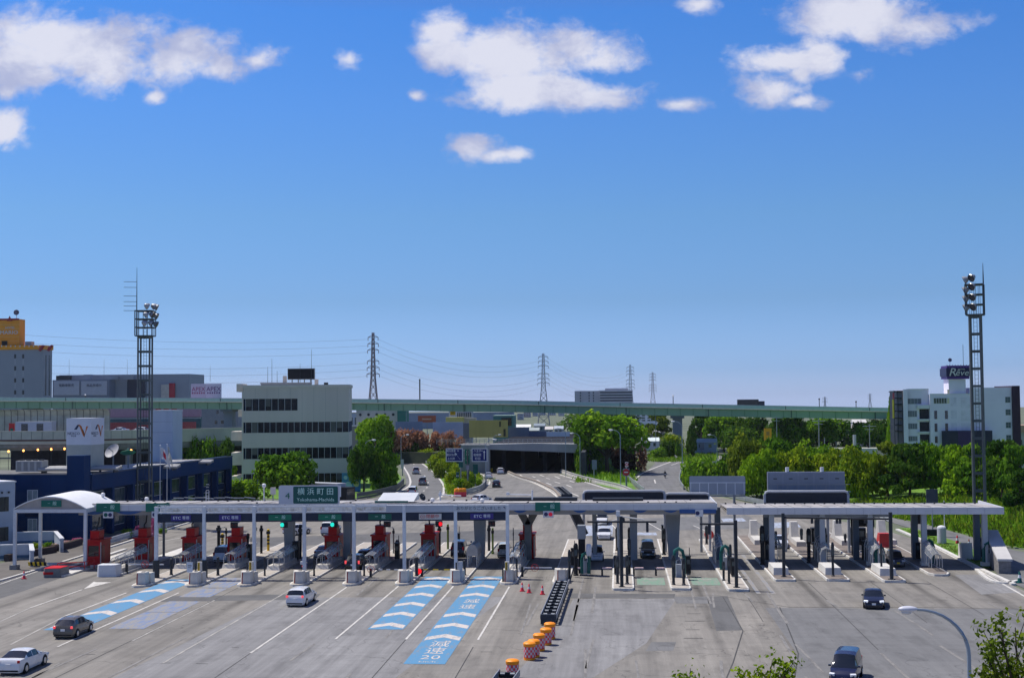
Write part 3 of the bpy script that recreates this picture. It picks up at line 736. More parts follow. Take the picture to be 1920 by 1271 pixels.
def island_poly(x,y0,y1,w):
    h = w / 2
    return [(x - h,y0 + 1.3),(x - h * .8,y0 + .4),(x - h * .3,y0),(x + h * .3,y0 + .1),(x + h * .8,y0 + .7),(x + h,y0 + 1.8),(x + h,y1),(x - h,y1)]
for i,(x,y) in enumerate(zip(IX,IY)):
    ye = 172 if i < 7 else (166 if i == 7 else 176)
    lab = ['left-hand end island under the gantry, next to the bright blue lane','kerbed island carrying the white paper notice on its concrete nose','kerbed island with a guard cage but no booth, left of the green signals',
           'kerbed island below the first green signal pair, right of the booth-less island','kerbed island in front of the black off-road car','kerbed island left of the closed lane with the red stop signal',
           'kerbed island between the two blue chevron lanes','kerbed island with the Y-shaped strut, beside the traffic cones','kerbed island with the long black crash rail at its nose'][i]
    t = thing('toll_island',lab,'traffic island',(x,y,0),0,'kerbed islands of the entry lanes')
    P = [(a - x,b - y) for a,b in island_poly(x,y,ye,1.72)]
    MB().prism(P,0,.19).build('kerb',kerb_m,t)
    MB().prism([(a * .82,1.2 + (b - 1.2) * .995) for a,b in P],.185,.20).build('infill',island_top,t)
    # concrete nose block with its hazard stripe and the lower block behind it
    t = thing('barrier_block',['concrete nose block at the foot of the first white gantry post from the left','concrete nose block with a white paper notice on top','concrete nose block with a yellow striped box behind it',
        'concrete nose block directly behind the white wagon','concrete nose block in front of the black off-road car','concrete nose block between the off-road car lane and the left chevron lane','concrete nose block between the two blue chevron lanes',
        'concrete nose block beside the three traffic cones','concrete nose block where the long black crash rail begins'][i],'concrete barrier',(x,y,.19),0,'concrete noses of the entry islands')
    MB().prism([(-.66,1.7),(-.30,.8),(.46,1.1),(.52,2.2),(-.66,2.4)],0,1.18,.93).build('front_block',conc,t)
    MB().prism([(-.45,2.45),(.62,2.25),(.72,3.2),(-.4,3.4)],0,1.0,.95).build('rear_block',conc,t)
    MB().add([(-.34,.785,.04),(-.23,.815,.04),(-.21,.875,1.13),(-.31,.845,1.13)],[(0,1,2,3)]).build('hazard_stripe',M('stripe_red',(.30,.03,.03),.6,var=.2),t)
    MB().box(-.05,.25,1.4,1.8,1.17,1.23).build('lifting_eye',conc_dark,t)
# gantry over the entry lanes
GP = [-48.5,-43.45,-38.2,-32.95,-27.75,-22.5,-17.15,-11.75]
gt = thing('toll_gantry','long white steel gantry with dark sign boards over the entry lanes','gantry',(-30,gy(-30),0))
for i,x in enumerate(GP):
    y = gy(x)
    MB().box(x - .17,x + .17,y - .17,y + .17,.18,7.56).build('post',white_metal,gt,world=1)
    if i < 2: MB().cyl((x,y,.19),(x,y,2.0),.36,n=10).build('post_wrap',dark_metal,gt,world=1)
    else: MB().box(x - .3,x + .3,y - .3,y + .3,.185,.3).build('base_plate',grey_metal,gt,world=1)
for i in range(7):
    x0,x1 = GP[i] + .18,GP[i + 1] - .18
    y0,y1 = gy(x0),gy(x1)
    b = MB()
    MB().add([(x0,y0 - .08,5.93),(x1,y1 - .08,5.93),(x1,y1 - .08,6.80),(x0,y0 - .08,6.80),(x0,y0 + .08,5.93),(x1,y1 + .08,5.93),(x1,y1 + .08,6.80),(x0,y0 + .08,6.80)],
             [(0,1,2,3),(7,6,5,4),(3,2,6,7),(4,5,1,0),(0,3,7,4),(1,5,6,2)]).build('dark_board',navy_panel,gt,world=1)
    if i < 4 or i == 4:
        xe = x1 if i < 4 else x0 + 3.2
        ye = gy(xe)
        for z in (7.48,6.92):
            b.beam((x0,y0 - .05,z),(xe,ye - .05,z),.13); b.beam((x0,y0 + .9,z),(xe,ye + .9,z),.13)
        n = 6 if i < 4 else 4
        for k in range(n + 1):
            xx = x0 + (xe - x0) * k / n; yy = gy(xx)
            b.beam((xx,yy - .05,6.95),(xx,yy - .05,7.75),.045); b.beam((xx,yy - .05,6.92),(xx,yy + .9,6.92),.07)
            if k < n: b.beam((xx,yy + .9,6.95),(xx + (xe - x0) / n,gy(xx) + .9,7.45),.05)
        b.beam((x0,y0 - .05,7.74),(xe,ye - .05,7.74),.04)
        b.build('truss_beam',white_metal,gt,world=1)
        MB().add([(x0,y0 + .55,6.98),(xe,ye + .55,6.98),(xe,ye + .55,7.42),(x0,y0 + .55,7.42)],[(0,1,2,3)]).build('cable_tray',M('cream_tray',(.85,.80,.70),.7,var=.45,scale=1.6),gt,world=1)
    if i >= 4:
        xs = x0 if i > 4 else x0 + 3.2
        ys = gy(xs)
        MB().add([(xs,ys - .12,6.83),(x1,y1 - .12,6.83),(x1,y1 - .12,7.56),(xs,ys - .12,7.56),(xs,ys + .5,6.83),(x1,y1 + .5,6.83),(x1,y1 + .5,7.56),(xs,ys + .5,7.56)],
                 [(0,1,2,3),(7,6,5,4),(3,2,6,7),(4,5,1,0),(0,3,7,4),(1,5,6,2)]).build('fascia_panel',pale_metal,gt,world=1)
GA = math.atan(0.055)
def sign(name,label,px,pz,w,h,y,mat,words=(),cat='sign',group=None,rz=0.0,frame=None,thick=.08,corner=0.0):
    """a flat board facing the camera side; words: (text, size, dx, dz, material[, sx[, shear]])"""
    t = thing(name,label,cat,(px,y,pz),rz,group)
    b = MB().box(-w / 2,w / 2,-thick,0,-h / 2,h / 2).build('board',mat,t)
    if frame:
        f = MB(); e = .06 * min(w,h)
        for q in ((-w / 2 - e,w / 2 + e,h / 2,h / 2 + e),(-w / 2 - e,w / 2 + e,-h / 2 - e,-h / 2),(-w / 2 - e,-w / 2,-h / 2,h / 2),(w / 2,w / 2 + e,-h / 2,h / 2)):
            f.box(q[0],q[1],-thick - .01,.01,q[2],q[3])
        f.build('frame',frame,t)
    for wd in words:
        text('lettering',wd[0],wd[1],wd[4],(wd[2],-thick - .012,wd[3]),parent=t,sx=wd[5] if len(wd) > 5 else 1.0,shear=wd[6] if len(wd) > 6 else 0)
    return t
LS = [('ETC 専用',sign_purple,'purple lane sign over the bright blue lane at the left end',2.1),('ETC 専用',sign_purple,'purple lane sign over the worn blue lane',2.3),('一 般',sign_green,'green lane sign left of the two green signals, above the first of them',2.4),
      ('一 般',sign_green,'green lane sign above the second green signal',2.4),('一 般',M('sign_green_dull',(.004,.10,.07),.45,var=.08),'dull green lane sign between the green signals and the closed lane',2.4),('閉鎖中',M('sign_cream',(.56,.54,.51),.5,var=.05),'white closed-lane sign with a red cross over the left chevron lane',2.35),('ETC 専用',sign_purple,'purple lane sign over the right chevron lane',2.4)]
for i,(s,m,lb,w) in enumerate(LS):
    x = (GP[i] + GP[i + 1]) / 2 + (.1 if i < 5 else .05); y = gy(x) - .09
    t = thing('lane_sign',lb,'sign',(x,y,6.38),GA,'lane signs on the entry gantry')
    MB().box(-w / 2,w / 2,-.06,0,-.30,.30).build('board',m,t)
    if i == 5:
        text('lettering',s,.46,letter_red,(.25,-.075,0),parent=t)
        c = MB()
        for k in range(16):
            a,b_ = 2 * PI * k / 16,2 * PI * (k + 1) / 16
            c.beam((-.78 + .23 * math.cos(a),-.07,.23 * math.sin(a)),(-.78 + .23 * math.cos(b_),-.07,.23 * math.sin(b_)),.05,.02)
        for q in (1,-1): c.beam((-.90,-.07,-.13 * q),(-.66,-.07,.13 * q),.06,.02)
        c.build('cross_mark',letter_red,t)
    elif i in (2,3,4):
        text('lettering','一',.40,letter_mint,(-.35,-.075,0),parent=t,sx=.8); text('lettering','般',.44,letter_mint,(.38,-.075,0),parent=t)
    else:
        text('lettering','ETC',.40,letter_white,(-.42,-.075,0),parent=t,sx=1.15); text('lettering','専用',.38,letter_white,(.52,-.075,0),parent=t)
# thank-you board
x = -14.6; y = gy(x) - .14
t = thing('message_board','long pale message board with a line of grey writing on the gantry','sign',(x,y,7.19),GA)
MB().box(-2.7,2.72,-.05,0,-.27,.29).build('board',M('board_pale',(.50,.52,.55),.5,var=.04),t)
text('lettering','ありがとうございました',.43,letter_grey,(-.12,-.065,0),parent=t,sx=1.0)
MB().prismy([(2.42,.10),(2.5,.17),(2.62,.14),(2.66,-.02),(2.60,-.05),(2.58,.06),(2.5,.08)],-.075,-.05).build('bow_mark',letter_dark,t)
# junction name sign on the canopy edge
xa,xb,za,zb_ = fr(523,909.5,637,945.5,140.5)
t = thing('junction_sign','large green place-name sign with white number panel on the gantry','sign',((xa + xb) / 2,140.5,(za + zb_) / 2))
w,h = xb - xa,zb_ - za
def rr(w,h,r,n=5,cx=0,cz=0):
    o = []
    for k,(sx,sz) in enumerate(((1,1),(-1,1),(-1,-1),(1,-1))):
        for j in range(n + 1):
            a = PI / 2 * (k + j / n); o.append((cx + sx * (w / 2 - r) + r * math.cos(a),cz + sz * (h / 2 - r) + r * math.sin(a)))
    return o[::-1]
MB().prismy(rr(w,h,.22),-.12,0).build('board',M('junction_white',(.52,.54,.60),.45,var=.04),t)
wg = w * .735
MB().prismy(rr(wg,h * .90,.14,cx=w / 2 - wg / 2 - w * .025),-.135,-.115).build('green_panel',sign_dkgreen,t)
cxg = w / 2 - wg / 2 - w * .025
text('lettering','4',.90,letter_green,(-w * .352,-.15,-.12),parent=t,sx=1.2,depth=.02)
text('lettering','横 浜 町 田',.80,letter_mint,(cxg,-.15,.33),parent=t,sx=1.02,depth=.02)
text('lettering','Yokohama-Machida',.50,letter_mint,(cxg,-.15,-.50),parent=t,sx=1.02,depth=.015)
for s in (-1,0,1): MB().box(s * w * .4 - .06,s * w * .4 + .06,.01,.12,-h / 2 - 1.0,h / 2 - .1).build('support',grey_metal,t)
MB().box(w / 2 + .005,w / 2 + .12,-.10,.08,-h * .1,h / 2 - .02).build('lamp_box',white_metal,t)

# stop/go signals under the boards
for i,px,lit,lb in ((1,439,None,'dark signal head under the second purple sign'),(2,533,'g','lit green signal under the first green lane sign'),(3,627,'g','lit green signal under the second green lane sign'),
                       (4,726,None,'unlit signal head under the dull green sign'),(5,823,'r','lit red signal under the closed-lane sign'),(6,922,None,'unlit signal head under the right chevron lane sign')):
    y = gy(at(px,980,138).x) + .1; p = at(px,982,y)
    t = thing('lane_signal',lb,'traffic light',(p.x,y,5.60),0,'signals hanging under the gantry')
    MB().box(-.36,.36,-.15,.15,-.30,.29).build('housing',black,t)
    for k,s in enumerate((-1,1)):
        m = {None: M('lens_off',(.06,.008,.008),.3,var=0),'g': signal_green if s < 0 else black,'r': signal_red if s > 0 else black}[lit]
        MB().cyl((s * .18,-.15,0),(s * .18,-.19,0),.215 if lit else .14,n=16).build('lens',m,t)
    if lit is None: MB().beam((.2,0,.2),(.62,-.1,.32),.07).build('camera_bracket',pale_metal,t)

# red booths
BX = [(175,1062,'red toll booth under the small arched canopy'),(265,1057,'red toll booth beside the white barrier bar at the left'),(355,1056,'red toll booth behind the first gantry opening'),(440,1055,'red toll booth beside the white minivan, second gantry opening'),
      (622,1053,'red toll booth between the motorcycle and the black off-road car'),(710,1051,'red toll booth right of the black off-road car'),(803,1049,'red toll booth left of the dark blue minivan'),(988,1050,'red toll booth under the Y-shaped strut')]
def booth(x,y,label):
    t = thing('toll_booth',label,'toll booth',(x,y,.2),0,'red toll booths')
    b = MB()
    b.box(-.85,.85,0,2.9,0,.95); b.box(-.85,.85,0,2.9,2.15,2.65)
    for xx,yy in ((-.85,0),(.63,0),(-.85,2.68),(.63,2.68),(.63,1.2)): b.box(xx,xx + .22,yy,yy + .22,.95,2.15)
    b.box(.70,.84,1.42,2.68,.95,2.15)
    b.build('walls',red_booth,t)
    MB().box(-.8,.8,.08,2.8,.96,2.14).build('glazing',glass_dark,t)
    MB().box(-.95,.95,-.22,3.05,2.65,2.82).build('roof',red_booth,t)
    MB().box(-.45,.55,.2,1.7,2.82,3.78).build('roof_housing',red_booth,t)
    MB().box(-.49,.59,.16,1.74,3.78,3.84).build('housing_lid',M('booth_lid',(.32,.05,.045),.5,var=.1),t)
    MB().box(.845,.875,.35,1.12,.1,2.1).build('door',M('booth_door',(.36,.02,.018),.4,var=.1),t)
    MB().box(.78,.90,-.012,.06,.05,2.55).build('corner_strip',M('strip_pale',(.55,.42,.38),.5,var=.1),t)
    MB().tube([(.05,.9,3.84),(.0,.9,4.2),(.22,.9,4.5),(.3,.9,5.3)],.09).build('cable_duct',dark_metal,t)
for px,py,lb in BX:
    x,y = g(px,py); booth(x,y,lb)

# guard cages in front of the booths: arched tubes with clear panels
def cage(x,y0,y1,label,w=1.25,h=1.35,lean=0.0,rz=0.0,rise=.5,z=.2,plinth=True,grp='arched guard cages on the islands'):
    t = thing('guard_cage',label,'guard rail',(x,y0,z),rz,grp)
    L = y1 - y0; b = MB(); pth = []
    if plinth: MB().prism([(-w / 2 - .1,-.3),(w / 2 + .1,-.3),(w / 2 + .1,L + .2),(-w / 2 - .1,L + .2)],0,.42,.94).build('plinth',conc,t)
    def arch(k): 
        s = k / 4; hh = h + rise * s; 
        return [(-w / 2,L * s,.3),(-w / 2,L * s,.3 + hh * .6),(-w * .36,L * s,.3 + hh * .88),(0,L * s,.3 + hh),(w * .36,L * s,.3 + hh * .88),(w / 2,L * s,.3 + hh * .6),(w / 2,L * s,.3)]
    A = [arch(k) for k in range(5)]
    for a in A: b.tube(a,.045,5)
    for j in (1,3,5,2,4): b.tube([A[0][j],A[4][j]],.035,5)
    b.tube([(0,0,.3),(0,0,.3 + h)],.035,5)
    b.build('tube_frame',steel,t,smooth=1)
    p = MB()
    for k in range(4):
        for j in range(1,5):
            p.add([A[k][j],A[k + 1][j],A[k + 1][j + 1],A[k][j + 1]],[(0,1,2,3)])
    p.build('clear_panel',clear_panel,t,smooth=1)
    return t
for i,a,b_,lb in ((0,144.5,150.5,'arched guard cage leading to the booth at the first gantry opening'),(1,145.0,151.5,'arched guard cage beside the white minivan'),(2,143.5,152.5,'longest arched guard cage, on the island without a booth'),
                     (3,144.5,152.5,'arched guard cage beside the motorcycle lane'),(4,144.0,152.5,'arched guard cage right behind the black off-road car'),(5,142.5,153.0,'arched guard cage left of the red stop signal lane'),
                     (7,142.5,153.0,'arched guard cage below the booth with the Y-shaped strut')):
    cage(IX[i] + (-.1 if i != 2 else .0),a,b_,lb)
cage(-54.4,141.0,149.2,'arched guard cage on the far left island with the white block',grp='arched guard cages on the islands')
# rounded hood standing on the island between the chevron lanes
t = thing('equipment_hood','grey rounded equipment hood on legs between the chevron lanes','equipment',(IX[6] + .35,146.5,.2))
MB().prismy([(-.6,1.2),(-.6,1.7)] + [(.6 * math.cos(a),1.7 + .75 * math.sin(a)) for a in np.linspace(PI,0,10)] + [(.6,1.2)],-.2,4.0).build('hood',M('hood_grey',(.36,.36,.37),.5,var=.2),t)
for xx in (-.5,.5):
    for yy in (0,2,3.8): MB().box(xx - .06,xx + .06,yy - .06,yy + .06,0,1.2).build('leg',steel,t)
# far-left islands
for (x,y0,y1,w,lb) in ((-54.3,139.0,168,1.9,'kerbed island with the white painted block, left of the gantry'),(-59.9,138.2,166,1.9,'kerbed island under the small arched canopy')):
    t = thing('toll_island',lb,'traffic island',(x,y0,0),0,'kerbed islands of the entry lanes')
    MB().prism([(a - x,b - y0) for a,b in island_poly(x,y0,y1,w)],0,.19).build('kerb',kerb_m,t)
t = thing('barrier_block','white painted concrete block at the nose of the left island','concrete barrier',(-54.6,138.9,.0),0)
MB().prism([(-1.1,.2),(-.8,-.2),(1.0,.1),(1.15,1.4),(-1.1,1.6)],0,1.25,.94).build('block',M('white_block',(.66,.68,.71),.6,var=.1),t)
t = thing('barrier_block','red-topped grey concrete nose under the small arched canopy','concrete barrier',(-60.3,138.0,.0),0)
MB().prism([(-.95,.3),(-.7,-.1),(.9,.3),(.95,2.6),(-.95,2.6)],0,.95,.95).build('block',conc_dark,t)
MB().prism([(-.97,.29),(-.72,-.13),(.2,.08),(.2,.5),(-.97,.6)],.35,.60).build('red_band',red_booth,t)
MB().prism([(-.9,.33),(-.65,-.02),(.85,.33),(.9,2.5),(-.9,2.5)],.95,1.0).build('red_top',red_booth,t)

# lifting barrier bars across the lanes
def bar(x0,x1,y,z,label,cross=None,pal=(white_metal,red_sign),grp='lane barrier bars',n=0):
    t = thing('barrier_bar',label,'barrier bar',(x0,y,0),0,grp)
    L = x1 - x0
    MB().box(-.12,.12,-.12,.12,.0,z + .1).build('pivot_post',dark_metal,t)
    if n:
        for k in range(n):
            MB().box(L * k / n,L * (k + 1) / n - .001,-.04,.04,z - .06,z + .06).build('bar_segment',pal[k % 2],t)
    else: MB().box(0,L,-.04,.04,z - .06,z + .06).build('bar',pal[0],t)
    if cross is not None:
        c = MB(); xc = L * cross
        for q in (1,-1): c.beam((xc - .3,-.06,z - .25 * q),(xc + .3,-.06,z + .25 * q),.13,.03)
        for k in range(12):
            a,b_ = 2 * PI * k / 12,2 * PI * (k + 1) / 12
            c.beam((xc + .38 * math.cos(a),-.06,z + .38 * math.sin(a)),(xc + .38 * math.cos(b_),-.06,z + .38 * math.sin(b_)),.06,.03)
        c.build('cross_disc',red_sign,t)
bar(-53.4,-49.3,141.6,1.0,'white barrier bar with a red cross disc left of the first gantry post',.5)
bar(-26.2,-23.3,139.2,.8,'white dashed barrier bar with a red cross at its left end',0.02,n=7,pal=(white_metal,dark_metal))
bar(-10.3,-7.2,139.8,.95,'white barrier bar with a red cross disc above the traffic cones',.42)
bar(-20.9,-17.4,140.0,.7,'yellow and black barrier bar across the left chevron lane',n=6,pal=(yellow,black))
t = thing('warning_light','red lit warning ring at the end of the yellow barrier bar','light',(-21.2,139.8,.25))
MB().cyl((0,0,.3),(0,-.08,.3),.3,n=14).build('lens',signal_red,t); MB().box(-.08,.08,-.02,.1,-.25,.3).build('stand',dark_metal,t)
for x0,x1,y,lb in ((1.2,2.1,140.9,'short pink and white stub bar at the left edge of the second exit island'),):
    pass
pinkw = M('bar_pink',(.90,.66,.66),.5,var=.05)
for x0,x1,lb in ((-4.9,-3.9,'pink barrier stub beside the crash-rail island'),(-2.0,-1.0,'pink barrier stub at the left side of the antenna island'),(1.3,2.3,'pink barrier stub at the right side of the antenna island'),(3.6,4.5,'pink barrier stub at the left side of the teal hoop island')):
    t = thing('barrier_stub',lb,'barrier bar',(x0,140.9,0),0,'pink barrier stubs in the exit lanes')
    MB().box(0,x1 - x0,-.14,.14,.72,.86).build('bar',pinkw,t); MB().box(-.1,.1,-.1,.1,0,.9).build('pivot_post',dark_metal,t)

# bollards, poles and boxes on the islands
def bollard(x,y,h,r,label,m=None,top=None):
    t = thing('bollard',label,'bollard',(x,y,.19),0,'dark posts on the islands')
    MB().lathe([(r * 1.25,0),(r * 1.25,.12),(r,.14),(r,h),(r * .55,h + .06)],n=10).build('shaft',m or dark_metal,t)
    if top: MB().cyl((0,0,h * .55),(0,0,h * .85),r * 1.08,n=10).build('band',top,t)
for i,(dx,y,h,r,nm) in enumerate(((.62,139.2,1.7,.15,'thick dark bollard right of the first gantry post'),(.5,138.9,1.9,.15,'thick dark bollard right of the second gantry post'),(.35,138.6,1.9,.10,'slim dark bollard right of the third gantry post'),
        (.3,138.8,2.0,.10,'slim dark bollard beside the fourth nose block'),(.35,138.8,2.0,.10,'slim dark bollard in front of the cage behind the off-road car'),(.62,138.8,1.9,.17,'thick dark bollard right of the sixth gantry post'),
        (.3,139.5,1.5,.14,'short dark bollard beside the grey hood'),(.6,138.2,1.8,.10,'slim dark bollard at the strut island'))):
    bollard(IX[i] + dx,y,h,r,nm)
for i,dx,y,lb in ((1,.1,134.0,'yellow-striped control box behind the paper notice'),(2,.1,134.3,'yellow-striped control box on the third nose block'),(6,.45,134.6,'white control box on the nose between the chevron lanes'),(7,-.1,134.6,'yellow-striped control box beside the last gantry post')):
    t = thing('control_box',lb,'cabinet',(IX[i] + dx,y,.2),0,'control boxes on the noses')
    MB().box(-.22,.22,-.15,.15,0,2.0).build('cabinet',pale_metal if i == 6 else conc,t)
    if i != 6: MB().box(-.16,.05,-.17,-.15,1.1,1.95).build('striped_panel',yellow,t); MB().box(-.07,.0,-.18,-.165,1.15,1.9).build('stripe',black,t)
    MB().cyl((-.42,0,0),(-.42,0,1.9),.08).build('pole',dark_metal,t)
t = thing('paper_notice','white paper notice standing on a concrete nose block','notice',(IX[1] - .15,131.6,1.45)); MB().box(-.3,.3,-.02,.02,0,1.0).build('sheet',sign_white,t)
for k in range(4): pass
MB().box(-.2,.2,-.03,-.021,.62,.70).build('printed_line',letter_dark,t); MB().box(-.2,.1,-.03,-.021,.45,.50).build('printed_line',letter_dark,t)
# tall thin posts behind the booths
POST = [(307,1045,958,.16,grey_metal,'grey pole left of the third booth'),(410,1030,985,.20,black,'thick black pole beside the white minivan'),(417,1036,1000,.16,yellow,'yellow and black striped post beside the second gantry post'),(424,1040,990,.10,dark_metal,'slim dark pole with a bent lamp right of the striped post'),
        (478,1045,983,.16,black,'black pole left of the third gantry post'),(490,1040,985,.15,black,'black pole right of the third gantry post'),(503,1035,992,.16,yellow,'yellow and black post right of the third gantry post'),(563,1050,985,.17,black,'black pole left of the middle booth'),
        (556,1048,1016,.14,black,'short black post beside the grey column'),(650,1042,1014,.17,grey_metal,'grey pole above the off-road car'),(738,1040,990,.10,grey_metal,'grey lamp pole right of the sixth booth'),(824,1040,985,.17,dark_metal,'dark pole below the red signal'),
        (840,1032,983,.13,M('post_green',(.13,.20,.03),.6,var=.2),'yellow-green post right of the red signal'),(917,1035,985,.16,dark_metal,'dark pole left of the right chevron lane'),(924,1038,990,.12,M('post_green',(0,0,0)),'yellow-green post over the right chevron lane'),(963,1068,990,.05,dark_metal,'thin black rod with a small ring beside the last gantry post'),
        (465,1052,1000,.12,dark_metal,'dark pole with a fork top right of the fourth booth'),(745,1046,1012,.16,grey_metal,'thick grey bollard right of the sixth booth')]
for px,py,pt,r,m,lb in POST:
    x,y = g(px,py); h = at(px,pt,y).z
    t = thing('equipment_pole',lb,'pole',(x,y,0),0,'poles behind the booths')
    MB().lathe([(r * 1.5,0),(r * 1.5,.2),(r,.22),(r,h),(r * .5,h + .05)],n=10).build('shaft',m,t)
    MB().ob((0,0,h * .86),(r * 2.6,r * 2.6,.35)).build('head_box',dark_metal,t)
    if m is yellow:
        for k in range(4): MB().cyl((0,0,h * (.35 + .15 * k)),(0,0,h * (.42 + .15 * k)),r * 1.05).build('black_band',black,t)
    if 'lamp' in lb: MB().tube([(0,0,h),(-.2,-.1,h + .15),(-.6,-.2,h + .1)],.06).build('lamp_arm',white_metal,t)

def machine(px,py,label,h=1.9,w=.5):
    x,y = g(px,py,.2); t = thing('ticket_machine',label,'machine',(x,y,.2),0,'dark lane machines')
    MB().box(-w / 2,w / 2,0,.7,.18,h).build('cabinet',black,t); MB().box(-w * .42,w * .42,.05,.65,0,.18).build('foot',conc_dark,t)
    MB().box(-w * .35,w * .35,-.03,0,h * .6,h * .85).build('display',glass_mid,t); MB().box(-w * .58,w * .58,-.06,.76,h,h + .08).build('hood',dark_metal,t); MB().cyl((w * .3,.5,h + .08),(w * .3,.5,h + .9),.04).build('aerial',dark_metal,t)
for a in ((466,1053,'black lane machine right of the fourth booth'),(554,1052,'black lane machine right of the booth-less column',2.2,.7),(368,1052,'black lane machine behind the third booth'),(1075,1062,'black lane machine beside the equipment column of the crash-rail island'),(1156,1078,'black lane machine left of the T-shaped post'),(1178,1079,'black lane machine right of the T-shaped post'),(1246,1018,'black lane machine at the back of the teal hoop island',2.2,.7),
          (1291,1078,'black lane machine right of the wide pale column'),(1376,1082,'black lane machine behind the lone arm post'),(1441,1052,'black lane machine at the left end of the right canopy',2.2,.7),(1530,1050,'black lane machine beside the second canopy post'),(1624,1052,'black lane machine beside the third canopy post',2.2,.7),(1722,1050,'dark lane machine left of the fourth canopy post'),(1842,1046,'dark lane machine at the foot of the last canopy post',2.2,.8),(858,1030,'black lane machine behind the grey hood'),(744,1050,'black lane machine right of the sixth booth')): machine(*a)
# ------------------------------------------------------------------ canopies
LC = thing('toll_canopy','long flat pale canopy with blue scalloped edge across the toll gates','canopy',(-25,153.5,0))
x0c,x1c = at(160,950,148.2).x - .5,10.35
def slab(b,x0,x1,y0,y1,z0,z1): return b.box(x0,x1,y0,y1,z0,z1)
roof_m = M('canopy_roof',(.38,.365,.36),.75,var=.28,scale=.6)
fascia_m = M('canopy_fascia',(.58,.60,.64),.5,var=.07)
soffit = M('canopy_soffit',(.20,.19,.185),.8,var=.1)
blue_trim = M('blue_trim',(.035,.10,.30),.5,var=.1)
MB().prismx([(147.45,6.86),(157.4,6.46),(157.4,6.62),(147.45,7.02)],x0c,x1c).build('roof',roof_m,LC,world=1)
MB().box(x0c,x1c,147.2,147.44,6.30,7.0).build('fascia',fascia_m,LC,world=1)
MB().box(x0c,x1c,157.41,157.6,6.2,6.66).build('fascia',fascia_m,LC,world=1)
MB().box(x1c + .005,x1c + .14,147.2,157.6,6.30,7.03).build('end_cap',fascia_m,LC,world=1)
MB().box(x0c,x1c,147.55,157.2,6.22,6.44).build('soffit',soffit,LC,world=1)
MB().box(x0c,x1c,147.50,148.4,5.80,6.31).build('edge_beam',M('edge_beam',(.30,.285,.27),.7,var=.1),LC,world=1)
sc = MB(); xx = x0c
while xx < x1c - 3.0:
    hb = .42 if xx < -46 else .30
    ww = 3.4 if xx < -46 else 1.6
    step = 4.1 if xx < -46 else 3.3
    pts = [(xx + ww * k / 10,6.30 - hb * math.sin(PI * k / 10) ** .8) for k in range(11)]
    sc.prismy([(p[0],p[1]) for p in pts[::-1]],147.40,147.49); xx += step
sc.build('scallop_trim',blue_trim,LC,world=1)
MB().box(6.4,x1c,147.1,147.19,5.95,6.36).build('blue_panel',blue_trim,LC,world=1)
rn = random.Random(5)
rb = MB()
for k in range(46):
    xk = x0c + 1 + (x1c - x0c - 2) * k / 46 + rn.uniform(-.3,.3); yk = rn.choice((148.0,156.8,156.2)); zk = 7.02 - (yk - 147.45) * .0402; rb.box(xk - .1,xk + .1,yk - .1,yk + .1,zk - .02,zk + .18)
rb.build('roof_bolts',dark_metal,LC,world=1)
MB().box(-14.6,-5.0,155.4,156.6,6.74,7.08).build('roof_grating',dark_metal,LC,world=1)
MB().box(-3.2,2.6,154.6,155.8,6.76,7.06).build('roof_grating',dark_metal,LC,world=1)
for k in range(8): MB().ob((-51.5 + 1.2 * k,153.0 + .3 * (k % 3),7.3),(1.3,.12,.12),rz=.2 * (k % 3 - 1),ry=.12 * (k % 2)).build('roof_pipe',grey_metal,LC,world=1)
for px,w0,w1,py in ((272,1.05,.8,1050),(372,.9,.75,1048),(543,1.15,.95,1050),(652,.9,.75,1046),(900,1.45,1.0,1045),(1262,1.75,1.05,1048),(1188,.85,.8,1050),(1115,.5,.5,1048)):
    x,y = g(px,py); y = 153.5; x = at(px,1000,153.5).x
    b = MB()
    b.add([(x - w1 / 2,y - .5,.2),(x + w1 / 2,y - .5,.2),(x + w1 / 2,y + .5,.2),(x - w1 / 2,y + .5,.2),(x - w0 / 2,y - .7,6.33),(x + w0 / 2,y - .7,6.33),(x + w0 / 2,y + .7,6.33),(x - w0 / 2,y + .7,6.33)],
          [(3,2,1,0),(4,5,6,7),(0,1,5,4),(1,2,6,5),(2,3,7,6),(3,0,4,7)])
    b.build('column',M('column_grey',(.33,.345,.37),.65,var=.1,streak=True),LC,world=1)
x = at(990,1000,153.5).x
b = MB().beam((x,153.5,.2),(x,153.5,4.2),.75,.8)
b.beam((x,153.5,4.1),(x - 1.25,153.5,6.35),.55,.8); b.beam((x,153.5,4.1),(x + 1.25,153.5,6.35),.55,.8)
b.build('y_strut',conc_dark,LC,world=1)
# green entry boards and day/night lamps on the canopy edge
def canopy_sign(px,label,w=2.75,s=True,lamps=(teal,M('lens_navy',(.03,.03,.12),.3,var=0))):
    x = at(px,950,147.1).x
    t = thing('lane_sign',label,'sign',(x,147.1,6.72),0,'green boards on the canopy edge')
    MB().box(-w / 2,w / 2,-.09,0,-.52,.46).build('board',M('board_teal_green',(.008,.155,.11),.45,var=.08),t)
    text('lettering','一',.42,letter_mint,(-.30,-.105,-.02),parent=t,sx=.8); text('lettering','般',.55,letter_mint,(.52,-.105,-.02),parent=t)
    return x
def lamp_pair(px,z,label,ml,mr_,y=147.05,w=1.15):
    x = at(px,960,y).x
    t = thing('lane_signal',label,'traffic light',(x,y,z),0,'signals on the canopy edge')
    MB().box(-w / 2,w / 2,-.08,0,-.36,.36).build('board',sign_white,t)
    for s,m in ((-.25,ml),(.25,mr_)):
        if m: MB().cyl((s * w / 1.15,-.08,0),(s * w / 1.15,-.12,0),.22,n=14).build('lens',m,t)
ln = M('lens_navy',(0,0,0)); lr = M('lens_crimson',(.55,.01,.04),.3,var=0,emit=.3)
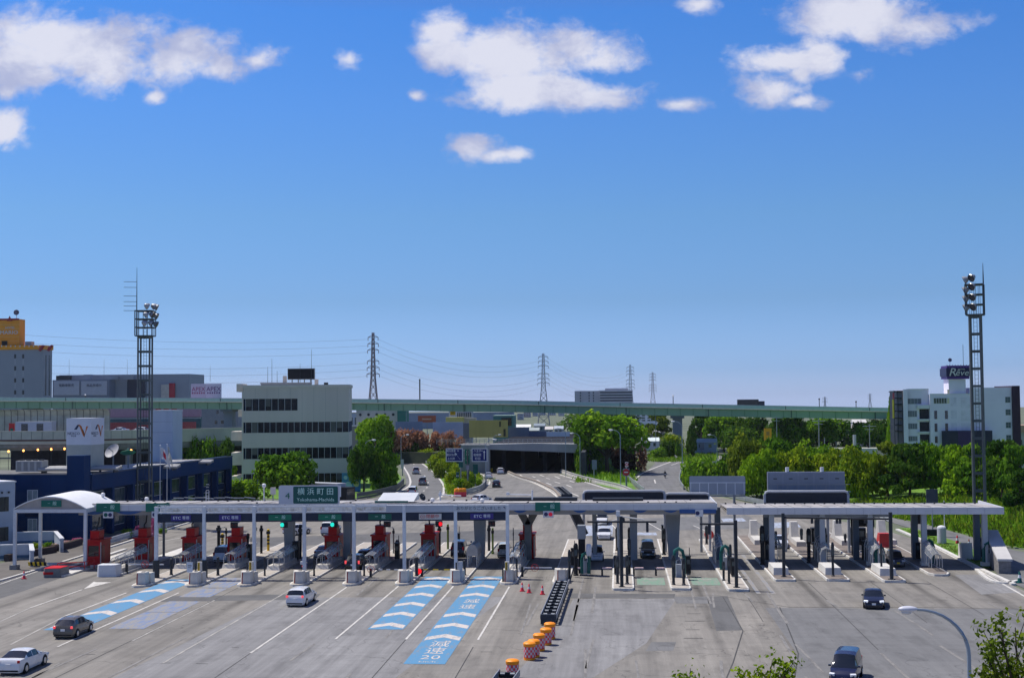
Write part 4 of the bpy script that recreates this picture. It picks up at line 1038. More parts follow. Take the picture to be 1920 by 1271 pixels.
canopy_sign(203,'green board on the canopy edge right of the small arched canopy'); lamp_pair(203,5.88,'white signal board with green and navy lenses at the left of the canopy',teal,ln)
canopy_sign(296,'green board on the canopy edge behind the first gantry post'); lamp_pair(294,5.9,'white signal board partly behind the first gantry post',ln,teal)
canopy_sign(1027,'green board on the canopy edge above the crash-rail island'); lamp_pair(1028,5.88,'white signal board with navy and glowing red lenses above the exit lane',ln,lr)
lamp_pair(1311,5.98,'white signal board with one dark lens at the right of the pale canopy',ln,None,w=.85)
for k in range(1,24):
    xk = x0c + (x1c - x0c) * k / 24; MB().prismx([(147.75,7.0),(157.4,6.60),(157.4,6.65),(147.75,7.05)],xk - .03,xk + .03).build('roof_seam',M('seam_grey',(.22,.21,.21),.8),LC,world=1); MB().box(xk - .02,xk + .02,147.185,147.199,6.31,6.99).build('fascia_joint',M('seam_dark',(.44,.46,.50),.8),LC,world=1)
MB().box(x0c,x1c,147.45,147.75,7.022,7.10).build('gutter',M('seam_grey',(0,0,0)),LC,world=1)
# white dome lamps, dishes and rods standing on the canopy roof
def roof_lamp(px,py,Y,h,label):
    p = at(px,py,Y)
    t = thing('roof_lamp',label,'lamp',(p.x,Y,7.02),0,'small lamps on the canopy roof')
    MB().cyl((0,0,0),(0,0,p.z - 7.02),.07).build('stem',white_metal,t); MB().lathe([(.08,0),(.22,.12),(.24,.38),(.1,.5)],(0,0,p.z - 7.1)).build('lamp_head',sign_white,t,smooth=1)
roof_lamp(193,930,152,1,'white lamp between the arched canopy and the flat canopy'); roof_lamp(495,913,152,1,'tall white lamp left of the place-name sign')
roof_lamp(811,940,150,1,'small lamp on the roof left of the message board'); roof_lamp(904,941,150,1,'small lamp on the roof behind the message board'); roof_lamp(275,938,152,1,'small lamp on the roof behind the first gantry post')
def dish(px,py,Y,r,label,z0,m=None,face=(0,-1,.35),nm='dish_antenna'):
    p = at(px,py,Y); t = thing(nm,label,'antenna',(p.x,Y,z0))
    h = p.z - z0
    d = Vector(face).normalized(); M3 = d.to_track_quat('Z','Y').to_matrix()
    b = MB().lathe([(.02,0),(r * .5,r * .06),(r * .85,r * .18),(r,r * .28),(r * .97,r * .31),(r * .8,r * .2),(r * .4,r * .08),(.02,r * .03)],n=20)
    b.v = [tuple(M3 @ Vector(q) + Vector((0,0,h))) for q in b.v]; b.build('reflector',m or pale_metal,t,smooth=1)
    MB().cyl((0,.1,0),(0,.1,h),r * .09).build('mast',grey_metal,t)
    q = d * r * .8 + Vector((0,0,h)); MB().tube([Vector((0,0,h)),q],r * .05).build('feed_arm',grey_metal,t); MB().ob(q,(r * .18,) * 3).build('feed_horn',grey_metal,t)
dish(791,932,152,.45,'small dark dish antenna on the canopy roof beside the white skylight',7.02,dark_metal,(.7,-.5,.4))
t = thing('skylight','white sloping roof panel on the canopy behind the dull green sign','roof panel',(at(755,938,152.5).x,152.5,7.03)); MB().prismx([(-2,0),(2,0),(2,.75),(-1.6,.15)],-2.6,1.6).build('panel',M('skylight_white',(.62,.64,.66),.4,var=.05),t); MB().box(-2.8,1.0,-2.5,-2.3,-.1,.12).build('teal_edge',teal,t)
for px,Y,lb,L_ in ((845,152,'white traffic-camera arm lying over the roof by the white hatchback',2.4),(975,153,'white rod with a short upright on the roof at the grating',2.8)):
    p = at(px,932,Y)
    t = thing('sensor_arm',lb,'arm',(p.x,Y,7.02)); MB().tube([(-L_ / 2,0,.65),(L_ / 2,0,.55)],.07).build('arm',white_metal,t); MB().cyl((-L_ / 2 if px < 900 else L_ / 2,0,0),(-L_ / 2 if px < 900 else L_ / 2,0,1.1),.09).build('stem',white_metal,t); MB().ob((-L_ / 2,0,.7),(.35,.25,.3)).build('sensor',white_metal,t)
p = at(389,920,152); t = thing('roof_ladder','white ladder standing up from the canopy roof','ladder',(p.x,152,7.0))
b = MB()
for s in (-.17,.17): b.beam((s,0,0),(s,0,p.z - 7),.05)
for k in range(6): b.beam((-.17,0,.3 + .33 * k),(.17,0,.3 + .33 * k),.04)
b.build('rails',white_metal,t)
p = at(502,905,152); t = thing('junction_box','cream box on a stand left of the place-name sign','box',(at(512,930,152).x,152,7.02)); MB().box(-.28,.28,-.15,.15,.75,1.55).build('box',conc,t); MB().box(-.05,.05,-.05,.05,0,.75).build('stand',grey_metal,t)
# small arched canopy at the far left
AC = thing('arched_canopy','small white arched canopy over the leftmost booth','canopy',(-64,149.5,0))
xa = at(40,940,147).x; xb = at(152,940,144).x + .2
ya0,ya1 = 145.0,152.6
b = MB(); n = 14
arc = [(xa + (xb - xa) * k / n,6.75 + 1.35 * math.sin(PI * (k + .0) / n) ** .9 * 1.0) for k in range(n + 1)]
skew = .35
vs = [(x,ya0,z) for x,z in arc] + [(x + skew,ya1,z + .15) for x,z in arc] + [(x,ya0,z - .12) for x,z in arc] + [(x + skew,ya1,z + .03) for x,z in arc]
m = n + 1; fs = []
for k in range(n): fs += [(k,k + 1,m + k + 1,m + k),(2 * m + k + 1,2 * m + k,3 * m + k,3 * m + k + 1),(k + 1,k,2 * m + k,2 * m + k + 1),(m + k,m + k + 1,3 * m + k + 1,3 * m + k)]
fs += [(0,m,3 * m,2 * m),(n,2 * m + n,3 * m + n,m + n)]
b.add(vs,fs).build('roof',M('arch_roof',(.80,.81,.82),.45,var=.04),AC,world=1,smooth=1)
MB().prismy([(arc[0][0] + .25,6.7)] + [(x,z - .16) for x,z in arc[1:-1]] + [(arc[-1][0] - .25,6.7)],ya0 + .12,ya0 + .2).build('gable_panel',M('gable',(.40,.36,.33),.6,var=.2),AC,world=1)
MB().box(xa,xb,ya0,ya0 + .3,6.28,6.68).build('edge_beam',white_metal,AC,world=1); MB().box(xa,xa + .3,ya0 + .3,ya1,6.28,6.68).build('edge_beam',white_metal,AC,world=1)
MB().box(xb - .3,xb,ya0 + .3,ya1,6.28,6.68).build('edge_beam',white_metal,AC,world=1)
for x,y in ((xa + .15,ya0 + .15),(xb - .15,ya0 + .15),(xa + .3,ya1 - 1.2)):
    MB().box(x - .16,x + .16,y - .16,y + .16,.5,6.3).build('post',white_metal,AC,world=1); MB().box(x - .42,x + .42,y - .42,y + .42,0,.5).build('footing',conc_dark,AC,world=1)
xs = (xa + xb) / 2 + .15
t = thing('lane_sign','green board in the gable of the small arched canopy','sign',(xs,ya0 + .1,7.3)); MB().box(-1.15,1.15,-.08,0,-.36,.36).build('board',M('board_teal_green',(0,0,0)),t)
text('lettering','一',.36,letter_mint,(-.25,-.095,0),parent=t,sx=.8); text('lettering','般',.48,letter_mint,(.4,-.095,0),parent=t)
# red railings, striped bar, cone and planters at the far left
def railing(pts,z,m,label,name='railing'):
    t = thing(name,label,'railing',(pts[0][0],pts[0][1],0)); b = MB()
    for k in range(len(pts) - 1):
        for zz in (z,z * .55): b.tube([(pts[k][0],pts[k][1],zz),(pts[k + 1][0],pts[k + 1][1],zz)],.05,5)
    b.build('rails',m,t,world=1)
    for p in pts: MB().cyl((p[0],p[1],0),(p[0],p[1],z),.05).build('upright',m,t,world=1)
railing([(-61.5,142.5),(-59.0,143.8),(-58.8,146)],1.0,red_sign,'red railing on the nose under the arched canopy')
t = thing('barrier_bar','yellow and black striped bar beside the arched canopy foot','barrier bar',(-66.5,146.3,.25))
for k in range(8): MB().prismy([(k * .26,0),(k * .26 + .26,0),(k * .26 + .16,.42),(k * .26 - .1,.42)],-.05,.05).build('bar_segment',(yellow,black)[k % 2],t)
MB().box(2.15,3.6,-.03,.03,.12,.36).build('pale_segment',pale_metal,t)
def cone(x,y,label,s=1.0,z=0.02,m=None):
    t = thing('traffic_cone',label,'traffic cone',(x,y,z),0,'traffic cones')
    MB().lathe([(.16 * s,.04),(.05 * s,.72 * s),(.03 * s,.74 * s)],n=12).build('cone',m or pink_red,t,smooth=1); MB().box(-.2 * s,.2 * s,-.2 * s,.2 * s,0,.05).build('base',m or pink_red,t)
    MB().lathe([(.117 * s,.32 * s),(.085 * s,.52 * s)],n=12).build('white_band',sign_white,t)
for (px,py),lb in (((979,1108),'traffic cone nearest the concrete nose, left of a row of three'),((992,1111),'middle traffic cone in the row of three'),((1017,1114),'traffic cone nearest the black crash rail'),((45,1085),'pink traffic cone at the kerb near the arched canopy')):
    x,y = g(px,py); cone(x,y,lb,1.12)
# crash rails and barrels before the exit islands
def crash_rail(p0,p1,w,label,n=10):
    (xA,yA),(xB,yB) = p0,p1; a = math.atan2(-(xB - xA),yB - yA); L = math.hypot(xB - xA,yB - yA)
    t = thing('crash_rail',label,'crash cushion',(xA,yA,0),a)
    for s in (-1,1): MB().box(s * w / 2 - .05,s * w / 2 + .05,0,L,.45,.80).build('side_beam',grey_metal,t); MB().box(s * w / 2 - .03,s * w / 2 + .03,.05,L,.82,.88).build('side_beam',steel,t)
    MB().prismx([(-.3,.1),(.25,.1),(.25,.85),(-.1,.85)],-w / 2,w / 2).build('nose',dark_metal,t)
    for k in range(n):
        y = L * (k + .7) / n; b = MB().box(-w / 2 + .06,w / 2 - .06,y - .08,y + .08,.3,.78); b.build('cross_bar',dark_metal,t)
        for s in (-.25,.25): MB().ob((s * w,y - .3,.74),(.30,.20,.08),rx=.3).build('bag',M('cushion_pale',(.24,.26,.28),.5,var=.3),t)
    for k in range(4):
        y = L * (k + .3) / 4
        for s in (-1,1): MB().box(s * w / 2 - .06,s * w / 2 + .06,y - .06,y + .06,0,.45).build('leg',dark_metal,t)
    MB().box(-w / 2 + .05,w / 2 - .05,.3,L,.06,.12).build('tray',black,t)
crash_rail((-6.0,110.0),(-5.75,131.5),1.25,'long black crash rail pointing down the plaza from the exit island',12)
x,y = g(952,1266); crash_rail((-7.95,78.0),(-7.35,87.6),1.3,'end of a second crash rail at the bottom edge of the photo',5)
def drum(x,y,label):
    t = thing('safety_drum',label,'barrel',(x,y,0),rn.uniform(0,1),'orange cushion drums')
    MB().lathe([(.42,0),(.42,.16)],n=18).build('base_band',orange,t)
    MB().lathe([(.40,.16),(.42,.2),(.42,.92),(.40,.95)],n=18).build('body',pink_red,t,smooth=1)
    ck = MB()
    for r in range(4):
        for k in range(9):
            a0 = 2 * PI * (k + .5 * (r % 2)) / 9; a1 = a0 + PI / 9; z0,z1 = .22 + .175 * r,.22 + .175 * (r + 1); R_ = .426
            ck.add([(R_ * math.cos(a0),R_ * math.sin(a0),z0),(R_ * math.cos(a1),R_ * math.sin(a1),z0),(R_ * math.cos(a1),R_ * math.sin(a1),z1),(R_ * math.cos(a0),R_ * math.sin(a0),z1)],[(0,1,2,3)])
    ck.build('check_pattern',M('check_pale',(.62,.52,.54),.5,var=0),t)
    MB().lathe([(.42,.94),(.45,1.0),(.45,1.16),(.36,1.24),(.1,1.28)],n=18).build('lid',orange,t,smooth=1)
for (px,py),lb in (((961,1271),'orange checked drum half behind the rail end at the bottom'),((993,1236),'orange checked drum standing in front of its twin, lowest pair of the row'),((1001,1231),'orange checked drum mostly hidden behind the front drum of the pair'),((1011,1219),'orange checked drum in the middle of the row'),((1024,1208),'orange checked drum second nearest the long crash rail'),((1031,1197),'orange checked drum touching the end of the long crash rail')):
    x,y = g(px,py); drum(x,y,lb)

# ------------------------------------------------------------------ toll plaza, exit side
RI = [(0.15,129.9,2.15,176),(5.7,130.2,2.0,176),(11.15,129.6,2.1,176),(16.4,136.7,2.2,181),(21.7,136.8,2.3,184),(27.1,136.2,2.3,186),(32.75,140.9,2.2,180)]
RL = ['square-ended island with the T-shaped antenna post','square-ended island with the teal hoop','square-ended island with the lone arm post','kerbed island with the left post of the dark beam frame','kerbed island with the bent dark post between the frame posts','kerbed island with the right post of the dark beam frame','rounded kerbed island with the leaning guard cage next to the right kerb']
for i,(x,y0,w,y1) in enumerate(RI):
    t = thing('toll_island',RL[i],'traffic island',(x,y0,0),0,'kerbed islands of the exit lanes')
    L = y1 - y0; h = w / 2
    P = [(-h,.45),(-h * .85,0),(h * .85,-.1),(h,.35),(h,L),(-h,L)] if i < 6 else [(-h,1.2),(-h * .6,.2),(0,0),(h * .6,.2),(h,1.2),(h,L),(-h,L)]
    MB().prism(P,0,.22).build('kerb',kerb_m,t)
    q = [(a * .84,.22 + (b - .0) * .99) for a,b in P]
    MB().prism(q,.21,.235).build('infill',island_top if i < 3 else M('island_dark',(.20,.17,.15),.9,var=.3),t)
    if i > 2 and i < 6:
        MB().prism([(-h * .72,3.2),(h * .72,3.2),(h * .72,8.2),(-h * .72,8.2)],.23,.95,.93).build('plinth',M('plinth_white',(.62,.61,.58),.7,var=.12),t)
# rear ends: sloping white concrete noses facing the oncoming traffic
for i,(px,py,lb) in enumerate(((1335,1012,'white rear nose of the lone arm post island'),(1412,1012,'tall white rear nose at the back of the left frame island'),(1487,1015,'tall white rear nose behind the white sedan'),(1568,1013,'tall white rear nose between the bent post and the dark boxes'),(1650,1012,'largest white rear nose beside the red barrier block'))):
    x,y = g(px,py); s = .7 if i == 0 else 1.0
    t = thing('barrier_block',lb,'concrete barrier',(x,y,.05),0,'white rear noses of the exit islands')
    MB().prismx([(-2.6,0),(2.4,0),(1.6,.5),(.4,1.0),(-.2,2.6 * s),(-1.3,2.6 * s),(-2.0,.8)],-.45,.45).build('nose',M('nose_white',(.56,.54,.50),.75,var=.15),t)
    if i > 0: MB().prism([(-.6,-8),(.6,-8),(.6,-2),(-.6,-2)],.1,.75,.95).build('side_wall',M('nose_white',(0,0,0)),t)
# right canopy
RCN = thing('toll_canopy','newer flat silver canopy on slim square posts at the right','canopy',(26,151.5,0))
xl,xr = at(1361,955,147.4).x + .1,at(1879,952,147.4).x
MB().prismx([(147.65,6.38),(156.9,6.08),(156.9,6.2),(147.65,6.50)],xl,xr).build('roof',roof_m,RCN,world=1)
MB().box(xl,xr,147.4,147.64,5.78,6.52).build('fascia',M('fascia_silver',(.60,.61,.65),.45,var=.06),RCN,world=1)
MB().box(xr + .005,xr + .2,147.4,157.1,5.78,6.53).build('end_cap',M('fascia_silver',(0,0,0)),RCN,world=1)
MB().box(xl,xr,156.91,157.1,5.78,6.24).build('fascia',M('fascia_silver',(0,0,0)),RCN,world=1)
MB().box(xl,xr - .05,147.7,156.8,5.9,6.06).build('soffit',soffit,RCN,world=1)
MB().box(at(1432,970,149).x,at(1672,970,149).x,148.6,149.4,5.38,6.09).build('inner_beam',M('inner_beam',(.22,.25,.30),.5,var=.1),RCN,world=1)
for px,py in ((1449,1064),(1543,1063),(1637,1066),(1735,1064),(1853,1066)):
    x,y = g(px,py)
    MB().box(x - .27,x + .27,148.3 - .27,148.3 + .27,.2,6.1).build('column',M('column_light',(.38,.41,.45),.5,var=.08,streak=True),RCN,world=1); MB().box(x - .42,x + .42,147.9,148.7,.2,.6).build('column_foot',conc,RCN,world=1)
for px in (1345,1436,1532,1603,1713,1829):
    x = at(px,1000,154).x
    MB().box(x - .32,x + .32,153.2,153.8,.2,6.1).build('column',M('column_blue',(.10,.13,.17),.5,var=.15,streak=True),RCN,world=1)
rb = MB(); rn = random.Random(9)
for k in range(26):
    xk = xl + (xr - xl) * (k + .5) / 26; rb.box(xk - .09,xk + .09,156.2,156.4,6.19,6.40)
rb.build('roof_bolts',dark_metal,RCN,world=1)
for k in range(11):
    xk = at(1382 + 44 * k,945,151).x; MB().prismx([(150.4 - .4 * (k % 2),6.413),(152.2,6.36),(152.2,6.37),(150.4 - .4 * (k % 2),6.428)],xk - .55,xk + .55).build('roof_patch',M('roof_patch',(.28,.28,.30),.7,var=.3),RCN,world=1)  # row of thin darker patches along the roof
for k in range(1,16):
    xk = xl + (xr - xl) * k / 16; MB().prismx([(147.65,6.48),(156.9,6.18),(156.9,6.23),(147.65,6.53)],xk - .025,xk + .025).build('roof_seam',M('seam_grey',(0,0,0)),RCN,world=1); MB().box(xk - .02,xk + .02,147.385,147.399,5.79,6.51).build('fascia_joint',M('seam_dark',(0,0,0)),RCN,world=1)
# sign structures seen from behind, standing just past the canopies
def frame_sign(px0,py0,px1,py1,Y,label,feet=True):
    x0,x1,z0,z1 = fr(px0,py0,px1,py1,Y)
    t = thing('sign_board',label,'sign',((x0 + x1) / 2,Y,0),0,'dark overhead boards behind the exit canopies'); w = (x1 - x0) / 2; zc = 5.2
    MB().prismy(rr(2 * w - .3,z1 - zc,.3,cz=(z1 + zc) / 2 - .1),-.06,.06).build('board_back',M('board_back',(.018,.022,.035),.5,var=.3),t)
    b = MB(); pts = [(-w,0,zc - .4),(-w,0,z1 - .35),(-w + .12,0,z1 - .1),(-w + .4,0,z1)] + [(w - .4,0,z1),(w - .12,0,z1 - .1),(w,0,z1 - .35),(w,0,zc - .4)]
    b.tube(pts,.16,8).build('pipe_frame',pale_metal,t,smooth=1)
    for s in (-1,1): MB().cyl((s * w,0,0),(s * w,0,zc - .38),.17).build('post',pale_metal,t)
frame_sign(1094,920,1246,938,160.5,'dark overhead board with a pale pipe frame behind the grey canopy')
frame_sign(1247,925,1330,938,161.5,'smaller dark overhead board right of the framed one, partly hidden by the white sign back')
frame_sign(1434,921,1590,942,160.0,'dark overhead board with a pale pipe frame under the grey cabinet sign')
x0,x1,z0,z1 = fr(1293,892,1397,927,162.5)
t = thing('sign_board','pale ribbed back of a large sign right of the grey canopy','sign',((x0 + x1) / 2,162.5,0)); w = (x1 - x0) / 2
MB().prismy(rr(2 * w,z1 - z0,.18,cz=(z0 + z1) / 2),-.03,.03).build('board_back',M('sign_back',(.34,.37,.42),.55,var=.07),t)
for k in range(7): MB().box(-w + .15 + (2 * w - .3) * k / 6 - .05,-w + .15 + (2 * w - .3) * k / 6 + .05,-.10,-.035,z0,(z0 + z1) / 2 + .25).build('rib',white_metal,t)
MB().box(-w,w,-.09,-.035,(z0 + z1) / 2 + .26,(z0 + z1) / 2 + .38).build('rail',white_metal,t); MB().box(-w,w,-.12,-.02,z0 - .25,z0 - .05).build('walkway',grey_metal,t)
for s in (-.6,.6): MB().cyl((s * w,.15,0),(s * w,.15,z1 - .4),.16).build('post',grey_metal,t)
x0,x1,z0,z1 = fr(1439,884,1583,919,163)
t = thing('sign_board','grey cabinet sign seen from behind above the right canopy','sign',((x0 + x1) / 2,163,0)); w = (x1 - x0) / 2
cab = M('sign_cabinet',(.25,.28,.35),.5,var=.08)
MB().box(-w,w,-.25,.25,z0,z1).build('cabinet',cab,t)
for k in range(5):
    xk = -w + 2 * w * (k + .5) / 5; MB().box(xk - w * .175,xk + w * .175,-.285,-.25,z0 + .2,z1 - .2).build('hatch',M('cabinet_hatch',(.22,.25,.31),.5,var=.08),t); MB().box(xk - .22,xk + .22,-.31,-.285,z1 - .85,z1 - .75).build('handle',black,t)
for s in (-.48,.42): MB().cyl((s * w,0,z1),(s * w,0,z1 + .55),.22).build('beacon',sign_white,t)
MB().box(-w - .2,w + .6,-.75,-.3,z0 - .2,z0 - .1).build('walkway',grey_metal,t)
b = MB(); b.beam((-w,-.72,z0 + .75),(w + .55,-.72,z0 + .75),.05)
for k in range(9): b.beam((-w + 2 * w * k / 8,-.72,z0 - .1),(-w + 2 * w * k / 8,-.72,z0 + .75),.05)
b.build('guard_rail',grey_metal,t)
for s in (-.55,.55): MB().cyl((s * w,.3,0),(s * w,.3,z0),.2).build('post',pale_metal,t)
# antenna posts and the dark beam frame
def ant_post(px,py,ptop,label,arms=(),r=.17):
    x,y = g(px,py,.22); h = at(px,ptop,y).z
    t = thing('antenna_post',label,'post',(x,y,.22),0,'dark antenna posts of the exit lanes')
    MB().cyl((0,0,0),(0,0,h - .22),r,n=12).build('post',dark_metal,t,smooth=1); MB().cyl((0,0,0),(0,0,.06),r * 1.9).build('base_plate',dark_metal,t)
    for pa,pz in arms:
        q = at(pa,pz,y); b = MB().tube([(0,0,q.z - .22),(q.x - x,0,q.z - .22)],.10,8); b.build('arm',dark_metal,t)
        sgn = 1 if q.x > x else -1
        MB().box((q.x - x) - sgn * .9 - .12,(q.x - x) - sgn * .9 + .12,-.14,.14,q.z - .22 - 1.0,q.z - .3).build('antenna_head',dark_metal,t)
    return t,x,y,h
ant_post(1166,1100,968,'T-shaped dark antenna post with arms over two exit lanes',((1101,978),(1231,978)))
ant_post(1381,1101,975,'dark post with one arm reaching left over the lane',((1312,982),))
t,x,y,h = ant_post(1470,1081,962,'left post carrying the long dark beam over three lanes')
x2,y2 = g(1672,1086,.22); MB().tube([(0,0,h - .65),(x2 - x,y2 - y,h - .65)],.11,8).build('cross_beam',dark_metal,t)
for k in (.28,.52,.55,.8): MB().box((x2 - x) * k - .12,(x2 - x) * k + .12,-.14,.14,h - 1.25,h - .7).build('antenna_head',dark_metal,t)
ant_post(1672,1086,960,'right post of the long dark beam, beside the small yellow-plated car',r=.19)
# white camera stand over the grey canopy front
x,y = g(1160,1075,.22); zt = at(1166,958,y).z
t = thing('camera_stand','white camera arms on a mast behind the T-shaped antenna post','camera mast',(x,y,.22))
MB().cyl((0,0,0),(0,0,zt - .4),.12).build('mast',grey_metal,t); MB().tube([(0,0,zt - .75),(2.7,.1,zt - 1.1)],.09).build('arm',M('arm_cream',(.66,.64,.60),.5,var=.05),t); MB().tube([(0,0,zt - 1.1),(-2.4,.1,zt - 1.65)],.08).build('arm',M('arm_cream',(0,0,0)),t)
MB().ob((0,0,zt - .45),(.4,.4,.55)).build('camera',sign_white,t); MB().sph((.45,0,zt - 1.1),.28).build('camera',dark_metal,t)
# dark bollards, teal hoops and cages on the exit islands
BL = [(1068,1085,1030,.13,'dark bollard left of the teal cabinet on the crash-rail island'),(1080,1078,1018,.2,'thick black column on the crash-rail island'),(1092,1062,1008,.15,'black pole at the back of the crash-rail island'),(1158,1094,1042,.14,'dark bollard left of the T-shaped antenna post'),(1176,1094,1040,.14,'dark bollard right of the T-shaped antenna post'),
      (1162,1060,1010,.16,'dark pole behind the T-shaped antenna post'),(1180,1058,1008,.16,'second dark pole behind the T-shaped antenna post'),(1158,1032,988,.2,'black box post far back on the antenna island'),(1181,1032,988,.2,'black box post far back beside the pale column'),
      (1263,1096,1040,.14,'dark bollard under the left leg of the teal hoop'),(1282,1096,1046,.14,'dark bollard under the right leg of the teal hoop'),(1245,1040,990,.18,'dark post left of the wide pale column'),(1357,1088,1052,.12,'dark bollard left on the lone arm post island'),(1367,1094,1040,.12,'dark bollard in the middle of the lone arm post island'),(1370,1075,1020,.12,'dark thin pole behind the lone arm post'),
      (1325,1020,985,.16,'dark pole beside the red hose reel'),(1562,1080,1016,.13,'bent dark post on the island between the frame posts'),(1653,1075,1018,.11,'dark pole at the front of the right frame island'),(1430,1058,985,.22,'dark blue equipment column at the left of the right canopy'),(1455,1030,995,.14,'dark pole beside the white sedan'),
      (1517,1055,990,.2,'dark green equipment column right of the white sedan'),(1549,1035,1000,.14,'dark bollard left of the bent post'),(1503,1020,990,.16,'dark bollard on the second rear nose'),(1585,1022,1000,.14,'dark bollard on the third rear nose'),(1604,1040,1014,.14,'dark bollard in front of the dark boxes')]
for px,py,pt,r,lb in BL:
    x,y = g(px,py,.22); h = at(px,pt,y).z - .22
    t = thing('bollard',lb,'bollard',(x,y,.22),0,'dark posts on the exit islands')
    MB().lathe([(r * 1.4,0),(r * 1.4,.1),(r,.14),(r,h * .55),(r * 1.25,h * .58),(r * 1.25,h * .92),(r * .7,h)],n=10).build('shaft',dark_metal if r < .19 else black,t)
    MB().box(-r * .7,r * .7,-r * 1.3,-r * 1.18,h * .62,h * .8).build('display',glass_mid,t)
def hoop(px,py,ptop,w,label):
    x,y = g(px,py,.22); h = (at(px,ptop,y).z - .22) * .9
    t = thing('teal_hoop',label,'equipment arch',(x,y,.22),0,'teal equipment arches')
    MB().tube([(-w / 2,0,0),(-w / 2,0,h * .7),(-w * .36,0,h * .92),(0,0,h),(w * .36,0,h * .92),(w / 2,0,h * .7),(w / 2,0,0)],.19,8).build('arch',teal,t,smooth=1)
    MB().box(-w * .3,w * .3,.1,.5,0,1.3).build('cabinet',pale_metal,t); MB().tube([(-w * .25,-.1,0),(-w * .25,-.1,1.7),(.2,-.1,1.9),(w * .3,-.1,1.2)],.04).build('cable',white_metal,t)
hoop(1273,1082,1022,1.05,'teal hoop over a pale cabinet in front of the wide column'); hoop(1098,1075,1032,.7,'teal cabinet arch beside the crash-rail island columns'); hoop(1360,1068,1018,.8,'teal arch behind the clear guard panel of the lone arm post')
hoop(1743,1055,1008,.9,'teal arch around the fourth canopy post'); hoop(1650,1062,1020,.8,'dark teal arch behind the right frame post'); hoop(1853,1060,1012,.9,'teal arch around the last canopy post at the right')
for px,py,w,h,lb in ((1351,1062,1.0,2.0,'clear curved guard panel beside the lone arm post'),(1458,1058,1.3,1.9,'tall guard cage left of the dark frame post'),(1550,1064,1.25,1.8,'guard cage behind the bent dark post'),(1648,1066,1.3,1.9,'guard cage behind the right frame post'),(1757,1070,1.1,1.5,'leaning steel guard cage on the rounded island')):
    x,y = g(px,py,.25); cage(x,y,y + 4.6,lb,w,h,z=.25,rise=.9,plinth=False)
t = thing('equipment_column','grey boxy column with machinery left of the exit lanes','equipment',(*g(1091,1075,.2),.2)); MB().box(-.35,.35,0,1.2,0,3.6).build('cabinet',black,t); MB().box(-.42,.42,-.1,1.3,3.6,5.0).build('upper_housing',grey_metal,t); MB().lathe([(.25,0),(.3,.3),(.3,1.0),(.2,1.2)],(.75,-.2,1.9)).build('white_drum',sign_white,t,smooth=1)
t = thing('sign_board','narrow dark ribbed panel hanging beside the Y-shaped strut','panel',(*g(1085,1040),0)); p = at(1070,975,158)
b = MB(); t.location = (p.x,158,0)
b.add([(-.55,0,6.2),(.55,0,6.2),(2.1,-1,2.8),(1.3,-1,2.4),(-.55,.15,6.2),(.55,.15,6.2),(2.1,-.85,2.8),(1.3,-.85,2.4)],[(3,2,1,0),(4,5,6,7),(0,1,5,4),(1,2,6,5),(2,3,7,6),(3,0,4,7)]); b.build('panel',M('slate_panel',(.05,.06,.085),.5,var=.3),t)
MB().beam((-.6,-.05,6.2),(1.25,-1.05,2.4),.14).build('edge_rail',pale_metal,t)
for px,py,w,h,lb,m in ((1617,972,4.0,2.6,'black overhead sign back under the right canopy',black),(1722,968,2.6,2.4,'dark brown board on two legs at the right end of the canopy',M('brown_board',(.045,.035,.04),.5,var=.2))):
    p = at(px,py,157.2); t = thing('sign_board',lb,'sign',(p.x,157.2,0)); MB().box(-w / 3,w / 3,-.1,.1,p.z - h * .35,p.z + h * .42).build('board_back',m,t)
    for s in (-1,1): MB().cyl((s * w * .3,.15,0),(s * w * .3,.15,p.z + h * .3),.09).build('post',dark_metal,t)
for px,py,lb in ((1610,1020,'black ticket cabinet behind the third canopy post'),(1537,1020,'dark machine cabinet under the second canopy post')):
    x,y = g(px,py + 14); t = thing('control_box',lb,'cabinet',(x,y,.2)); MB().box(-.9,.9,0,1.4,.6,2.6).build('cabinet',black,t); MB().box(-.7,.7,-.03,0,1.6,2.3).build('panel',glass_mid,t); MB().box(-.5,.5,.1,1.2,0,.6).build('foot',conc,t)
x,y = g(1660,1030); t = thing('barrier_block','red plastic barrier block behind the right frame post','barrier',(x,y,0)); MB().prismx([(0,0),(2.6,0),(2.2,1.1),(1.5,1.9),(.4,1.9),(.3,.8)],-.6,.6).build('block',M('barrier_red',(.60,.05,.045),.5,var=.12),t); MB().box(-.62,.62,.6,1.0,.7,.95).build('pale_slot',sign_white,t)
x,y = g(1330,1020); t = thing('hose_reel','red round hose reel at the back of the lone arm post island','hose reel',(x,y,.3)); MB().cyl((0,0,.9),(0,.35,.9),.6,n=16).build('reel',M('barrier_red',(0,0,0)),t); MB().box(-.08,.08,0,.3,0,.5).build('stand',dark_metal,t)
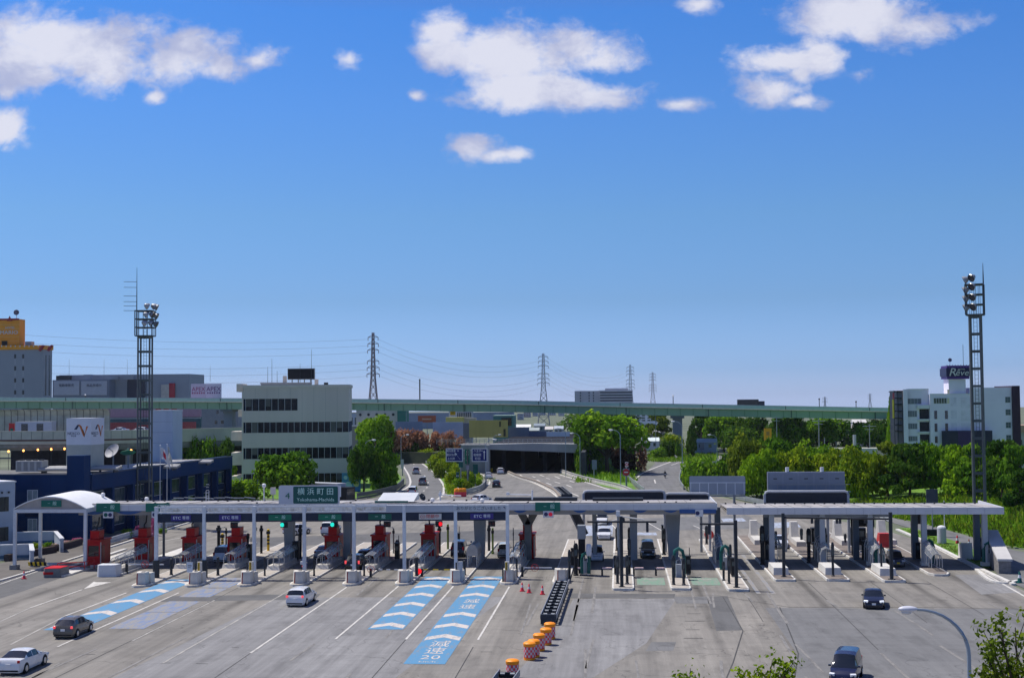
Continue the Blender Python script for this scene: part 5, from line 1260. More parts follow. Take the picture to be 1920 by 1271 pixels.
# things along the right kerb
def cyl_cab(px,py,ptop,r,lb):
    x,y = g(px,py,.12); h = at(px,ptop,y).z
    t = thing('equipment_cylinder',lb,'cabinet',(x,y,.1)); MB().prism([(r * math.cos(a),r * 1.2 * math.sin(a)) for a in np.linspace(0,2 * PI,14,endpoint=False)],0,h - .4).build('shell',pale_metal,t,smooth=1); MB().lathe([(r,0),(r * .95,.15),(r * .5,.3),(.05,.34)],(0,0,h - .4)).build('cap',sign_white,t,smooth=1); MB().cyl((r * .8,.3,0),(r * .8,.3,h + 3),.05).build('pole',white_metal,t)
cyl_cab(1766,1018,985,.55,'rounded pale cabinet with a thin pole on the grass verge')
x,y = g(1749,1005); t = thing('sign_board','small dark sign back on a pole over a black block','sign',(x,y,0)); MB().cyl((0,0,.9),(0,0,6.0),.08).build('pole',grey_metal,t); MB().box(-.75,.75,-.1,.05,3.3,6.2).build('board_back',M('slate_panel',(0,0,0)),t); MB().box(-1.1,1.1,-.5,.5,0,.9).build('ballast_block',black,t)
x,y = g(1795,1020); cone(x,y,'red traffic cone on the side road at the right',1.5,0,M('cone_red',(.55,.03,.035),.5,var=.05))
x,y = g(1817,1025); cone(x,y,'small brown-red cone further along the right side road',1.3,0,M('cone_brown',(.22,.06,.03),.6,var=.05))
x,y = g(1912,1092); cone(x,y,'dark teal cone at the lower right kerb end',1.5,0,teal)
x,y = g(1815,1050); t = thing('barrier_block','white tilted concrete block at the foot of the right floodlight mast','concrete barrier',(x,y,0)); MB().prismx([(0,0),(2.0,0),(1.8,1.7),(.5,1.9)],-.6,.6).build('block',M('plinth_white',(0,0,0)),t)
xa_,ya_ = g(1868,1075); t = thing('sloped_wall','grey concrete wall with a sloping white top right of the last canopy post','wall',(xa_ + .9,ya_,0),-.10)
MB().prismx([(0,0),(8,0),(8,3.5),(0,1.3)],-.62,.62).build('wall',M('stone_wall',(.21,.20,.20),.9,var=.35,scale=2.5),t); MB().prismx([(-.1,1.30),(8.1,3.5),(8.1,3.75),(-.1,1.52)],-.74,.74).build('coping',M('coping',(.55,.54,.53),.8,var=.08),t)
kerb(smooth_path(G((1828,1066),(1855,1088),(1885,1094),(1908,1090))),.4,.18)

# ------------------------------------------------------------------ floodlight masts and street lamps
def mast(px,pbase_Y,wpx,ptop,label,lamps,rz,antenna):
    Y = pbase_Y; c = at(px,800,Y); z_t = at(px,ptop,Y).z; w = wpx * Y / F / 2
    t = thing('floodlight_mast',label,'floodlight mast',(c.x,Y,0),rz)
    corners = [(-w,-w),(w,-w),(w,w),(-w,w)]
    for a,b_ in corners: MB().cyl((a,b_,0),(a,b_,z_t - 4),.14,n=8).build('leg',M('mast_steel',(.12,.13,.13),.5,.2,var=.2),t,smooth=1)
    z = 2.5
    while z < z_t - 4:
        br = MB()
        for k in range(4): br.beam((*corners[k],z),(*corners[(k + 1) % 4],z),.15,.30)
        br.build('cross_brace',M('mast_brace',(.07,.09,.09),.5,var=.2),t); z += 2.15
    ld = MB()
    for s in (-.2,.2): ld.beam((s,.0,.5),(s,0,z_t - 3),.05)
    for k in range(int(z_t / .5)): ld.beam((-.2,0,.6 + .5 * k),(.2,0,.6 + .5 * k),.03)
    ld.build('ladder',dark_metal,t)
    for k in range(4):
        zz = z_t - 4 + 1.25 * k; W2 = w + .42
        MB().box(-W2,W2,-W2,W2,zz - .09,zz + .06).build('platform',M('mast_deck',(.07,.08,.085),.6,var=.2),t)
    rl = MB()
    for k in range(4):
        a = [(-W2,-W2),(W2,-W2),(W2,W2),(-W2,W2)]; p,q = a[k],a[(k + 1) % 4]
        rl.beam((*p,z_t - 4),(*p,z_t - .2),.10)
        for j in range(1,4): f = j / 4; rl.beam((p[0] + (q[0] - p[0]) * f,p[1] + (q[1] - p[1]) * f,z_t - 4),(p[0] + (q[0] - p[0]) * f,p[1] + (q[1] - p[1]) * f,z_t - .3),.045)
    rl.build('cage_rail',M('mast_deck',(0,0,0)),t)
    for (lx,ly,lz,az) in lamps:
        d = Vector((math.cos(az) * .85,math.sin(az) * .85,-.40)).normalized(); p = Vector((lx * W2,ly * W2,z_t + lz))
        Mq = d.to_track_quat('Z','Y').to_matrix()
        b = MB().lathe([(.08,-.40),(.22,-.32),(.30,-.2),(.46,.08),(.52,.28)],n=12); b.v = [tuple(p + Mq @ Vector(v)) for v in b.v]
        o = b.build('floodlight',M('flood_housing',(.35,.37,.40),.4,.3,var=.1),t,smooth=1)
        b = MB().lathe([(.50,.27),(.48,.31),(.05,.33)],n=12); b.v = [tuple(p + Mq @ Vector(v)) for v in b.v]; b.build('lens',M('flood_lens',(.02,.025,.04),.15,var=0),o)
    for z0_,z1_ in antenna[:1]: MB().tube([(-W2 if antenna[1] < 0 else W2,0,z0_ + z_t),(-W2 if antenna[1] < 0 else W2,0,(z0_ + z1_) / 2 + z_t),(-W2 if antenna[1] < 0 else W2,0,z1_ + z_t)],[.09,.07,.025]).build('antenna_rod',dark_metal,t)
    return t,W2,z_t
t,W2,zt = mast(271.5,195,22,580,'left floodlight mast with a tall antenna and lamps facing right',[(.35,-.9,.45,.5),(1.0,-.3,.45,.2),(1.1,.5,.4,.1),(.3,-1.0,-.85,.4),(.9,-.7,-.85,-.2),(1.15,.3,-.95,0),(.1,-1.0,-2.1,.6),(.8,-.8,-2.1,.1),(1.15,.2,-2.2,0)],0.12,[(-4,6.3),-1])
for k,z in enumerate((4.15,3.3,2.0,1.15,.5,-.2)): MB().tube([(-W2,0,zt + z),(-W2 - 1.95,0,zt + z + .03)],.035,5).build('antenna_arm',dark_metal,t)
mast(1833.5,169.5,18.5,530,'right floodlight mast with lamps facing left over the canopy end',[(-.9,-.6,.4,PI + .1),(-.1,-1.0,.6,PI + .9),(-.95,-.5,-.9,PI + .1),(-.1,-1.05,-.5,PI + .9),(-.95,-.5,-2.0,PI + .1),(-.05,-1.05,-1.8,PI + .9),(-.9,-.6,-3.1,PI + .2),(0,-1.05,-3.0,PI + .9)],-.35,[(-1,2.4),1])
def street_lamp(x,y,h,reach,label,r=.09,d=(-1,0),head=.85,z0=0.0,m=None):
    t = thing('street_lamp',label,'street lamp',(x,y,z0),0,'highway street lamps')
    pts = [(0,0,0),(0,0,h * .5),(0,0,h - reach * .9)] + [(d[0] * reach * (1 - math.cos(a)),d[1] * reach * (1 - math.cos(a)),h - reach * .9 + reach * .9 * math.sin(a)) for a in np.linspace(.15,PI / 2,9)]
    MB().tube(pts,[r * 1.3,r * 1.1] + [r * (1 - .04 * k) for k in range(len(pts) - 2)],8).build('pole',m or M('lamp_pole',(.27,.33,.40),.4,.3,var=.1),t,smooth=1)
    e = Vector(pts[-1]); dv = Vector((d[0],d[1],0)); b = MB().sph((0,0,0),(head / 2,head * .22,head * .16),14,9)
    a = math.atan2(d[1],d[0]); b.v = [tuple(e + Matrix.Rotation(a,3,'Z') @ Vector(v) + dv * head * .45 + Vector((0,0,.02))) for v in b.v]
    b.build('lamp_head',M('lamp_head_pale',(.62,.63,.70),.35,var=.05),t,smooth=1)
    b = MB().sph((0,0,0),(head * .28,head * .15,head * .15),12,7); b.v = [tuple(e + Matrix.Rotation(a,3,'Z') @ Vector(v) + dv * head * .52 - Vector((0,0,head * .12))) for v in b.v]; b.build('diffuser',M('lamp_diffuser',(.60,.60,.62),.2,var=0),t,smooth=1)
p = at(1817,1240,60); q = at(1695,1142,60)
street_lamp(p.x,60,q.z,p.x - q.x - .55,'large curved street lamp in the lower right foreground')
for px,pb,pt,hd,lb in ((1061,893,803,-.5,'slim street lamp at the right corner of the underpass mouth'),(1088,893,812,-.5,'street lamp on the grass in front of the round tree'),(1164,914,806,-1.2,'tall street lamp at the fork between underpass road and right ramp'),(911,912,824,.8,'street lamp before the underpass with its head over the ochre panel'),
        (752,872,815,.5,'thin street lamp at the bend of the left ramp'),(684,918,825,.3,'pale street lamp in front of the trees by the left ramp'),(1345,878,815,-1.1,'blue-grey street lamp over the zebra-striped branch road'),(1230,850,768,-1.2,'street lamp left of the viaduct pier'),(1568,845,806,-1,'pale hooked street lamp above the tree row by the railway'),(1280,905,790,-.6,'tall dark street lamp at the edge of the right ramp'),
        (762,850,765,.8,'street lamp under the viaduct near the rust-red panel'),(870,850,762,-.6,'street lamp under the viaduct near the yellow mark sign'),(925,870,815,.7,'street lamp behind the green sign pole')):
    x,y = g(px,pb); h = at(px,pt,y).z
    street_lamp(x,y,h,1.5,lb,.075,(1 if hd > 0 else -1,0),1.0)

# ------------------------------------------------------------------ buildings
def bld(name,label,cat,loc): return thing(name,label,cat,loc)
navy_wall = M('navy_wall',(.013,.042,.125),.7,var=.12,scale=.4,streak=True,spec=.1)
navy_wall2 = M('navy_recess',(.009,.022,.065),.7,var=.12,spec=.1)
def pbox(t,name,m,x0,x1,y0,y1,z0,z1): return MB().box(x0,x1,y0,y1,z0,z1).build(name,m,t,world=1)
def window(t,x0,x1,y,z0,z1,nx=2,nz=1,fm=None,gm=None,depth=.10,out=.04):
    """framed window on a wall whose face lies at y: frame stands proud, pane sits in it"""
    f = MB(); e = .07
    f.box(x0,x1,y - out,y + depth,z0,z0 + e); f.box(x0,x1,y - out,y + depth,z1 - e,z1)
    for k in range(nx + 1):
        xx = x0 + (x1 - x0 - e) * k / nx; f.box(xx,xx + e,y - out,y + depth,z0 + e,z1 - e)
    for k in range(1,nz): zz = z0 + (z1 - z0) * k / nz; f.box(x0 + e,x1 - e,y - out + .005,y + depth,zz - e / 2,zz + e / 2)
    w = f.build('window',fm or white_metal,t,world=1)
    MB().box(x0 + .02,x1 - .02,y - .012,y + depth - .02,z0 + .02,z1 - .02).build('pane',gm or glass_dark,w,world=1)
    return w
# navy toll office with a long wing running away along the plaza
cx,cy = g(150,1012)
NB = bld('toll_office','long navy blue office building behind the left booths','building',(cx - 8,cy + 30,0))
xe,ye = g(424,946)
RZ = 8.75; wx = cx - .2
pbox(NB,'front_wall',navy_wall,wx - 24,wx,cy,cy + 14,0,RZ)
MB().prism([(wx + .0,cy + 2),(xe,ye),(xe - 14,ye + .5),(wx - 13,cy + 14.05)],0,RZ - .9).build('wing',navy_wall2,NB,world=1)
pbox(NB,'corner_tower',navy_wall,wx - 1.6,wx + .8,cy - .25,cy + 2.0,0,at(141,854,cy).z)
pbox(NB,'parapet',M('navy_trim',(.06,.075,.12),.5,var=.1),wx - 24,wx - 1.65,cy - .12,cy + .25,RZ,RZ + .18)
dv = Vector((xe - wx,ye - cy - 2,0)); LW = dv.length; du = dv.normalized(); nrm = Vector((du.y,-du.x,0))
def wing(p0,p1,d0,d1,z0,z1,name,m,parent=None):
    a = Vector((wx,cy + 2,0)); P = [a + du * p0 + nrm * d0,a + du * p1 + nrm * d0,a + du * p1 + nrm * d1,a + du * p0 + nrm * d1]
    return MB().prism([(p.x,p.y) for p in P],z0,z1).build(name,m,parent or NB,world=1)
wing(0,LW + .5,-.6,1.0,RZ - 2.2,RZ,'roof_band',navy_wall)
wing(0,LW + .4,1.005,1.1,RZ - .1,RZ + .12,'parapet',M('navy_trim',(0,0,0)))
for k in range(9):
    p = LW * (k + .0) / 8.0; wing(p - .35,p + .35,.01,.95,0,RZ - 2.21,'pier',navy_wall)
for k in range(8):
    p = LW * (k + .5) / 8.0; hw = LW / 8 * .30
    for z0,z1 in ((4.0,6.2),(.9,3.0)):
        w = wing(p - hw,p + hw,.005,.07,z0,z1,'window',pale_metal); n = 2
        for j in range(3):
            q0 = p - hw + .08 + (2 * hw - .1) * j / 3; wing(q0,q0 + (2 * hw) / 3 - .09,.075,.09,z0 + .08,z1 - .08,'pane',M('pane_green',(.05,.085,.055),.08,var=.5,scale=.5,spec=.8) if k in (3,4,5) else glass_mid,w)
    wing(p - hw,p + hw,.005,.05,3.2,3.8,'panel',navy_wall)
for x0,x1,z0,z1 in (fr(51,918,71,942,cy),fr(52,972,70,996,cy)):
    window(NB,x0,x1,cy,z0,z1,2,1,gm=M('pane_pale',(.30,.36,.38),.15,var=.3)); pbox(NB,'window_surround',navy_wall2,x0 - .3,x1 + .3,cy - .012,cy + .1,z0 - 1.9,z0 - .01)
roof = M('roof_felt',(.16,.155,.15),.9,var=.3)
for k in range(1,9): pbox(NB,'panel_joint',navy_wall2,wx - 24 + 2.5 * k,wx - 23.96 + 2.5 * k,cy - .006,cy + .02,.1,RZ - .05)
pbox(NB,'roof_deck',roof,wx - 23.6,wx - .3,cy + .3,cy + 13.7,RZ - .02,RZ + .03)
# roof plant
t = thing('roof_plant','pale cooling unit on the navy office roof, left','air conditioner',(at(60,880,cy + 5).x,cy + 5,RZ + .04)); MB().box(-1.9,1.9,-1,1,.25,1.75).build('casing',M('unit_grey',(.42,.42,.41),.6,var=.15),t)
for k in range(4): MB().cyl((-1.4 + .93 * k,0,1.75),(-1.4 + .93 * k,0,1.9),.36,n=14).build('fan_ring',dark_metal,t); MB().box(-1.7 + .93 * k,-1.1 + .93 * k,-1.03,-1.0,.4,1.6).build('grille',M('unit_grille',(.25,.25,.25),.6),t)
for px,dy,L_,lb in ((115,4,5.0,'silver duct on the navy office roof left of the sign tower'),(195,5.5,5.5,'silver ducts on the roof right of the sign tower'),(300,28,7,'silver pipe along the wing roof'),(365,44,7,'silver pipes at the far end of the wing roof')):
    p = at(px,880,cy + dy); t = thing('roof_duct',lb,'duct',(p.x - .8,cy + dy,RZ - .85 if dy > 20 else RZ + .04))
    for k in range(3): MB().tube([(-L_ / 2,.7 * k,.5 + .1 * k),(0,.7 * k,.55 + .1 * k),(L_ / 2,.7 * k + .3,.5 + .1 * k)],.24,8).build('pipe',M('duct_silver',(.40,.40,.39),.4,.2,var=.15),t,smooth=1)
    for s in (-.4,.4): MB().box(s * L_ - .1,s * L_ + .1,0,1.5,-.0,.35).build('support',dark_metal,t)
# logo tower on the office roof
Y = cy + 7.5; p = at(160,830,Y); zt,zb_ = at(160,783.5,Y).z,at(160,874,Y).z; zm = at(160,833,Y).z
t = thing('sign_tower','square white and grey tower with a winged logo on the navy office roof','sign tower',(p.x,Y,RZ)); s = 51 * Y / F / 2; A = rad(-7.3)
t.rotation_euler = (0,0,A)
MB().box(-s,s,-s,s,zm - RZ,zt - RZ).build('upper_cladding',M('tower_white',(.66,.68,.74),.5,var=.05),t); MB().box(-s + .01,s - .01,-s + .01,s - .01,zb_ - RZ,zm - RZ).build('lower_cladding',M('tower_grey',(.42,.44,.40),.6,var=.08),t)
for a in (-.8,.8):
    for b_ in (-.8,.8): MB().box(a * s - .12,a * s + .12,b_ * s - .12,b_ * s + .12,0,zb_ - RZ).build('leg',dark_metal,t)
def logo(rot,sc,nm):
    o = []; k = s * sc
    for pts,m in (([(-.38,.05),(-.10,.42),(.08,.42),(-.14,.05)],M('logo_navy',(.02,.035,.09),.5,var=0)),([(-.10,.42),(.10,.44),(.28,.30),(.52,-.55),(.40,-.42),(.22,.0),(.08,.30)],M('logo_orange',(.55,.16,.03),.5,var=0)),([(.52,-.55),(.66,.30),(.84,.32),(.58,-.30)],M('logo_orange',(0,0,0))),([(.30,.12),(.40,.05),(.56,-.30),(.52,-.55)],M('logo_brown',(.20,.07,.03),.5,var=0))):
        b = MB(); c = sum(q[0] for q in pts) / len(pts)
        b.prismy([(q[0] * k,q[1] * k) for q in pts],-s - .02,-s - .005); Mr = Matrix.Rotation(rot,3,'Z'); b.v = [tuple(Mr @ Vector(v) + Vector((0,0,zm - RZ + (zt - zm) * .55))) for v in b.v]; b.build('logo',m,t)
    for sx_,sz,txt,dz in ((.30,.34,'NEXCO',-.16),(.30,.17,'中日本',-.36)):
        o = text('lettering',txt,sz * k * .9,M('logo_navy',(0,0,0)),(-.42 * k,-s - .012,dz * k),parent=t); o.data.transform(Matrix.Translation((0,0,zm - RZ + (zt - zm) * .5))); o.data.transform(Matrix.Rotation(rot,4,'Z'))
logo(0,.95,'a'); logo(PI / 2,.95,'b')
# plain white tower further back
Y = 238; p = at(312,820,Y); z1 = at(312,771,Y).z; s = 45 * Y / F / 2
t = thing('stair_tower','plain white square tower behind the navy wing','tower',(p.x,Y,0),rad(-5.5)); MB().box(-s,s,-s,s,0,z1).build('cladding',M('tower_plain',(.60,.62,.68),.55,var=.06,streak=True),t); MB().box(-s - .06,s + .06,-s - .06,s + .06,z1,z1 + .25).build('cap',white_metal,t)
for k in range(1,4): MB().box(-s - .02,s + .02,-s - .02,-s,z1 - 1.9 * k,z1 - 1.9 * k + .05).build('panel_joint',M('joint_grey',(.35,.37,.42),.6,var=0),t)
dish(212,847,cy + 16,1.2,'large grey dish antenna on the navy office roof',RZ,M('dish_grey',(.40,.40,.41),.6,var=.1),(-.30,-.75,.55)); dish(240,852,cy + 22,1.15,'green dish antenna tilted upwards beside the grey one',RZ - .9,M('dish_green',(.07,.33,.16),.6,var=.1),(-.15,.3,.95))
# flag poles
for px,top,lb,fl in ((300,836,'flag pole with a white flag bearing a red mark',True),(313,834,'flag pole with a pale furled flag',False)):
    Y = 188; p = at(px,940,Y); z1 = at(px,top,Y).z; t = thing('flag_pole',lb,'flag pole',(p.x,Y,0)); MB().cyl((0,0,0),(0,0,z1),.06,.04).build('pole',white_metal,t); MB().sph((0,0,z1 + .06),.1).build('finial',white_metal,t)
    vs = []; fs = []; n = 9
    for i in range(n):
        for j in range(5):
            u,v = i / (n - 1),j / 4; wd = 1.0 if fl else .5
            vs.append((.05 + u * wd * 1.3 + .1 * v,.16 * math.sin(u * 7 + v * 2),z1 - .2 - v * 1.6 - u * u * (1.7 if fl else 1.9)))
    for i in range(n - 1):
        for j in range(4): fs.append((i * 5 + j,i * 5 + j + 1,(i + 1) * 5 + j + 1,(i + 1) * 5 + j))
    b = MB(); b.v = vs; b.f = fs; b.m = [1 if fl and 2 <= f // 4 <= 4 and 1 <= f % 4 <= 2 else 0 for f in range(len(fs))]
    b.build('flag',[M('flag_white',(.70,.68,.68),.8,var=.1),M('flag_red',(.65,.04,.06),.8,var=.1)] if fl else [M('flag_pale',(.50,.50,.44),.8,var=.2)] * 2,t,smooth=1)
# white two-storey building at the left edge, low white walls
xr_,yr = at(28,960,170).x,170
LB = bld('annex_building','white two-storey building with dark window bands at the left edge','building',(xr_,yr,0)); LB.rotation_euler = (0,0,rad(55))
z1 = at(10,904,yr).z
pbox(LB,'wall',M('annex_white',(.44,.49,.57),.6,var=.08),xr_ - 16,xr_,yr,yr + 10,0,z1); pbox(LB,'parapet',white_metal,xr_ - 16.1,xr_ + .1,yr - .1,yr + 10.1,z1,z1 + .2)
for za,zb2 in ((930,957),(986,1012)):
    w = pbox(LB,'window',M('annex_glass',(.035,.048,.05),.15,var=.2),xr_ - 14,xr_ - .9,yr - .03,yr + .2,at(0,zb2,yr).z,at(0,za,yr).z)
    for k in range(6): pbox(LB,'mullion',dark_metal,xr_ - 13.5 + 2.4 * k,xr_ - 13.42 + 2.4 * k,yr - .06,yr - .03,at(0,zb2,yr).z,at(0,za,yr).z)
for px in (2,15): q = at(px,922,yr); MB().lathe([(.1,0),(.12,.25)],(q.x,yr - .15,q.z - .1)).build('wall_lamp',dark_metal,LB,world=1)
for pts,z,lb in ((((28,1022),(104,1020),(116,1035)),1.6,'upper low white wall behind the flower bed'),(((0,1050),(58,1048),(60,1062)),1.7,'lower low white wall at the left edge')):
    t = thing('garden_wall',lb,'wall',(*g(*pts[0]),0)); MB().wall([g(*q) for q in pts],.4,0,z).build('wall',M('annex_white',(0,0,0)),t,world=1); MB().wall([g(*q) for q in pts],.55,z,z + .14).build('coping',white_metal,t,world=1)
    MB().wall([(a + .02,b - .24) for a,b in [g(*q) for q in pts]],.05,.2,.55).build('blue_band',M('band_blue',(.05,.12,.22),.5),t,world=1)
# beige office block
Y = 288
x0,x1,z0,z1 = fr(451,722,654,912,Y)
OB = bld('office_block','beige four-storey office block with ribbon windows behind the canopy','building',(x1,Y,0))
OB.rotation_euler = (0,0,rad(8.5)); OB.scale = (.945,1,1)
obw = M('office_wall',(.60,.545,.49),.7,var=.07,scale=.25,streak=True); obs = M('office_cream',(.62,.57,.50),.7,var=.1)
D = 13.0
rows = [(748,770,455.5,555),(791.5,811,455.5,654),(839,859.5,455.5,654),(887,907,455.5,654)]
zprev = 0
bands = []
zs = [(at(455,b,Y).z,at(455,a,Y).z,at(l,a,Y).x,at(r,a,Y).x) for a,b,l,r in rows][::-1]
zc = 0
for (za,zb2,xa_,xb_) in zs:
    pbox(OB,'wall_band',obw,x0,x1,Y,Y + D,zc,za)
    pbox(OB,'wall_core',navy_wall2,x0 + .02,x1 - .02,Y + .35,Y + D - .02,za + .0005,zb2 - .0005)
    wn_ = max(6,int(round((xb_ - xa_) / 1.41)))
    w = pbox(OB,'window_band',glass_office,xa_,min(xb_,x1 - .03),Y + .12,Y + .34,za,zb2)
    for k in range(wn_ + 1):
        xx = xa_ + (min(xb_,x1 - .1) - xa_) * k / wn_; pbox(w,'mullion',pale_metal,xx - .045,xx + .045,Y + .04,Y + .118,za,zb2)
    rb_ = random.Random(int(za * 10))
    for k in range(wn_):
        if rb_.random() < .22:
            xx = xa_ + (min(xb_,x1 - .1) - xa_) * k / wn_; pbox(w,'blind',M('blind_grey',(.10,.105,.10),.7,var=.1),xx + .08,xx + 1.2,Y + .105,Y + .117,za + (0 if rb_.random() < .5 else .9),zb2)
    if xb_ < x1 - 1: pbox(OB,'wall_infill',obw,xb_ + .02,x1,Y,Y + D - .1,za,zb2)
    zc = zb2
pbox(OB,'wall_band',obw,x0,x1,Y,Y + D,zc,z1 - .5); pbox(OB,'parapet',M('office_parapet',(.62,.57,.51),.7,var=.06),x0 - .25,x1 + .2,Y - .2,Y + D + .2,z1 - .5,z1 + .15)
MB().box(x0 - .35,x0 - .003,Y - .02,Y + 1.2,0,z1 - 1.2).build('corner_pier',obs,OB,world=1)
for za,zb2,l in ((720,735,443),(768,781,446),(808,825,433),(847,870,433),(890,908,434)):
    a,b_,c_,d_ = fr(l,za,447,zb2,Y + 3); pbox(OB,'balcony',obs,a,x0 - .36,Y + 2,Y + 9,c_,d_)
for k in range(1,9): pbox(OB,'panel_joint',M('joint_office',(.27,.28,.26),.7,var=0),x0 + (x1 - x0) * k / 9 - .02,x0 + (x1 - x0) * k / 9 + .02,Y - .006,Y + .01,zs[-1][1] + .1 if k < 5 else zs[-2][1] + .1,z1 - .55)
px0,px1,pz0,pz1 = fr(540,692.5,589,712,Y + 5)
t = thing('roof_screen','black electronic display board on the office block roof','display',((px0 + px1) / 2,Y + 5,z1 + .15)); MB().box(-(px1 - px0) / 2,(px1 - px0) / 2,0,.5,pz0 - z1,pz1 - z1).build('screen',black,t); MB().box(-(px1 - px0) / 2 - .1,(px1 - px0) / 2 + .1,.02,.6,pz0 - z1 - .12,pz1 - z1 + .1).build('casing',grey_metal,t)
for k in range(4): MB().box(-2.2 + 1.4 * k,-2.0 + 1.4 * k,.2,.4,0,pz0 - z1).build('support',grey_metal,t)
a,b_,c_,d_ = fr(488,716,588,721,Y + 4); pbox(OB,'roof_rail',grey_metal,a,b_,Y + 3.9,Y + 4.1,z1 + .4,z1 + .75); pbox(OB,'roof_rail_foot',grey_metal,a + .2,b_ - .2,Y + 3.95,Y + 4.05,z1 + .14,z1 + .4)
for l,r,tp in ((594,601,711),(612,620,717),(533,540,705)): a,b_,c_,d_ = fr(l,tp,r,721,Y + 5); pbox(OB,'roof_unit',dark_metal if l > 600 else obw,a,b_,Y + 4.6,Y + 5.4,z1 + .14,d_)
for px,pt in ((505,688),(513,673),(523,696),(567,682),(589,656)): q = at(px,pt,Y + 6); MB().cyl((q.x,Y + 6,z1),(q.x,Y + 6,q.z),.06,.03,6).build('aerial',dark_metal,OB,world=1)
# blue notice hoarding and parked trailer at its foot
x0,x1,z0,z1 = fr(641,886,676,922,272)
t = thing('billboard','blue hoarding with pale round motifs beside the office block','billboard',((x0 + x1) / 2,272,0)); w = (x1 - x0) / 2; MB().box(-w,w,0,.12,z0,z1).build('board',M('hoarding_blue',(.05,.22,.50),.5,var=.1),t)
for a,c_,r,m in ((.25,.72,.55,sign_white),(.55,.42,.6,M('motif_yellow',(.62,.60,.30),.5)),(-.3,.35,.75,M('motif_sky',(.35,.55,.72),.5)),(-.6,.75,.4,M('motif_sky',(0,0,0)))): MB().cyl((a * w,0,z0 + (z1 - z0) * c_),(a * w,-.03,z0 + (z1 - z0) * c_),r,n=16).build('motif',m,t)
for s in (-.7,.7): MB().cyl((s * w,.2,0),(s * w,.2,z1 - .2),.1).build('post',grey_metal,t)
xa_,ya_ = g(640,958); t = thing('truck_trailer','long pale box trailer parked beyond the canopy beside the blue hoarding','truck',(at(640,930,236).x,236,0),0.0)
A2 = math.atan2(at(600,920,236).x - at(562,912,246).x,10)
t.rotation_euler = (0,0,1.05)
MB().box(-1.25,1.25,0,11.5,1.1,3.9).build('box_body',M('trailer_grey',(.46,.48,.52),.5,var=.08),t); MB().box(-1.2,1.2,.2,11.2,.8,1.1).build('chassis',dark_metal,t); MB().box(-1.2,1.2,-2.2,-.2,.7,3.3).build('cab',M('cab_dark',(.02,.022,.03),.4),t)
MB().box(-1.0,1.0,-2.23,-2.2,1.9,3.0).build('windshield',glass_dark,t)
for y in (.8,8.6,9.8,-1.2):
    for s in (-1,1): MB().cyl((s * 1.26,y,.5),(s * .95,y,.5),.5,n=14).build('wheel',tyre_m,t)
# grey hotel at far left, orange penthouse
Y = 560; x0,x1,z0,z1 = fr(-60,655,80.5,760,Y)
HB = bld('hotel_tower','grey hotel with an orange cornice at the far left','building',((x0 + x1) / 2,Y + 10,0))
hw = M('hotel_grey',(.30,.33,.37),.7,var=.06,scale=.1); orange_w = M('hotel_orange',(.85,.33,.012),.6,var=.08)
pbox(HB,'wall',hw,x0,x1,Y,Y + 9.5,0,z1)
pbox(HB,'cornice',orange_w,x0,x1 + .4,Y - .4,Y + 9.9,z1,at(0,648,Y).z)
cr_ = M('hotel_crimson',(.33,.02,.03),.5)
for px in (79,95): q = at(px,652,Y); MB().prismy([(q.x - 1.3,q.z - 1.2),(q.x - .4,q.z - 1.6),(q.x + 1.6,q.z + 1.0),(q.x + .6,q.z + 1.2),(q.x - .8,q.z + .2)],Y - .9,Y - .45).build('corner_ornament',cr_,HB,world=1)
for k in range(9): q = at(4 + 8.6 * k,650,Y); pbox(HB,'lamp',sign_white,q.x - .18,q.x + .18,Y - .65,Y - .42,q.z - .1,q.z + .6)
for px in (28.5,43.5):
    for k in range(4):
        q0 = at(px,664 + 22.5 * k,Y); q1 = at(px,672 + 22.5 * k,Y)
        w = pbox(HB,'window',M('hotel_glass',(.03,.035,.045),.2,var=0),q0.x - .45,q0.x + .45,Y - .04,Y + .1,q1.z,q0.z); pbox(w,'sill',pale_metal,q0.x - .55,q0.x + .55,Y - .1,Y + .1,q1.z - .2,q1.z - .01)
        pbox(HB,'panel_strip',M('hotel_strip',(.42,.44,.47),.6,var=0),q0.x - .22,q0.x + .22,Y - .03,Y + .1,q1.z - 2.6,q1.z - .4)
for px in (2.6,6.2): pbox(HB,'slot_window',M('hotel_glass',(0,0,0)),x1 - .1,x1 + .05,Y + px,Y + px + 1.1,at(px,742,Y).z,at(px,666,Y).z)
a,b_,c_,d_ = fr(-40,598,45,648,Y + 3); pbox(HB,'penthouse',orange_w,a,b_ - 2,Y + 3,Y + 8.5,c_,d_)
pbox(HB,'roof_edge',cr_,a,b_ - 2.2,Y + 2.8,Y + 3.0,d_ - .5,d_ + .3); MB().prismy([(q[0],q[1]) for q in ((at(13,590,Y).x - 1.3,d_ - .9),(at(13,590,Y).x + 1.3,d_ - .9),(at(13,590,Y).x + .5,d_ + .4),(at(13,590,Y).x,d_ + 1.4),(at(13,590,Y).x - .5,d_ + .4))],Y + 2.5,Y + 2.79).build('star_ornament',cr_,HB,world=1)
for k in range(5): pbox(HB,'cladding_line',M('hotel_line',(.80,.50,.20),.6,var=0),a,b_ - 2,Y + 2.97,Y + 3.0,c_ + 1.8 * (k + 1),c_ + 1.8 * (k + 1) + .12)
q = at(15,631,Y); o = text('lettering','HOTEL',1.4,sign_white,(q.x - .4 - HB.location.x,Y + 2.85 - HB.location.y,at(10,614,Y).z),parent=HB,depth=.05)
o = text('lettering','MARIO',2.3,sign_white,(at(12,623,Y).x - HB.location.x - .2,Y + 2.85 - HB.location.y,at(10,623,Y).z),parent=HB,sx=1.15,depth=.05)
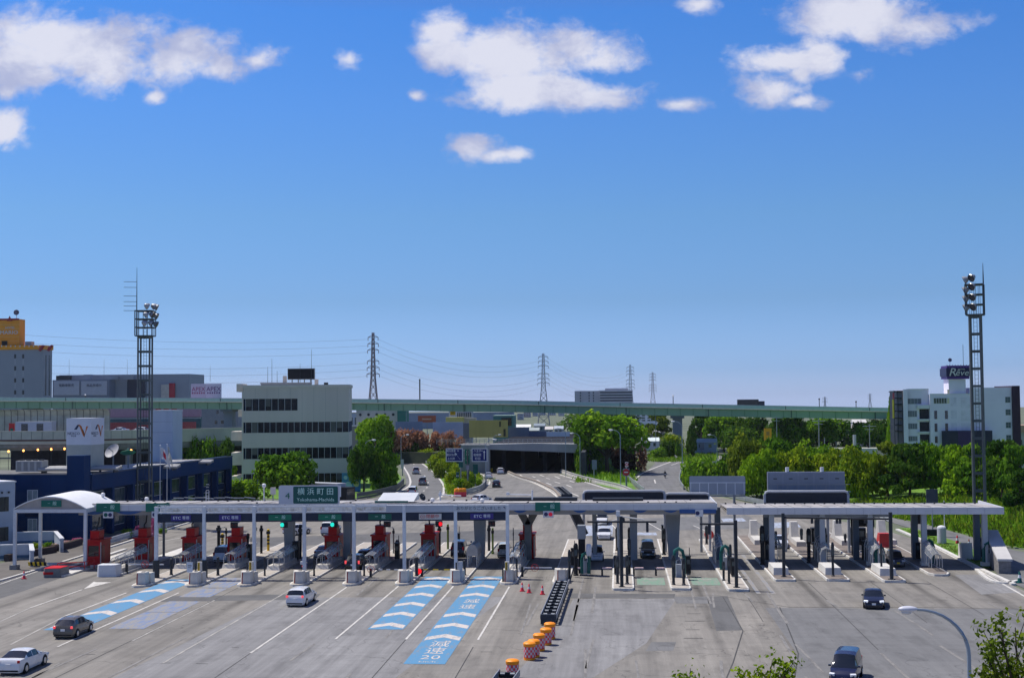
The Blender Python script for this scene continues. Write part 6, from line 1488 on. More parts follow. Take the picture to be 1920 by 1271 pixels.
a,b_,c_,d_ = fr(2,639,12,648,Y + 2); pbox(HB,'opening',black,a,b_,Y + 2.6,Y + 2.9,c_,d_); a,b_,c_,d_ = fr(45,640,57,648,Y + 3); pbox(HB,'roof_unit',hw,a + .02,b_,Y + 4,Y + 7,c_,d_)
dish(31,586,Y + 5,1.2,'round dark ball antenna on the orange penthouse',at(31,598,Y + 5).z,M('dish_dark',(.12,.12,.18),.6),(.2,-1,.1))
# big retail store, billboards and the pink store under the viaduct
Y = 640; x0,x1,z0,z1 = fr(98,700,377,790,Y)
RB_ = bld('retail_store','large grey retail building above the viaduct with two white billboards','building',((x0 + x1) / 2,Y + 20,0))
rw = M('retail_grey',(.30,.33,.39),.7,var=.06,scale=.1)
pbox(RB_,'wall',rw,x0,at(345,720,Y).x,Y + 8,Y + 32,0,z1)
pbox(RB_,'lower_hall',M('retail_blue',(.19,.22,.29),.7,var=.06),x0,at(205,720,Y).x,Y,Y + 7.9,0,at(150,712,Y).z)
pbox(RB_,'dark_gate',M('retail_navy',(.03,.035,.07),.6),at(228,720,Y).x,at(262,720,Y).x,Y + 7.5,Y + 7.95,0,at(240,711,Y).z); pbox(RB_,'red_panel',M('retail_red',(.42,.03,.05),.6),at(308,720,Y).x,at(318.5,720,Y).x,Y + 7,Y + 7.9,0,at(312,718,Y).z); pbox(RB_,'beige_panel',M('retail_beige',(.50,.47,.44),.6),at(293,720,Y).x,at(308,720,Y).x - .05,Y + 7,Y + 7.9,0,at(300,720,Y).z)
for l,r in ((101,149),(152.5,201)):
    a,b_,c_,d_ = fr(l,714,r,741,Y); w = pbox(RB_,'billboard',M('billboard_pale',(.42,.45,.53),.6,var=.05),a,b_,Y - .3,Y - .02,c_,d_)
    o = text('lettering','電動車販売' if l < 120 else '商品売場中',1.55,letter_dark,((a + b_) / 2 - RB_.location.x,Y - .36 - RB_.location.y,c_ + (d_ - c_) * .68),parent=w,depth=.03)
for l,r,tp in ((105,130,704),(157,170,702),(200,220,706),(232,250,703)): a,b_,c_,d_ = fr(l,tp,r,712,Y + 3); pbox(RB_,'roof_unit',dark_metal if l < 140 else rw,a,b_,Y + 3,Y + 6,at(150,712,Y).z,d_)
for px,pt in ((119,673),(185,673),(229,673),(386,684)): q = at(px,pt,Y); MB().cyl((q.x,Y + 7,at(px,715,Y).z),(q.x,Y + 7,q.z),.1,.05,6).build('aerial',grey_metal,RB_,world=1)
Y = 560; a,b_,c_,d_ = fr(358,719,415,742,Y)
t = thing('billboard','white double rooftop billboard with purple and red words','billboard',((a + b_) / 2,Y,0)); w = (b_ - a) / 2
MB().box(-w,-.02,0,.4,c_ - 3,d_).build('board',M('billboard_white',(.50,.53,.60),.5,var=.04),t); MB().box(0,w,-.05,.35,c_ - 3,d_).build('board',M('billboard_white2',(.58,.61,.68),.5,var=.04),t)
text('lettering','APEX',2.6,M('letter_plum',(.28,.04,.14),.5,var=0),(-w / 2,-.05,d_ - 2.4),parent=t,sx=.95); text('lettering','APEX',2.7,M('letter_purple',(.10,.03,.16),.5,var=0),(w / 2,-.10,d_ - 2.4),parent=t,sx=1.0)
for s,m in ((-1,M('letter_plum',(0,0,0))),(1,M('letter_purple',(0,0,0)))):
    for k in range(6): MB().box(s * w / 2 - w * .42 + w * .15 * k,s * w / 2 - w * .42 + w * .15 * k + .5,-.12,-.05,d_ - 4.3,d_ - 3.6).build('printed_mark',m,t)
for s in (-.8,.8): MB().box(s * w - .3,s * w + .3,.05,.35,0,c_ - 3.01).build('post',grey_metal,t)
Y = 540; x0,x1,z0,z1 = fr(190,766,376,830,Y)
t = bld('pink_store','pink-fronted store below the viaduct with red window signs','building',((x0 + x1) / 2,Y + 9,0))
pbox(t,'wall',M('pink_wall',(.42,.28,.35),.7,var=.08),x0,x1,Y,Y + 18,at(0,784,Y).z,z1 + 2); pbox(t,'lower_wall',M('store_teal',(.05,.15,.16),.6,var=.2),x0,x1,Y + .5,Y + 17,0,at(0,784,Y).z - .01)
for k in range(5): a = at(262 + 15 * k,770,Y).x; pbox(t,'red_sign',M('retail_red',(0,0,0)),a,a + 2.2,Y - .1,Y + .1,at(0,771,Y).z,at(0,766,Y).z)
pbox(t,'pale_band',M('store_pale',(.45,.55,.55),.6),x0,x1,Y + .3,Y + .48,at(0,787,Y).z,at(0,785,Y).z); pbox(t,'red_fence',M('store_red',(.33,.06,.07),.6,var=.4,scale=2),x0,x1,Y - 6,Y - 5.7,4,at(0,793,Y).z)
Y = 520; x0,x1,z0,z1 = fr(378,764,446,830,Y)
t = bld('warehouse','grey warehouse with small dark windows between the pink store and the office block','building',((x0 + x1) / 2,Y + 8,0)); pbox(t,'wall',M('warehouse_grey',(.24,.26,.30),.7,var=.08),x0,x1,Y,Y + 16,0,z1 + 1)
for px,py in ((408,768),(421,768),(405,787),(417,787),(434,788)): a,b_,c_,d_ = fr(px - 3,py,px + 3,py + 8,Y); window(t,a,b_,Y,c_,d_,1,1,fm=pale_metal)
# elevated highway ramp at left with lamps under it
Y = 300
EP = thing('elevated_road','elevated curving highway ramp with beige parapet at the left','elevated road',(at(150,820,Y).x,Y,0))
xa_,xb_ = at(-40,820,Y).x,at(300,820,Y).x
def zrow(py): return at(0,py,Y).z
pp = smooth_path([(xa_,Y + 2),(at(80,800,Y).x,Y),(at(200,800,Y).x,Y + 3),(xb_,Y + 14),(xb_ + 22,Y + 42)])
par = M('ramp_parapet',(.50,.49,.43),.7,var=.12,scale=.3)
zt_,zb_ = zrow(809.5),zrow(833)
MB().wall(pp,.5,zb_,zt_).build('parapet',par,EP,world=1); MB().wall([(a,b - .30) for a,b in pp],.06,zrow(827.5),zrow(824.5)).build('brown_stripe',M('stripe_brown',(.13,.06,.05),.6),EP,world=1)
MB().wall([(a,b - .02) for a,b in pp],.62,zt_,zt_ + .15).build('coping',M('ramp_coping',(.50,.50,.47),.7),EP,world=1)
for k in range(0,len(pp) - 1,1): a,b = pp[k]; MB().box(a - .05,a + .05,b - .31,b - .24,zrow(824),zt_ - .05).build('panel_joint',M('joint_ramp',(.22,.23,.21),.7,var=0),EP,world=1)
L_,R_ = pp,[(a + 2,b + 11) for a,b in pp]
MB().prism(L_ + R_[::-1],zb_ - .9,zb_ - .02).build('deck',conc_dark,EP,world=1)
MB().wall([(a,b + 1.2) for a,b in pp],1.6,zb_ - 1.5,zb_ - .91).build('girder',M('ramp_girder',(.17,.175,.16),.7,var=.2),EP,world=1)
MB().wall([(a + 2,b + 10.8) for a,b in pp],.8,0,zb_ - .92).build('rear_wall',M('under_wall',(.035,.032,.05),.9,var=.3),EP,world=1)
for px in (-10,140,240): q = at(px,850,Y + 5); MB().box(q.x - .6,q.x + .6,Y + 5,Y + 6.5,0,zb_ - .92).build('pier',conc_dark,EP,world=1)
for px,py,lb in ((16,846,'lit orange lamp under the elevated ramp, leftmost of the row'),(44,844.5,'lit orange lamp under the ramp, second from the left'),(71,843,'lit orange lamp under the ramp, third from the left'),(96,842,'lit orange lamp under the ramp, fourth from the left'),(121,841,'lit orange lamp close to the left side of the logo tower'),(246,844,'lit orange lamp between the green dish and the mast')):
    q = at(px,py,Y - 1.5); t = thing('tunnel_lamp',lb,'lamp',(q.x,Y - 1.5,0),0,'orange lamps under the ramp'); MB().sph((0,0,q.z),(.22,.2,.26),10,7).build('bulb',lamp_orange,t,smooth=1); MB().cyl((0,0,0),(0,0,q.z - .2),.05).build('stem',dark_metal,t); MB().lathe([(.28,0),(.1,.22)],(0,0,q.z + .24)).build('shade',dark_metal,t)
# noise barrier, hut and vehicles on top of the ramp
Y2 = 312; t = thing('noise_barrier','curved translucent noise barrier above the left ramp','noise barrier',(at(100,780,Y2).x,Y2,0)); b = MB(); a = at(-40,780,Y2).x; e = at(206,780,Y2).x; z0,z1 = at(0,795,Y2).z,at(0,768,Y2).z
n = 20
for k in range(n + 1):
    xx = a + (e - a) * k / n; b.tube([(xx,Y2,z0 - 3),(xx,Y2,z0 + (z1 - z0) * .55),(xx + .3,Y2 - .7,z1 - .4),(xx + .4,Y2 - 1.5,z1)],.1,5)
b.build('frame',M('barrier_frame',(.16,.17,.17),.6),t,world=1)
p = MB()
for k in range(n):
    xx = a + (e - a) * k / n; x2_ = a + (e - a) * (k + 1) / n
    for (ya,za),(yb,zb2) in (((0,z0 - 3),(0,z0 + (z1 - z0) * .55)),((0,z0 + (z1 - z0) * .55),(-.7,z1 - .4)),((-.7,z1 - .4),(-1.5,z1))): p.add([(xx,Y2 + ya,za),(x2_,Y2 + ya,za),(x2_,Y2 + yb,zb2),(xx,Y2 + yb,zb2)],[(0,1,2,3)])
p.build('panel',M('barrier_panel',(.42,.44,.38),.5,var=.3,scale=.3),t,world=1)
x0,x1,z0,z1 = fr(29,790,97,810,306); t = thing('site_hut','white hut with dark windows on the left ramp','hut',((x0 + x1) / 2,306,zt_ - 2)); w = (x1 - x0) / 2; MB().box(-w,w,0,2.5,0,z1 - zt_ + 2).build('wall',M('hut_white',(.50,.53,.60),.6,var=.06),t)
for k in (-.5,.35): MB().box(k * w - .8,k * w + .8,-.04,.0,z1 - zt_ - .2,z1 - zt_ + 1.5).build('window',glass_dark,t)
t = thing('sign_board','small red and green sign left of the white hut','sign',(at(22,796,306).x,306,zt_ - 1)); MB().box(-.7,.7,0,.1,1.0,2.9).build('board',red_sign,t); MB().box(-.35,.35,-.02,0,1.1,1.7).build('green_mark',sign_green,t); MB().cyl((0,.1,0),(0,.1,1),.06).build('post',grey_metal,t)
for px,py,c,kd,lb in ((224,812,PEARL,'sedan','white car roof showing above the ramp parapet right of the logo tower'),(262,812,WHITE,'hatch','white car roof showing above the ramp parapet behind the mast')):
    q = at(px,py,309); tt = car('ramp_car',kd,c,lb,q.x,309,PI / 2 - .2); tt.location.z = zt_ - .75
q = at(425,817,395); t = thing('box_truck','white box truck on the road left of the office block','truck',(q.x,395,q.z - 3.6)); MB().box(-3.2,3.6,-1.1,1.1,.9,3.9).build('box_body',M('truck_white',(.60,.62,.66),.5,var=.05),t); MB().box(-5.2,-3.3,-1.05,1.05,.6,2.9).build('cab',white_metal,t); MB().box(-5.22,-4.2,-1.07,1.07,1.8,2.7).build('cab_window',glass_dark,t); MB().box(-5,3.4,-.9,.9,.4,.89).build('chassis',dark_metal,t)
for xx in (-4.4,1.8,2.9):
    for s in (-1,1): MB().cyl((xx,s * 1.06,.45),(xx,s * .8,.45),.45,n=12).build('wheel',tyre_m,t)
car('ramp_car','minivan',WHITE,'white van just ahead of the white box truck by the office block',at(393,815,395).x,395,PI / 2).location.z = q.z - 3.6
structure(MB().box(at(340,800,395).x,at(448,800,395).x,393.5,400,0,q.z - 3.62).build('upper_road',conc_dark))
# white hotel on the right with its purple sign cube
Y = 300; x0,x1,z0,z1 = fr(1677,729,1912,845,Y)
WH = bld('white_hotel','white four-storey hotel with a purple rooftop sign at the right','building',((x0 + x1) / 2,Y + 8,0))
whw = M('hotel_white',(.76,.73,.83),.6,var=.06,scale=.2); whd = M('hotel_dark',(.018,.02,.038),.5,var=.15)
def hx(px): return at(px,780,Y).x
def hz(py): return at(1800,py,Y).z
BZ = 0.0
pbox(WH,'wall',whw,hx(1702),hx(1744),Y + 1.0,Y + 14,BZ,hz(730)); pbox(WH,'front_bay',whw,hx(1744) + .01,hx(1820),Y,Y + 14,BZ,hz(739)); pbox(WH,'wall',whw,hx(1820) + .01,hx(1899),Y + .6,Y + 14,BZ,hz(727))
pbox(WH,'dark_pier',whd,hx(1693),hx(1702) - .01,Y + .4,Y + 14,BZ,hz(731)); pbox(WH,'end_pier',whw,hx(1694.5),hx(1703),Y + .2,Y + .38,BZ,hz(729)); pbox(WH,'dark_pier',M('hotel_plum',(.03,.012,.03),.5),hx(1899) + .01,hx(1914),Y + .2,Y + 14,BZ,hz(724)); pbox(WH,'parapet',white_metal,hx(1702),hx(1744),Y + .9,Y + 1.1,hz(730) + .01,hz(728)); pbox(WH,'parapet',white_metal,hx(1744),hx(1820),Y - .1,Y + .1,hz(739) + .01,hz(737.5))
for k,(a,b_) in enumerate(((746,757),(769,781),(793,804),(817,827))):
    window(WH,hx(1703 if k else 1703.5),hx(1721.5 if k else 1730),Y + 1.0,hz(b_),hz(a),4,1,fm=pale_metal,gm=M('hotel_grille',(.16,.18,.21),.4,var=.2))
for a,b_ in ((766.5,785),(790.5,808.5),(814,831)): pbox(WH,'opening',M('hotel_void',(.012,.013,.022),.5),hx(1726),hx(1743.5),Y + .93,Y + .99,hz(b_),hz(a)); pbox(WH,'balcony_edge',white_metal,hx(1722),hx(1744) - .01,Y + .4,Y + .92,hz(b_ + 3),hz(b_))
window(WH,hx(1751),hx(1776),Y,hz(756.5),hz(745.5),5,1,gm=M('pane_olive',(.07,.09,.06),.1,var=.4)); pbox(WH,'cream_panel',M('hotel_cream',(.62,.58,.40),.6),hx(1776.3),hx(1780.5),Y - .05,Y - .005,hz(756),hz(746)); pbox(WH,'canopy_slab',white_metal,hx(1721),hx(1744) - .01,Y + .2,Y + .98,hz(765.5),hz(758.5))
for a,b_ in ((769.5,785),(793.5,809),(817.5,830)):
    for l,r in ((1752,1757),(1772,1777)):
        if a > 810 and l > 1760: continue
        window(WH,hx(l),hx(r),Y,hz(b_),hz(a),1,1,fm=whd)
for a in (745,769,793): 
    pbox(WH,'panel',M('hotel_panel',(.66,.64,.74),.6),hx(1783),hx(1794),Y - .02,Y + .1,hz(a + 16),hz(a)); pbox(WH,'panel',M('hotel_panel2',(.68,.66,.75),.6),hx(1802),hx(1819.5),Y - .02,Y + .1,hz(a + 20),hz(a))
for a in (744.5,768,792,816): window(WH,hx(1887),hx(1896.5),Y + .6,hz(a + 11),hz(a),2,2,fm=grey_metal,gm=M('pane_teal',(.05,.10,.10),.1,var=.2))
pbox(WH,'dark_screen',M('hotel_screen',(.025,.028,.055),.6,var=.15),hx(1763),hx(1857),Y - 1.2,Y - .9,BZ,hz(807)); pbox(WH,'screen_panel',M('hotel_screen2',(.04,.02,.09),.5),hx(1793),hx(1822),Y - 1.25,Y - 1.2,BZ,hz(808))
pbox(WH,'sign_shaft',whw,hx(1781),hx(1813),Y + .4,Y + 5,hz(739),hz(711)); pbox(WH,'cream_light',M('hotel_cream',(0,0,0)),hx(1778),hx(1782),Y + .35,Y + .39,hz(738.5),hz(730))
pur = M('sign_violet',(.065,.022,.19),.45,var=.08)
a,b_,c_,d_ = fr(1776,685,1817,710.5,Y - .2); w = pbox(WH,'sign_cube',pur,a,b_,Y - .2,Y + 5.4,c_,d_); pbox(WH,'sign_band',M('sign_violet_dark',(.012,.010,.06),.4),a - .2,b_ + .2,Y - .4,Y + 5.6,c_ + .6,d_ - .55)
for k in range(9): pbox(WH,'sign_fin',M('sign_violet_lite',(.10,.04,.26),.5),a + (b_ - a) * k / 8 - .08,a + (b_ - a) * k / 8 + .08,Y - .36,Y - .21,d_ - .54,d_ + .15)
text('lettering','R',2.5,M('letter_silver',(.62,.64,.60),.4,var=0),(a + 1.05 - WH.location.x,Y - .44 - WH.location.y,(c_ + d_) / 2 - .05),parent=WH,shear=.25,depth=.03,sx=1.1); text('lettering','êve',1.9,M('letter_silver',(0,0,0)),(a + 3.1 - WH.location.x,Y - .44 - WH.location.y,(c_ + d_) / 2 - .15),parent=WH,shear=.25,depth=.03,sx=1.1)
text('lettering','HOTEL',.42,M('letter_silver',(0,0,0)),(a + 3.1 - WH.location.x,Y - .44 - WH.location.y,(c_ + d_) / 2 + .62),parent=WH,depth=.02,sx=1.2)
dish(1781,675,Y + 3,.42,'ball antenna above the purple sign cube',d_,M('dish_dark',(0,0,0)),(0,-1,.1)); q = at(1812,645,Y); MB().cyl((q.x,Y + 3,d_),(q.x,Y + 3,q.z),.05).build('aerial',dark_metal,WH,world=1)
b = MB(); q = at(1678,760,Y + .5)
for zz in (733,745,757,770,783,796,808): MB().box(hx(1679),hx(1693) - .05,Y + 1,Y + 7,hz(zz) - .1,hz(zz) + .1).build('fire_stair',dark_metal,WH,world=1)
for px in (1679,1686): pbox(WH,'fire_stair',dark_metal,hx(px) - .08,hx(px) + .08,Y + 1,Y + 1.2,BZ,hz(731))
pbox(WH,'banner',M('banner_yellow',(.70,.55,.05),.5,var=.1),hx(1675),hx(1678),Y + .7,Y + .8,hz(783),hz(748)); pbox(WH,'banner',M('banner_red',(.45,.08,.10),.5),hx(1676),hx(1679),Y + .72,Y + .82,hz(747),hz(735))
t = bld('house','brown-roofed house just right of the white hotel','building',(at(1928,800,330).x,336,0)); MB().box(-4.2,6,-5,5,0,9.8).build('wall',M('house_tan',(.36,.37,.40),.7,var=.1),t); MB().prismy([(-5,9.8),(6.6,9.8),(6,11.5),(-4.2,11.5)],-5.6,5.6).build('roof',M('house_roof',(.38,.27,.20),.8,var=.2),t); MB().box(-3.2,-1.2,-5.04,-5,6,8).build('window',glass_mid,t)

# ------------------------------------------------------------------ vegetation
def leafcloud(name,lobes,n,size,seed,mat,up=.25,inner=.72):
    """crown of small leaf sprays spread through the shells of several uneven lobes (unit size)"""
    r = np.random.default_rng(seed); lb = np.array(lobes,float)
    wts = (lb[:,3] * lb[:,4] + lb[:,4] * lb[:,5] + lb[:,3] * lb[:,5]); wts /= wts.sum()
    k = r.choice(len(lb),n,p=wts); d = r.normal(size=(n,3)); d[:,2] += .18; d /= np.linalg.norm(d,axis=1)[:,None]
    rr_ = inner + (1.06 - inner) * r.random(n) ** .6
    wob = 1 + .16 * np.sin(d[:,0] * 7 + k * 2.1) * np.cos(d[:,1] * 6 + k) + .12 * np.sin(d[:,2] * 9 + k * 1.3)
    c = lb[k,:3] + d * lb[k,3:6] * (rr_ * wob)[:,None]
    nr = d * .75 + r.normal(size=(n,3)) * .55; nr[:,2] += up; nr /= np.linalg.norm(nr,axis=1)[:,None]
    t = np.cross(nr,r.normal(size=(n,3))); t /= np.linalg.norm(t,axis=1)[:,None]; b = np.cross(nr,t)
    s = size * (.55 + .9 * r.random(n)); a = s[:,None] * t; bb = (s * (.5 + .4 * r.random(n)))[:,None] * b
    bend = nr * (s * .25)[:,None]
    v = np.stack([c - a,c - bb * .9 + bend,c + a * 1.1,c + bb + bend],1).reshape(-1,3)
    me = bpy.data.meshes.new(name); me.vertices.add(4 * n); me.vertices.foreach_set('co',v.ravel())
    me.loops.add(4 * n); me.loops.foreach_set('vertex_index',np.arange(4 * n,dtype=np.int32)); me.polygons.add(n)
    me.polygons.foreach_set('loop_start',np.arange(0,4 * n,4,dtype=np.int32)); me.update(calc_edges=True)
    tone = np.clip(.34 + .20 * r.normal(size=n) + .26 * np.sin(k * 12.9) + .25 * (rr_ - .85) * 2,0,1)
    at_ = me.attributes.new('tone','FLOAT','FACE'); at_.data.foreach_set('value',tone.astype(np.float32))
    me.materials.append(mat); return me
def lobes(kind,seed):
    r = random.Random(seed); o = []
    if kind == 'round':
        o.append((0,0,.58,.62,.62,.36))
        for k in range(19):
            a = 2.4 * k + r.uniform(-.3,.3); e = r.uniform(-.3,1.0); q = r.uniform(.18,.36)
            o.append((.66 * math.cos(a) * math.cos(e),.66 * math.sin(a) * math.cos(e),.52 + .36 * math.sin(e),q,q,q * .8))
    elif kind == 'tall':
        for k in range(13):
            z = .16 + .80 * k / 12; w = .62 * (1 - (z - .35) ** 2 * 1.3) * (1 if z < .6 else 1.25 - .8 * (z - .3)); a = k * 2.4
            q = r.uniform(.30,.46) * (1.15 - .5 * z); o.append((w * .55 * math.cos(a),w * .55 * math.sin(a),z * .95,q,q,q * .42))
    elif kind == 'pine':
        for k in range(18):
            z = .25 + .72 * r.random(); a = r.uniform(0,2 * PI); w = .75 * (1.1 - z) + .12
            q = r.uniform(.22,.36); o.append((w * math.cos(a),w * math.sin(a),z,q,q,q * .26))
    elif kind == 'bush':
        for k in range(9):
            a = r.uniform(0,2 * PI); w = r.uniform(0,.62); q = r.uniform(.32,.5); o.append((w * math.cos(a),w * math.sin(a),.40 + r.uniform(-.1,.22),q,q,q * .95))
    elif kind == 'spiky':
        for k in range(16):
            a = r.uniform(0,2 * PI); w = r.uniform(0,.75); q = r.uniform(.16,.3); o.append((w * math.cos(a),w * math.sin(a),.35 + r.uniform(-.15,.45),q,q,q * 1.5))
    return o
CROWN = {}
def crown_mesh(kind,mat,var=0,n=None,size=None):
    key = (kind,mat.name,var)
    if key not in CROWN:
        nn,sz = {'round': (5200,.048),'tall': (3600,.052),'pine': (3400,.050),'bush': (1500,.075),'spiky': (1300,.07)}[kind]
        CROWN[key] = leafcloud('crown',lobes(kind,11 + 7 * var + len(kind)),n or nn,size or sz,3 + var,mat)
    return CROWN[key]
TR = {}
def trunk_mesh(v):
    if v not in TR:
        r = random.Random(v); b = MB()
        b.tube([(0,0,0),(.02,.01,.2),(.0,.03,.45),(.03,.0,.75)],[.055,.042,.032,.012],8)
        for k in range(5):
            a = 2 * PI * k / 5 + r.uniform(-.4,.4); z = r.uniform(.22,.42); b.tube([(0,0,z),(.2 * math.cos(a),.2 * math.sin(a),z + .14),(.45 * math.cos(a),.45 * math.sin(a),z + .3)],[.026,.018,.007],6)
        me = bpy.data.meshes.new('trunk'); me.from_pydata(b.v,[],b.f); me.materials.append(bark); TR[v] = me
    return TR[v]
def tree(name,label,x,y,h,w,kind,mat,var=0,rz=0.0,z0=0.0,group=None,low=0.0,cat='tree',wy=None):
    """h overall height, w crown width; low = height at which the crown begins (share of h)"""
    t = thing(name,label,cat,(x,y,z0),rz,group)
    if cat == 'tree':
        o = bpy.data.objects.new('trunk',trunk_mesh(var % 4)); COL.objects.link(o); o.parent = t; o.scale = (w * .5,w * .5,h * .95)
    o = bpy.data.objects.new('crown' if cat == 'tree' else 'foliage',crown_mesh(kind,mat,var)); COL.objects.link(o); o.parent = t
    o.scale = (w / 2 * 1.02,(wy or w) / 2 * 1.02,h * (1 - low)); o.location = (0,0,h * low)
    return t
def ptree(name,label,x0,x1,ytop,ybase,kind,mat,var=0,low=0.1,group=None,cat='tree',Y=None,z0=0.0,deep=1.0):
    """from the sighted left, right, top and ground row"""
    if Y is None: Y = g((x0 + x1) / 2,ybase,z0)[1]
    a,b,c,d = fr(x0,ytop,x1,ybase,Y)
    return tree(name,label,(a + b) / 2,Y,d - z0,(b - a) * 1.16,kind,mat,var,random.Random(x0).uniform(0,6),z0,group,low,cat,(b - a) * deep)
# around the office block
ptree('broadleaf_tree','round green tree in front of the office block ribbon windows',466,598,851,948,'round',leaf_mid,0,.12,deep=.9)
ptree('bush','fresh green clipped bush left of the place-name sign',424,502,898,946,'bush',leaf_fresh,0,0,cat='bush'); ptree('bush','small green bush below the left end of the office block',425,462,905,944,'bush',leaf_mid,1,0,cat='bush')
ptree('broadleaf_tree','dark green tree at the left of the pair beside the left ramp',652,712,838,922,'round',leaf_dark,1,.02); ptree('broadleaf_tree','bright green leaning tree at the right of the pair beside the left ramp',684,757,826,920,'tall',leaf_mid,2,0)
ptree('broadleaf_tree','yellow-green tree behind the ramp between office block and red hedge',672,738,783,838,'round',leaf_bright,3,.25,Y=395)
for x0,x1,yt,m,v,lb in ((336,380,818,leaf_mid,0,'hedge tree left of the row beside the office block'),(368,412,822,leaf_mid,1,'hedge tree in the middle of the row beside the office block'),(402,446,820,leaf_dark,2,'hedge tree touching the office block balconies')):
    ptree('hedge_tree',lb,x0,x1,yt,880,'bush',m,v,.05,'hedge trees left of the office block',Y=318)
ptree('bush','green bush at the foot of the office block balconies',425,447,862,890,'bush',leaf_fresh,2,0,cat='bush',Y=292)
structure(MB().prism([(at(700,830,396).x,396),(at(884,830,392).x,392),(at(884,830,392).x,412),(at(700,830,412).x,414)],0,at(780,846,404).z,.9).build('planted_bank',M('bank_dark',(.05,.06,.035),.95,var=.4,scale=.4)))
for k,(x0,x1,yt,Y,lb) in enumerate(((703,752,807,398,'red-tipped shrub at the left end of the red hedge'),(738,785,805,402,'red-tipped shrub, second from the left in the red hedge'),(768,812,806,405,'red-tipped shrub in the middle of the red hedge'),(798,835,808,408,'red-tipped shrub, fourth from the left in the red hedge'),(826,856,809,402,'red-tipped shrub in front of the pale blue panel wall'),(848,880,817,392,'low red-tipped shrub at the right end of the red hedge'))):
    ptree('hedge_shrub',lb,x0,x1,yt,yt + 36,'bush',leaf_red,k % 3,.0,'red-tipped hedge behind the left ramp','shrub',Y,z0=at(x0,yt + 38,Y).z)
    a,b,c,d = fr(x0,yt + 22,x1,866,Y + 1); tree('undergrowth_shrub','dark shrub under the %s part of the red hedge' % ['leftmost','second','middle','fourth','fifth','rightmost'][k],(a + b) / 2,Y + 1,d,(b - a) * 1.15,'bush',leaf_brown if k in (0,3) else leaf_dark,k % 3,0,0,'dark shrubs under the red hedge',0,'shrub',5)
ptree('bush','leafy bush between the office block and the paired trees',656,700,818,850,'bush',leaf_mid,2,0,cat='bush',Y=330)
# median strip between ramp and underpass road
rn = random.Random(21)
MED = [(782,858,846,30,leaf_olive),(800,866,842,34,leaf_yellow),(822,872,846,34,leaf_olive),(812,880,856,32,leaf_yellow),(838,886,858,34,leaf_yellow),(826,894,868,28,leaf_olive),(852,898,872,30,leaf_yellow),(848,908,884,26,leaf_yellow),(866,912,886,32,leaf_olive),(884,912,890,24,leaf_fresh),(862,918,896,26,leaf_fresh),(800,856,839,30,leaf_dark),(822,858,838,30,leaf_olive),(840,868,846,34,leaf_fresh),(896,908,896,22,leaf_fresh),(874,920,902,22,leaf_olive)]
WORDS = ['the far tip of the median','the left bend of the median','the crest of the median','the kerb side of the median','the middle of the median','the guardrail bend','the back of the left direction sign','the small dark sign on the median','the green pole foot','the right slope of the median','the orange cushion','the upper far end of the median','the far right end of the median','the left direction sign','the thin lamp post on the median','the median nose']
for k,(px,pb,pt,w,m) in enumerate(MED):
    ptree('median_shrub','%s shrub near %s' % ({'leaf_olive': 'olive','leaf_yellow': 'yellow-green','leaf_dark': 'dark','leaf_fresh': 'fresh green'}[m.name],WORDS[k]),px - w / 2,px + w / 2,pt,pb + 2,'bush' if k % 3 else 'spiky',m,k % 3,0,'shrubs on the median strip','shrub')
# round tree and its companions right of the underpass
ptree('broadleaf_tree','large round green tree right of the underpass mouth',1068,1210,777,884,'round',leaf_fresh,4,.24,Y=338); ptree('broadleaf_tree','dark lower tree under the left side of the large round tree',1074,1136,815,886,'round',leaf_mid,1,.08,Y=342)
ptree('broadleaf_tree','dark brown-leaved tree under the right side of the large round tree',1144,1206,828,884,'bush',leaf_brown,0,.02,Y=346); ptree('bush','small red-tinged shrub at the right edge of the large round tree',1194,1214,832,872,'spiky',leaf_red,1,0,cat='bush',Y=350)
ptree('bush','yellow-green bush left of the large round tree on the bank',1074,1104,852,888,'bush',leaf_fresh,1,0,cat='bush',Y=340)
ptree('bush','bright yellow-green clipped bush left of the viaduct pier',1238,1280,814,846,'bush',leaf_yellow,1,.1,cat='bush',Y=432); ptree('bush','dark bush under the yellow-green clipped bush',1240,1276,824,850,'bush',leaf_dark,0,0,cat='bush',Y=428); ptree('bush','low green bush at the far edge of the right ramp',1218,1250,838,858,'bush',leaf_mid,2,0,cat='bush',Y=420)
ptree('bush','cone-shaped green shrub left of the ivy-clad tree',1264,1278,828,850,'tall',leaf_mid,0,0,cat='bush',Y=425); ptree('conifer_tree','ivy-clad narrow tree right of the viaduct pier',1283,1312,795,843,'tall',leaf_dark,1,.05,Y=430)
# woodland behind the right ramp and under the viaduct
for k,(x0,x1,yt,Y,kd,m,lb) in enumerate(((1205,1262,776,520,'pine',leaf_olive,'olive pine left of the viaduct pier'),(1286,1346,772,500,'pine',leaf_dark,'dark pine just right of the viaduct pier'),(1318,1395,778,470,'round',leaf_mid,'broad green tree under the viaduct left of the orange panel'),(1375,1442,782,465,'round',leaf_dark,'dark tree behind the orange panel'),
        (1440,1520,781,462,'round',leaf_mid,'broad green tree under the viaduct right of the orange panel'),(1500,1590,783,466,'round',leaf_mid,'green tree above the railway wires in the middle'),(1595,1660,792,452,'round',leaf_mid,'green tree left of the white hotel stairs'),(1630,1690,786,448,'round',leaf_dark,'dark tree touching the white hotel stairs'),(1660,1684,746,420,'tall',leaf_bright,'thin bright treetop above the viaduct beside the white hotel'),(1345,1420,800,440,'bush',leaf_dark,'dark rounded tree behind the branch road'),(1420,1470,800,445,'bush',leaf_dark,'dark rounded tree right of the orange panel'))):
    ptree('woodland_tree',lb,x0,x1,yt,860,kd,m,k % 4,.12,'woodland behind the right ramp',Y=Y)
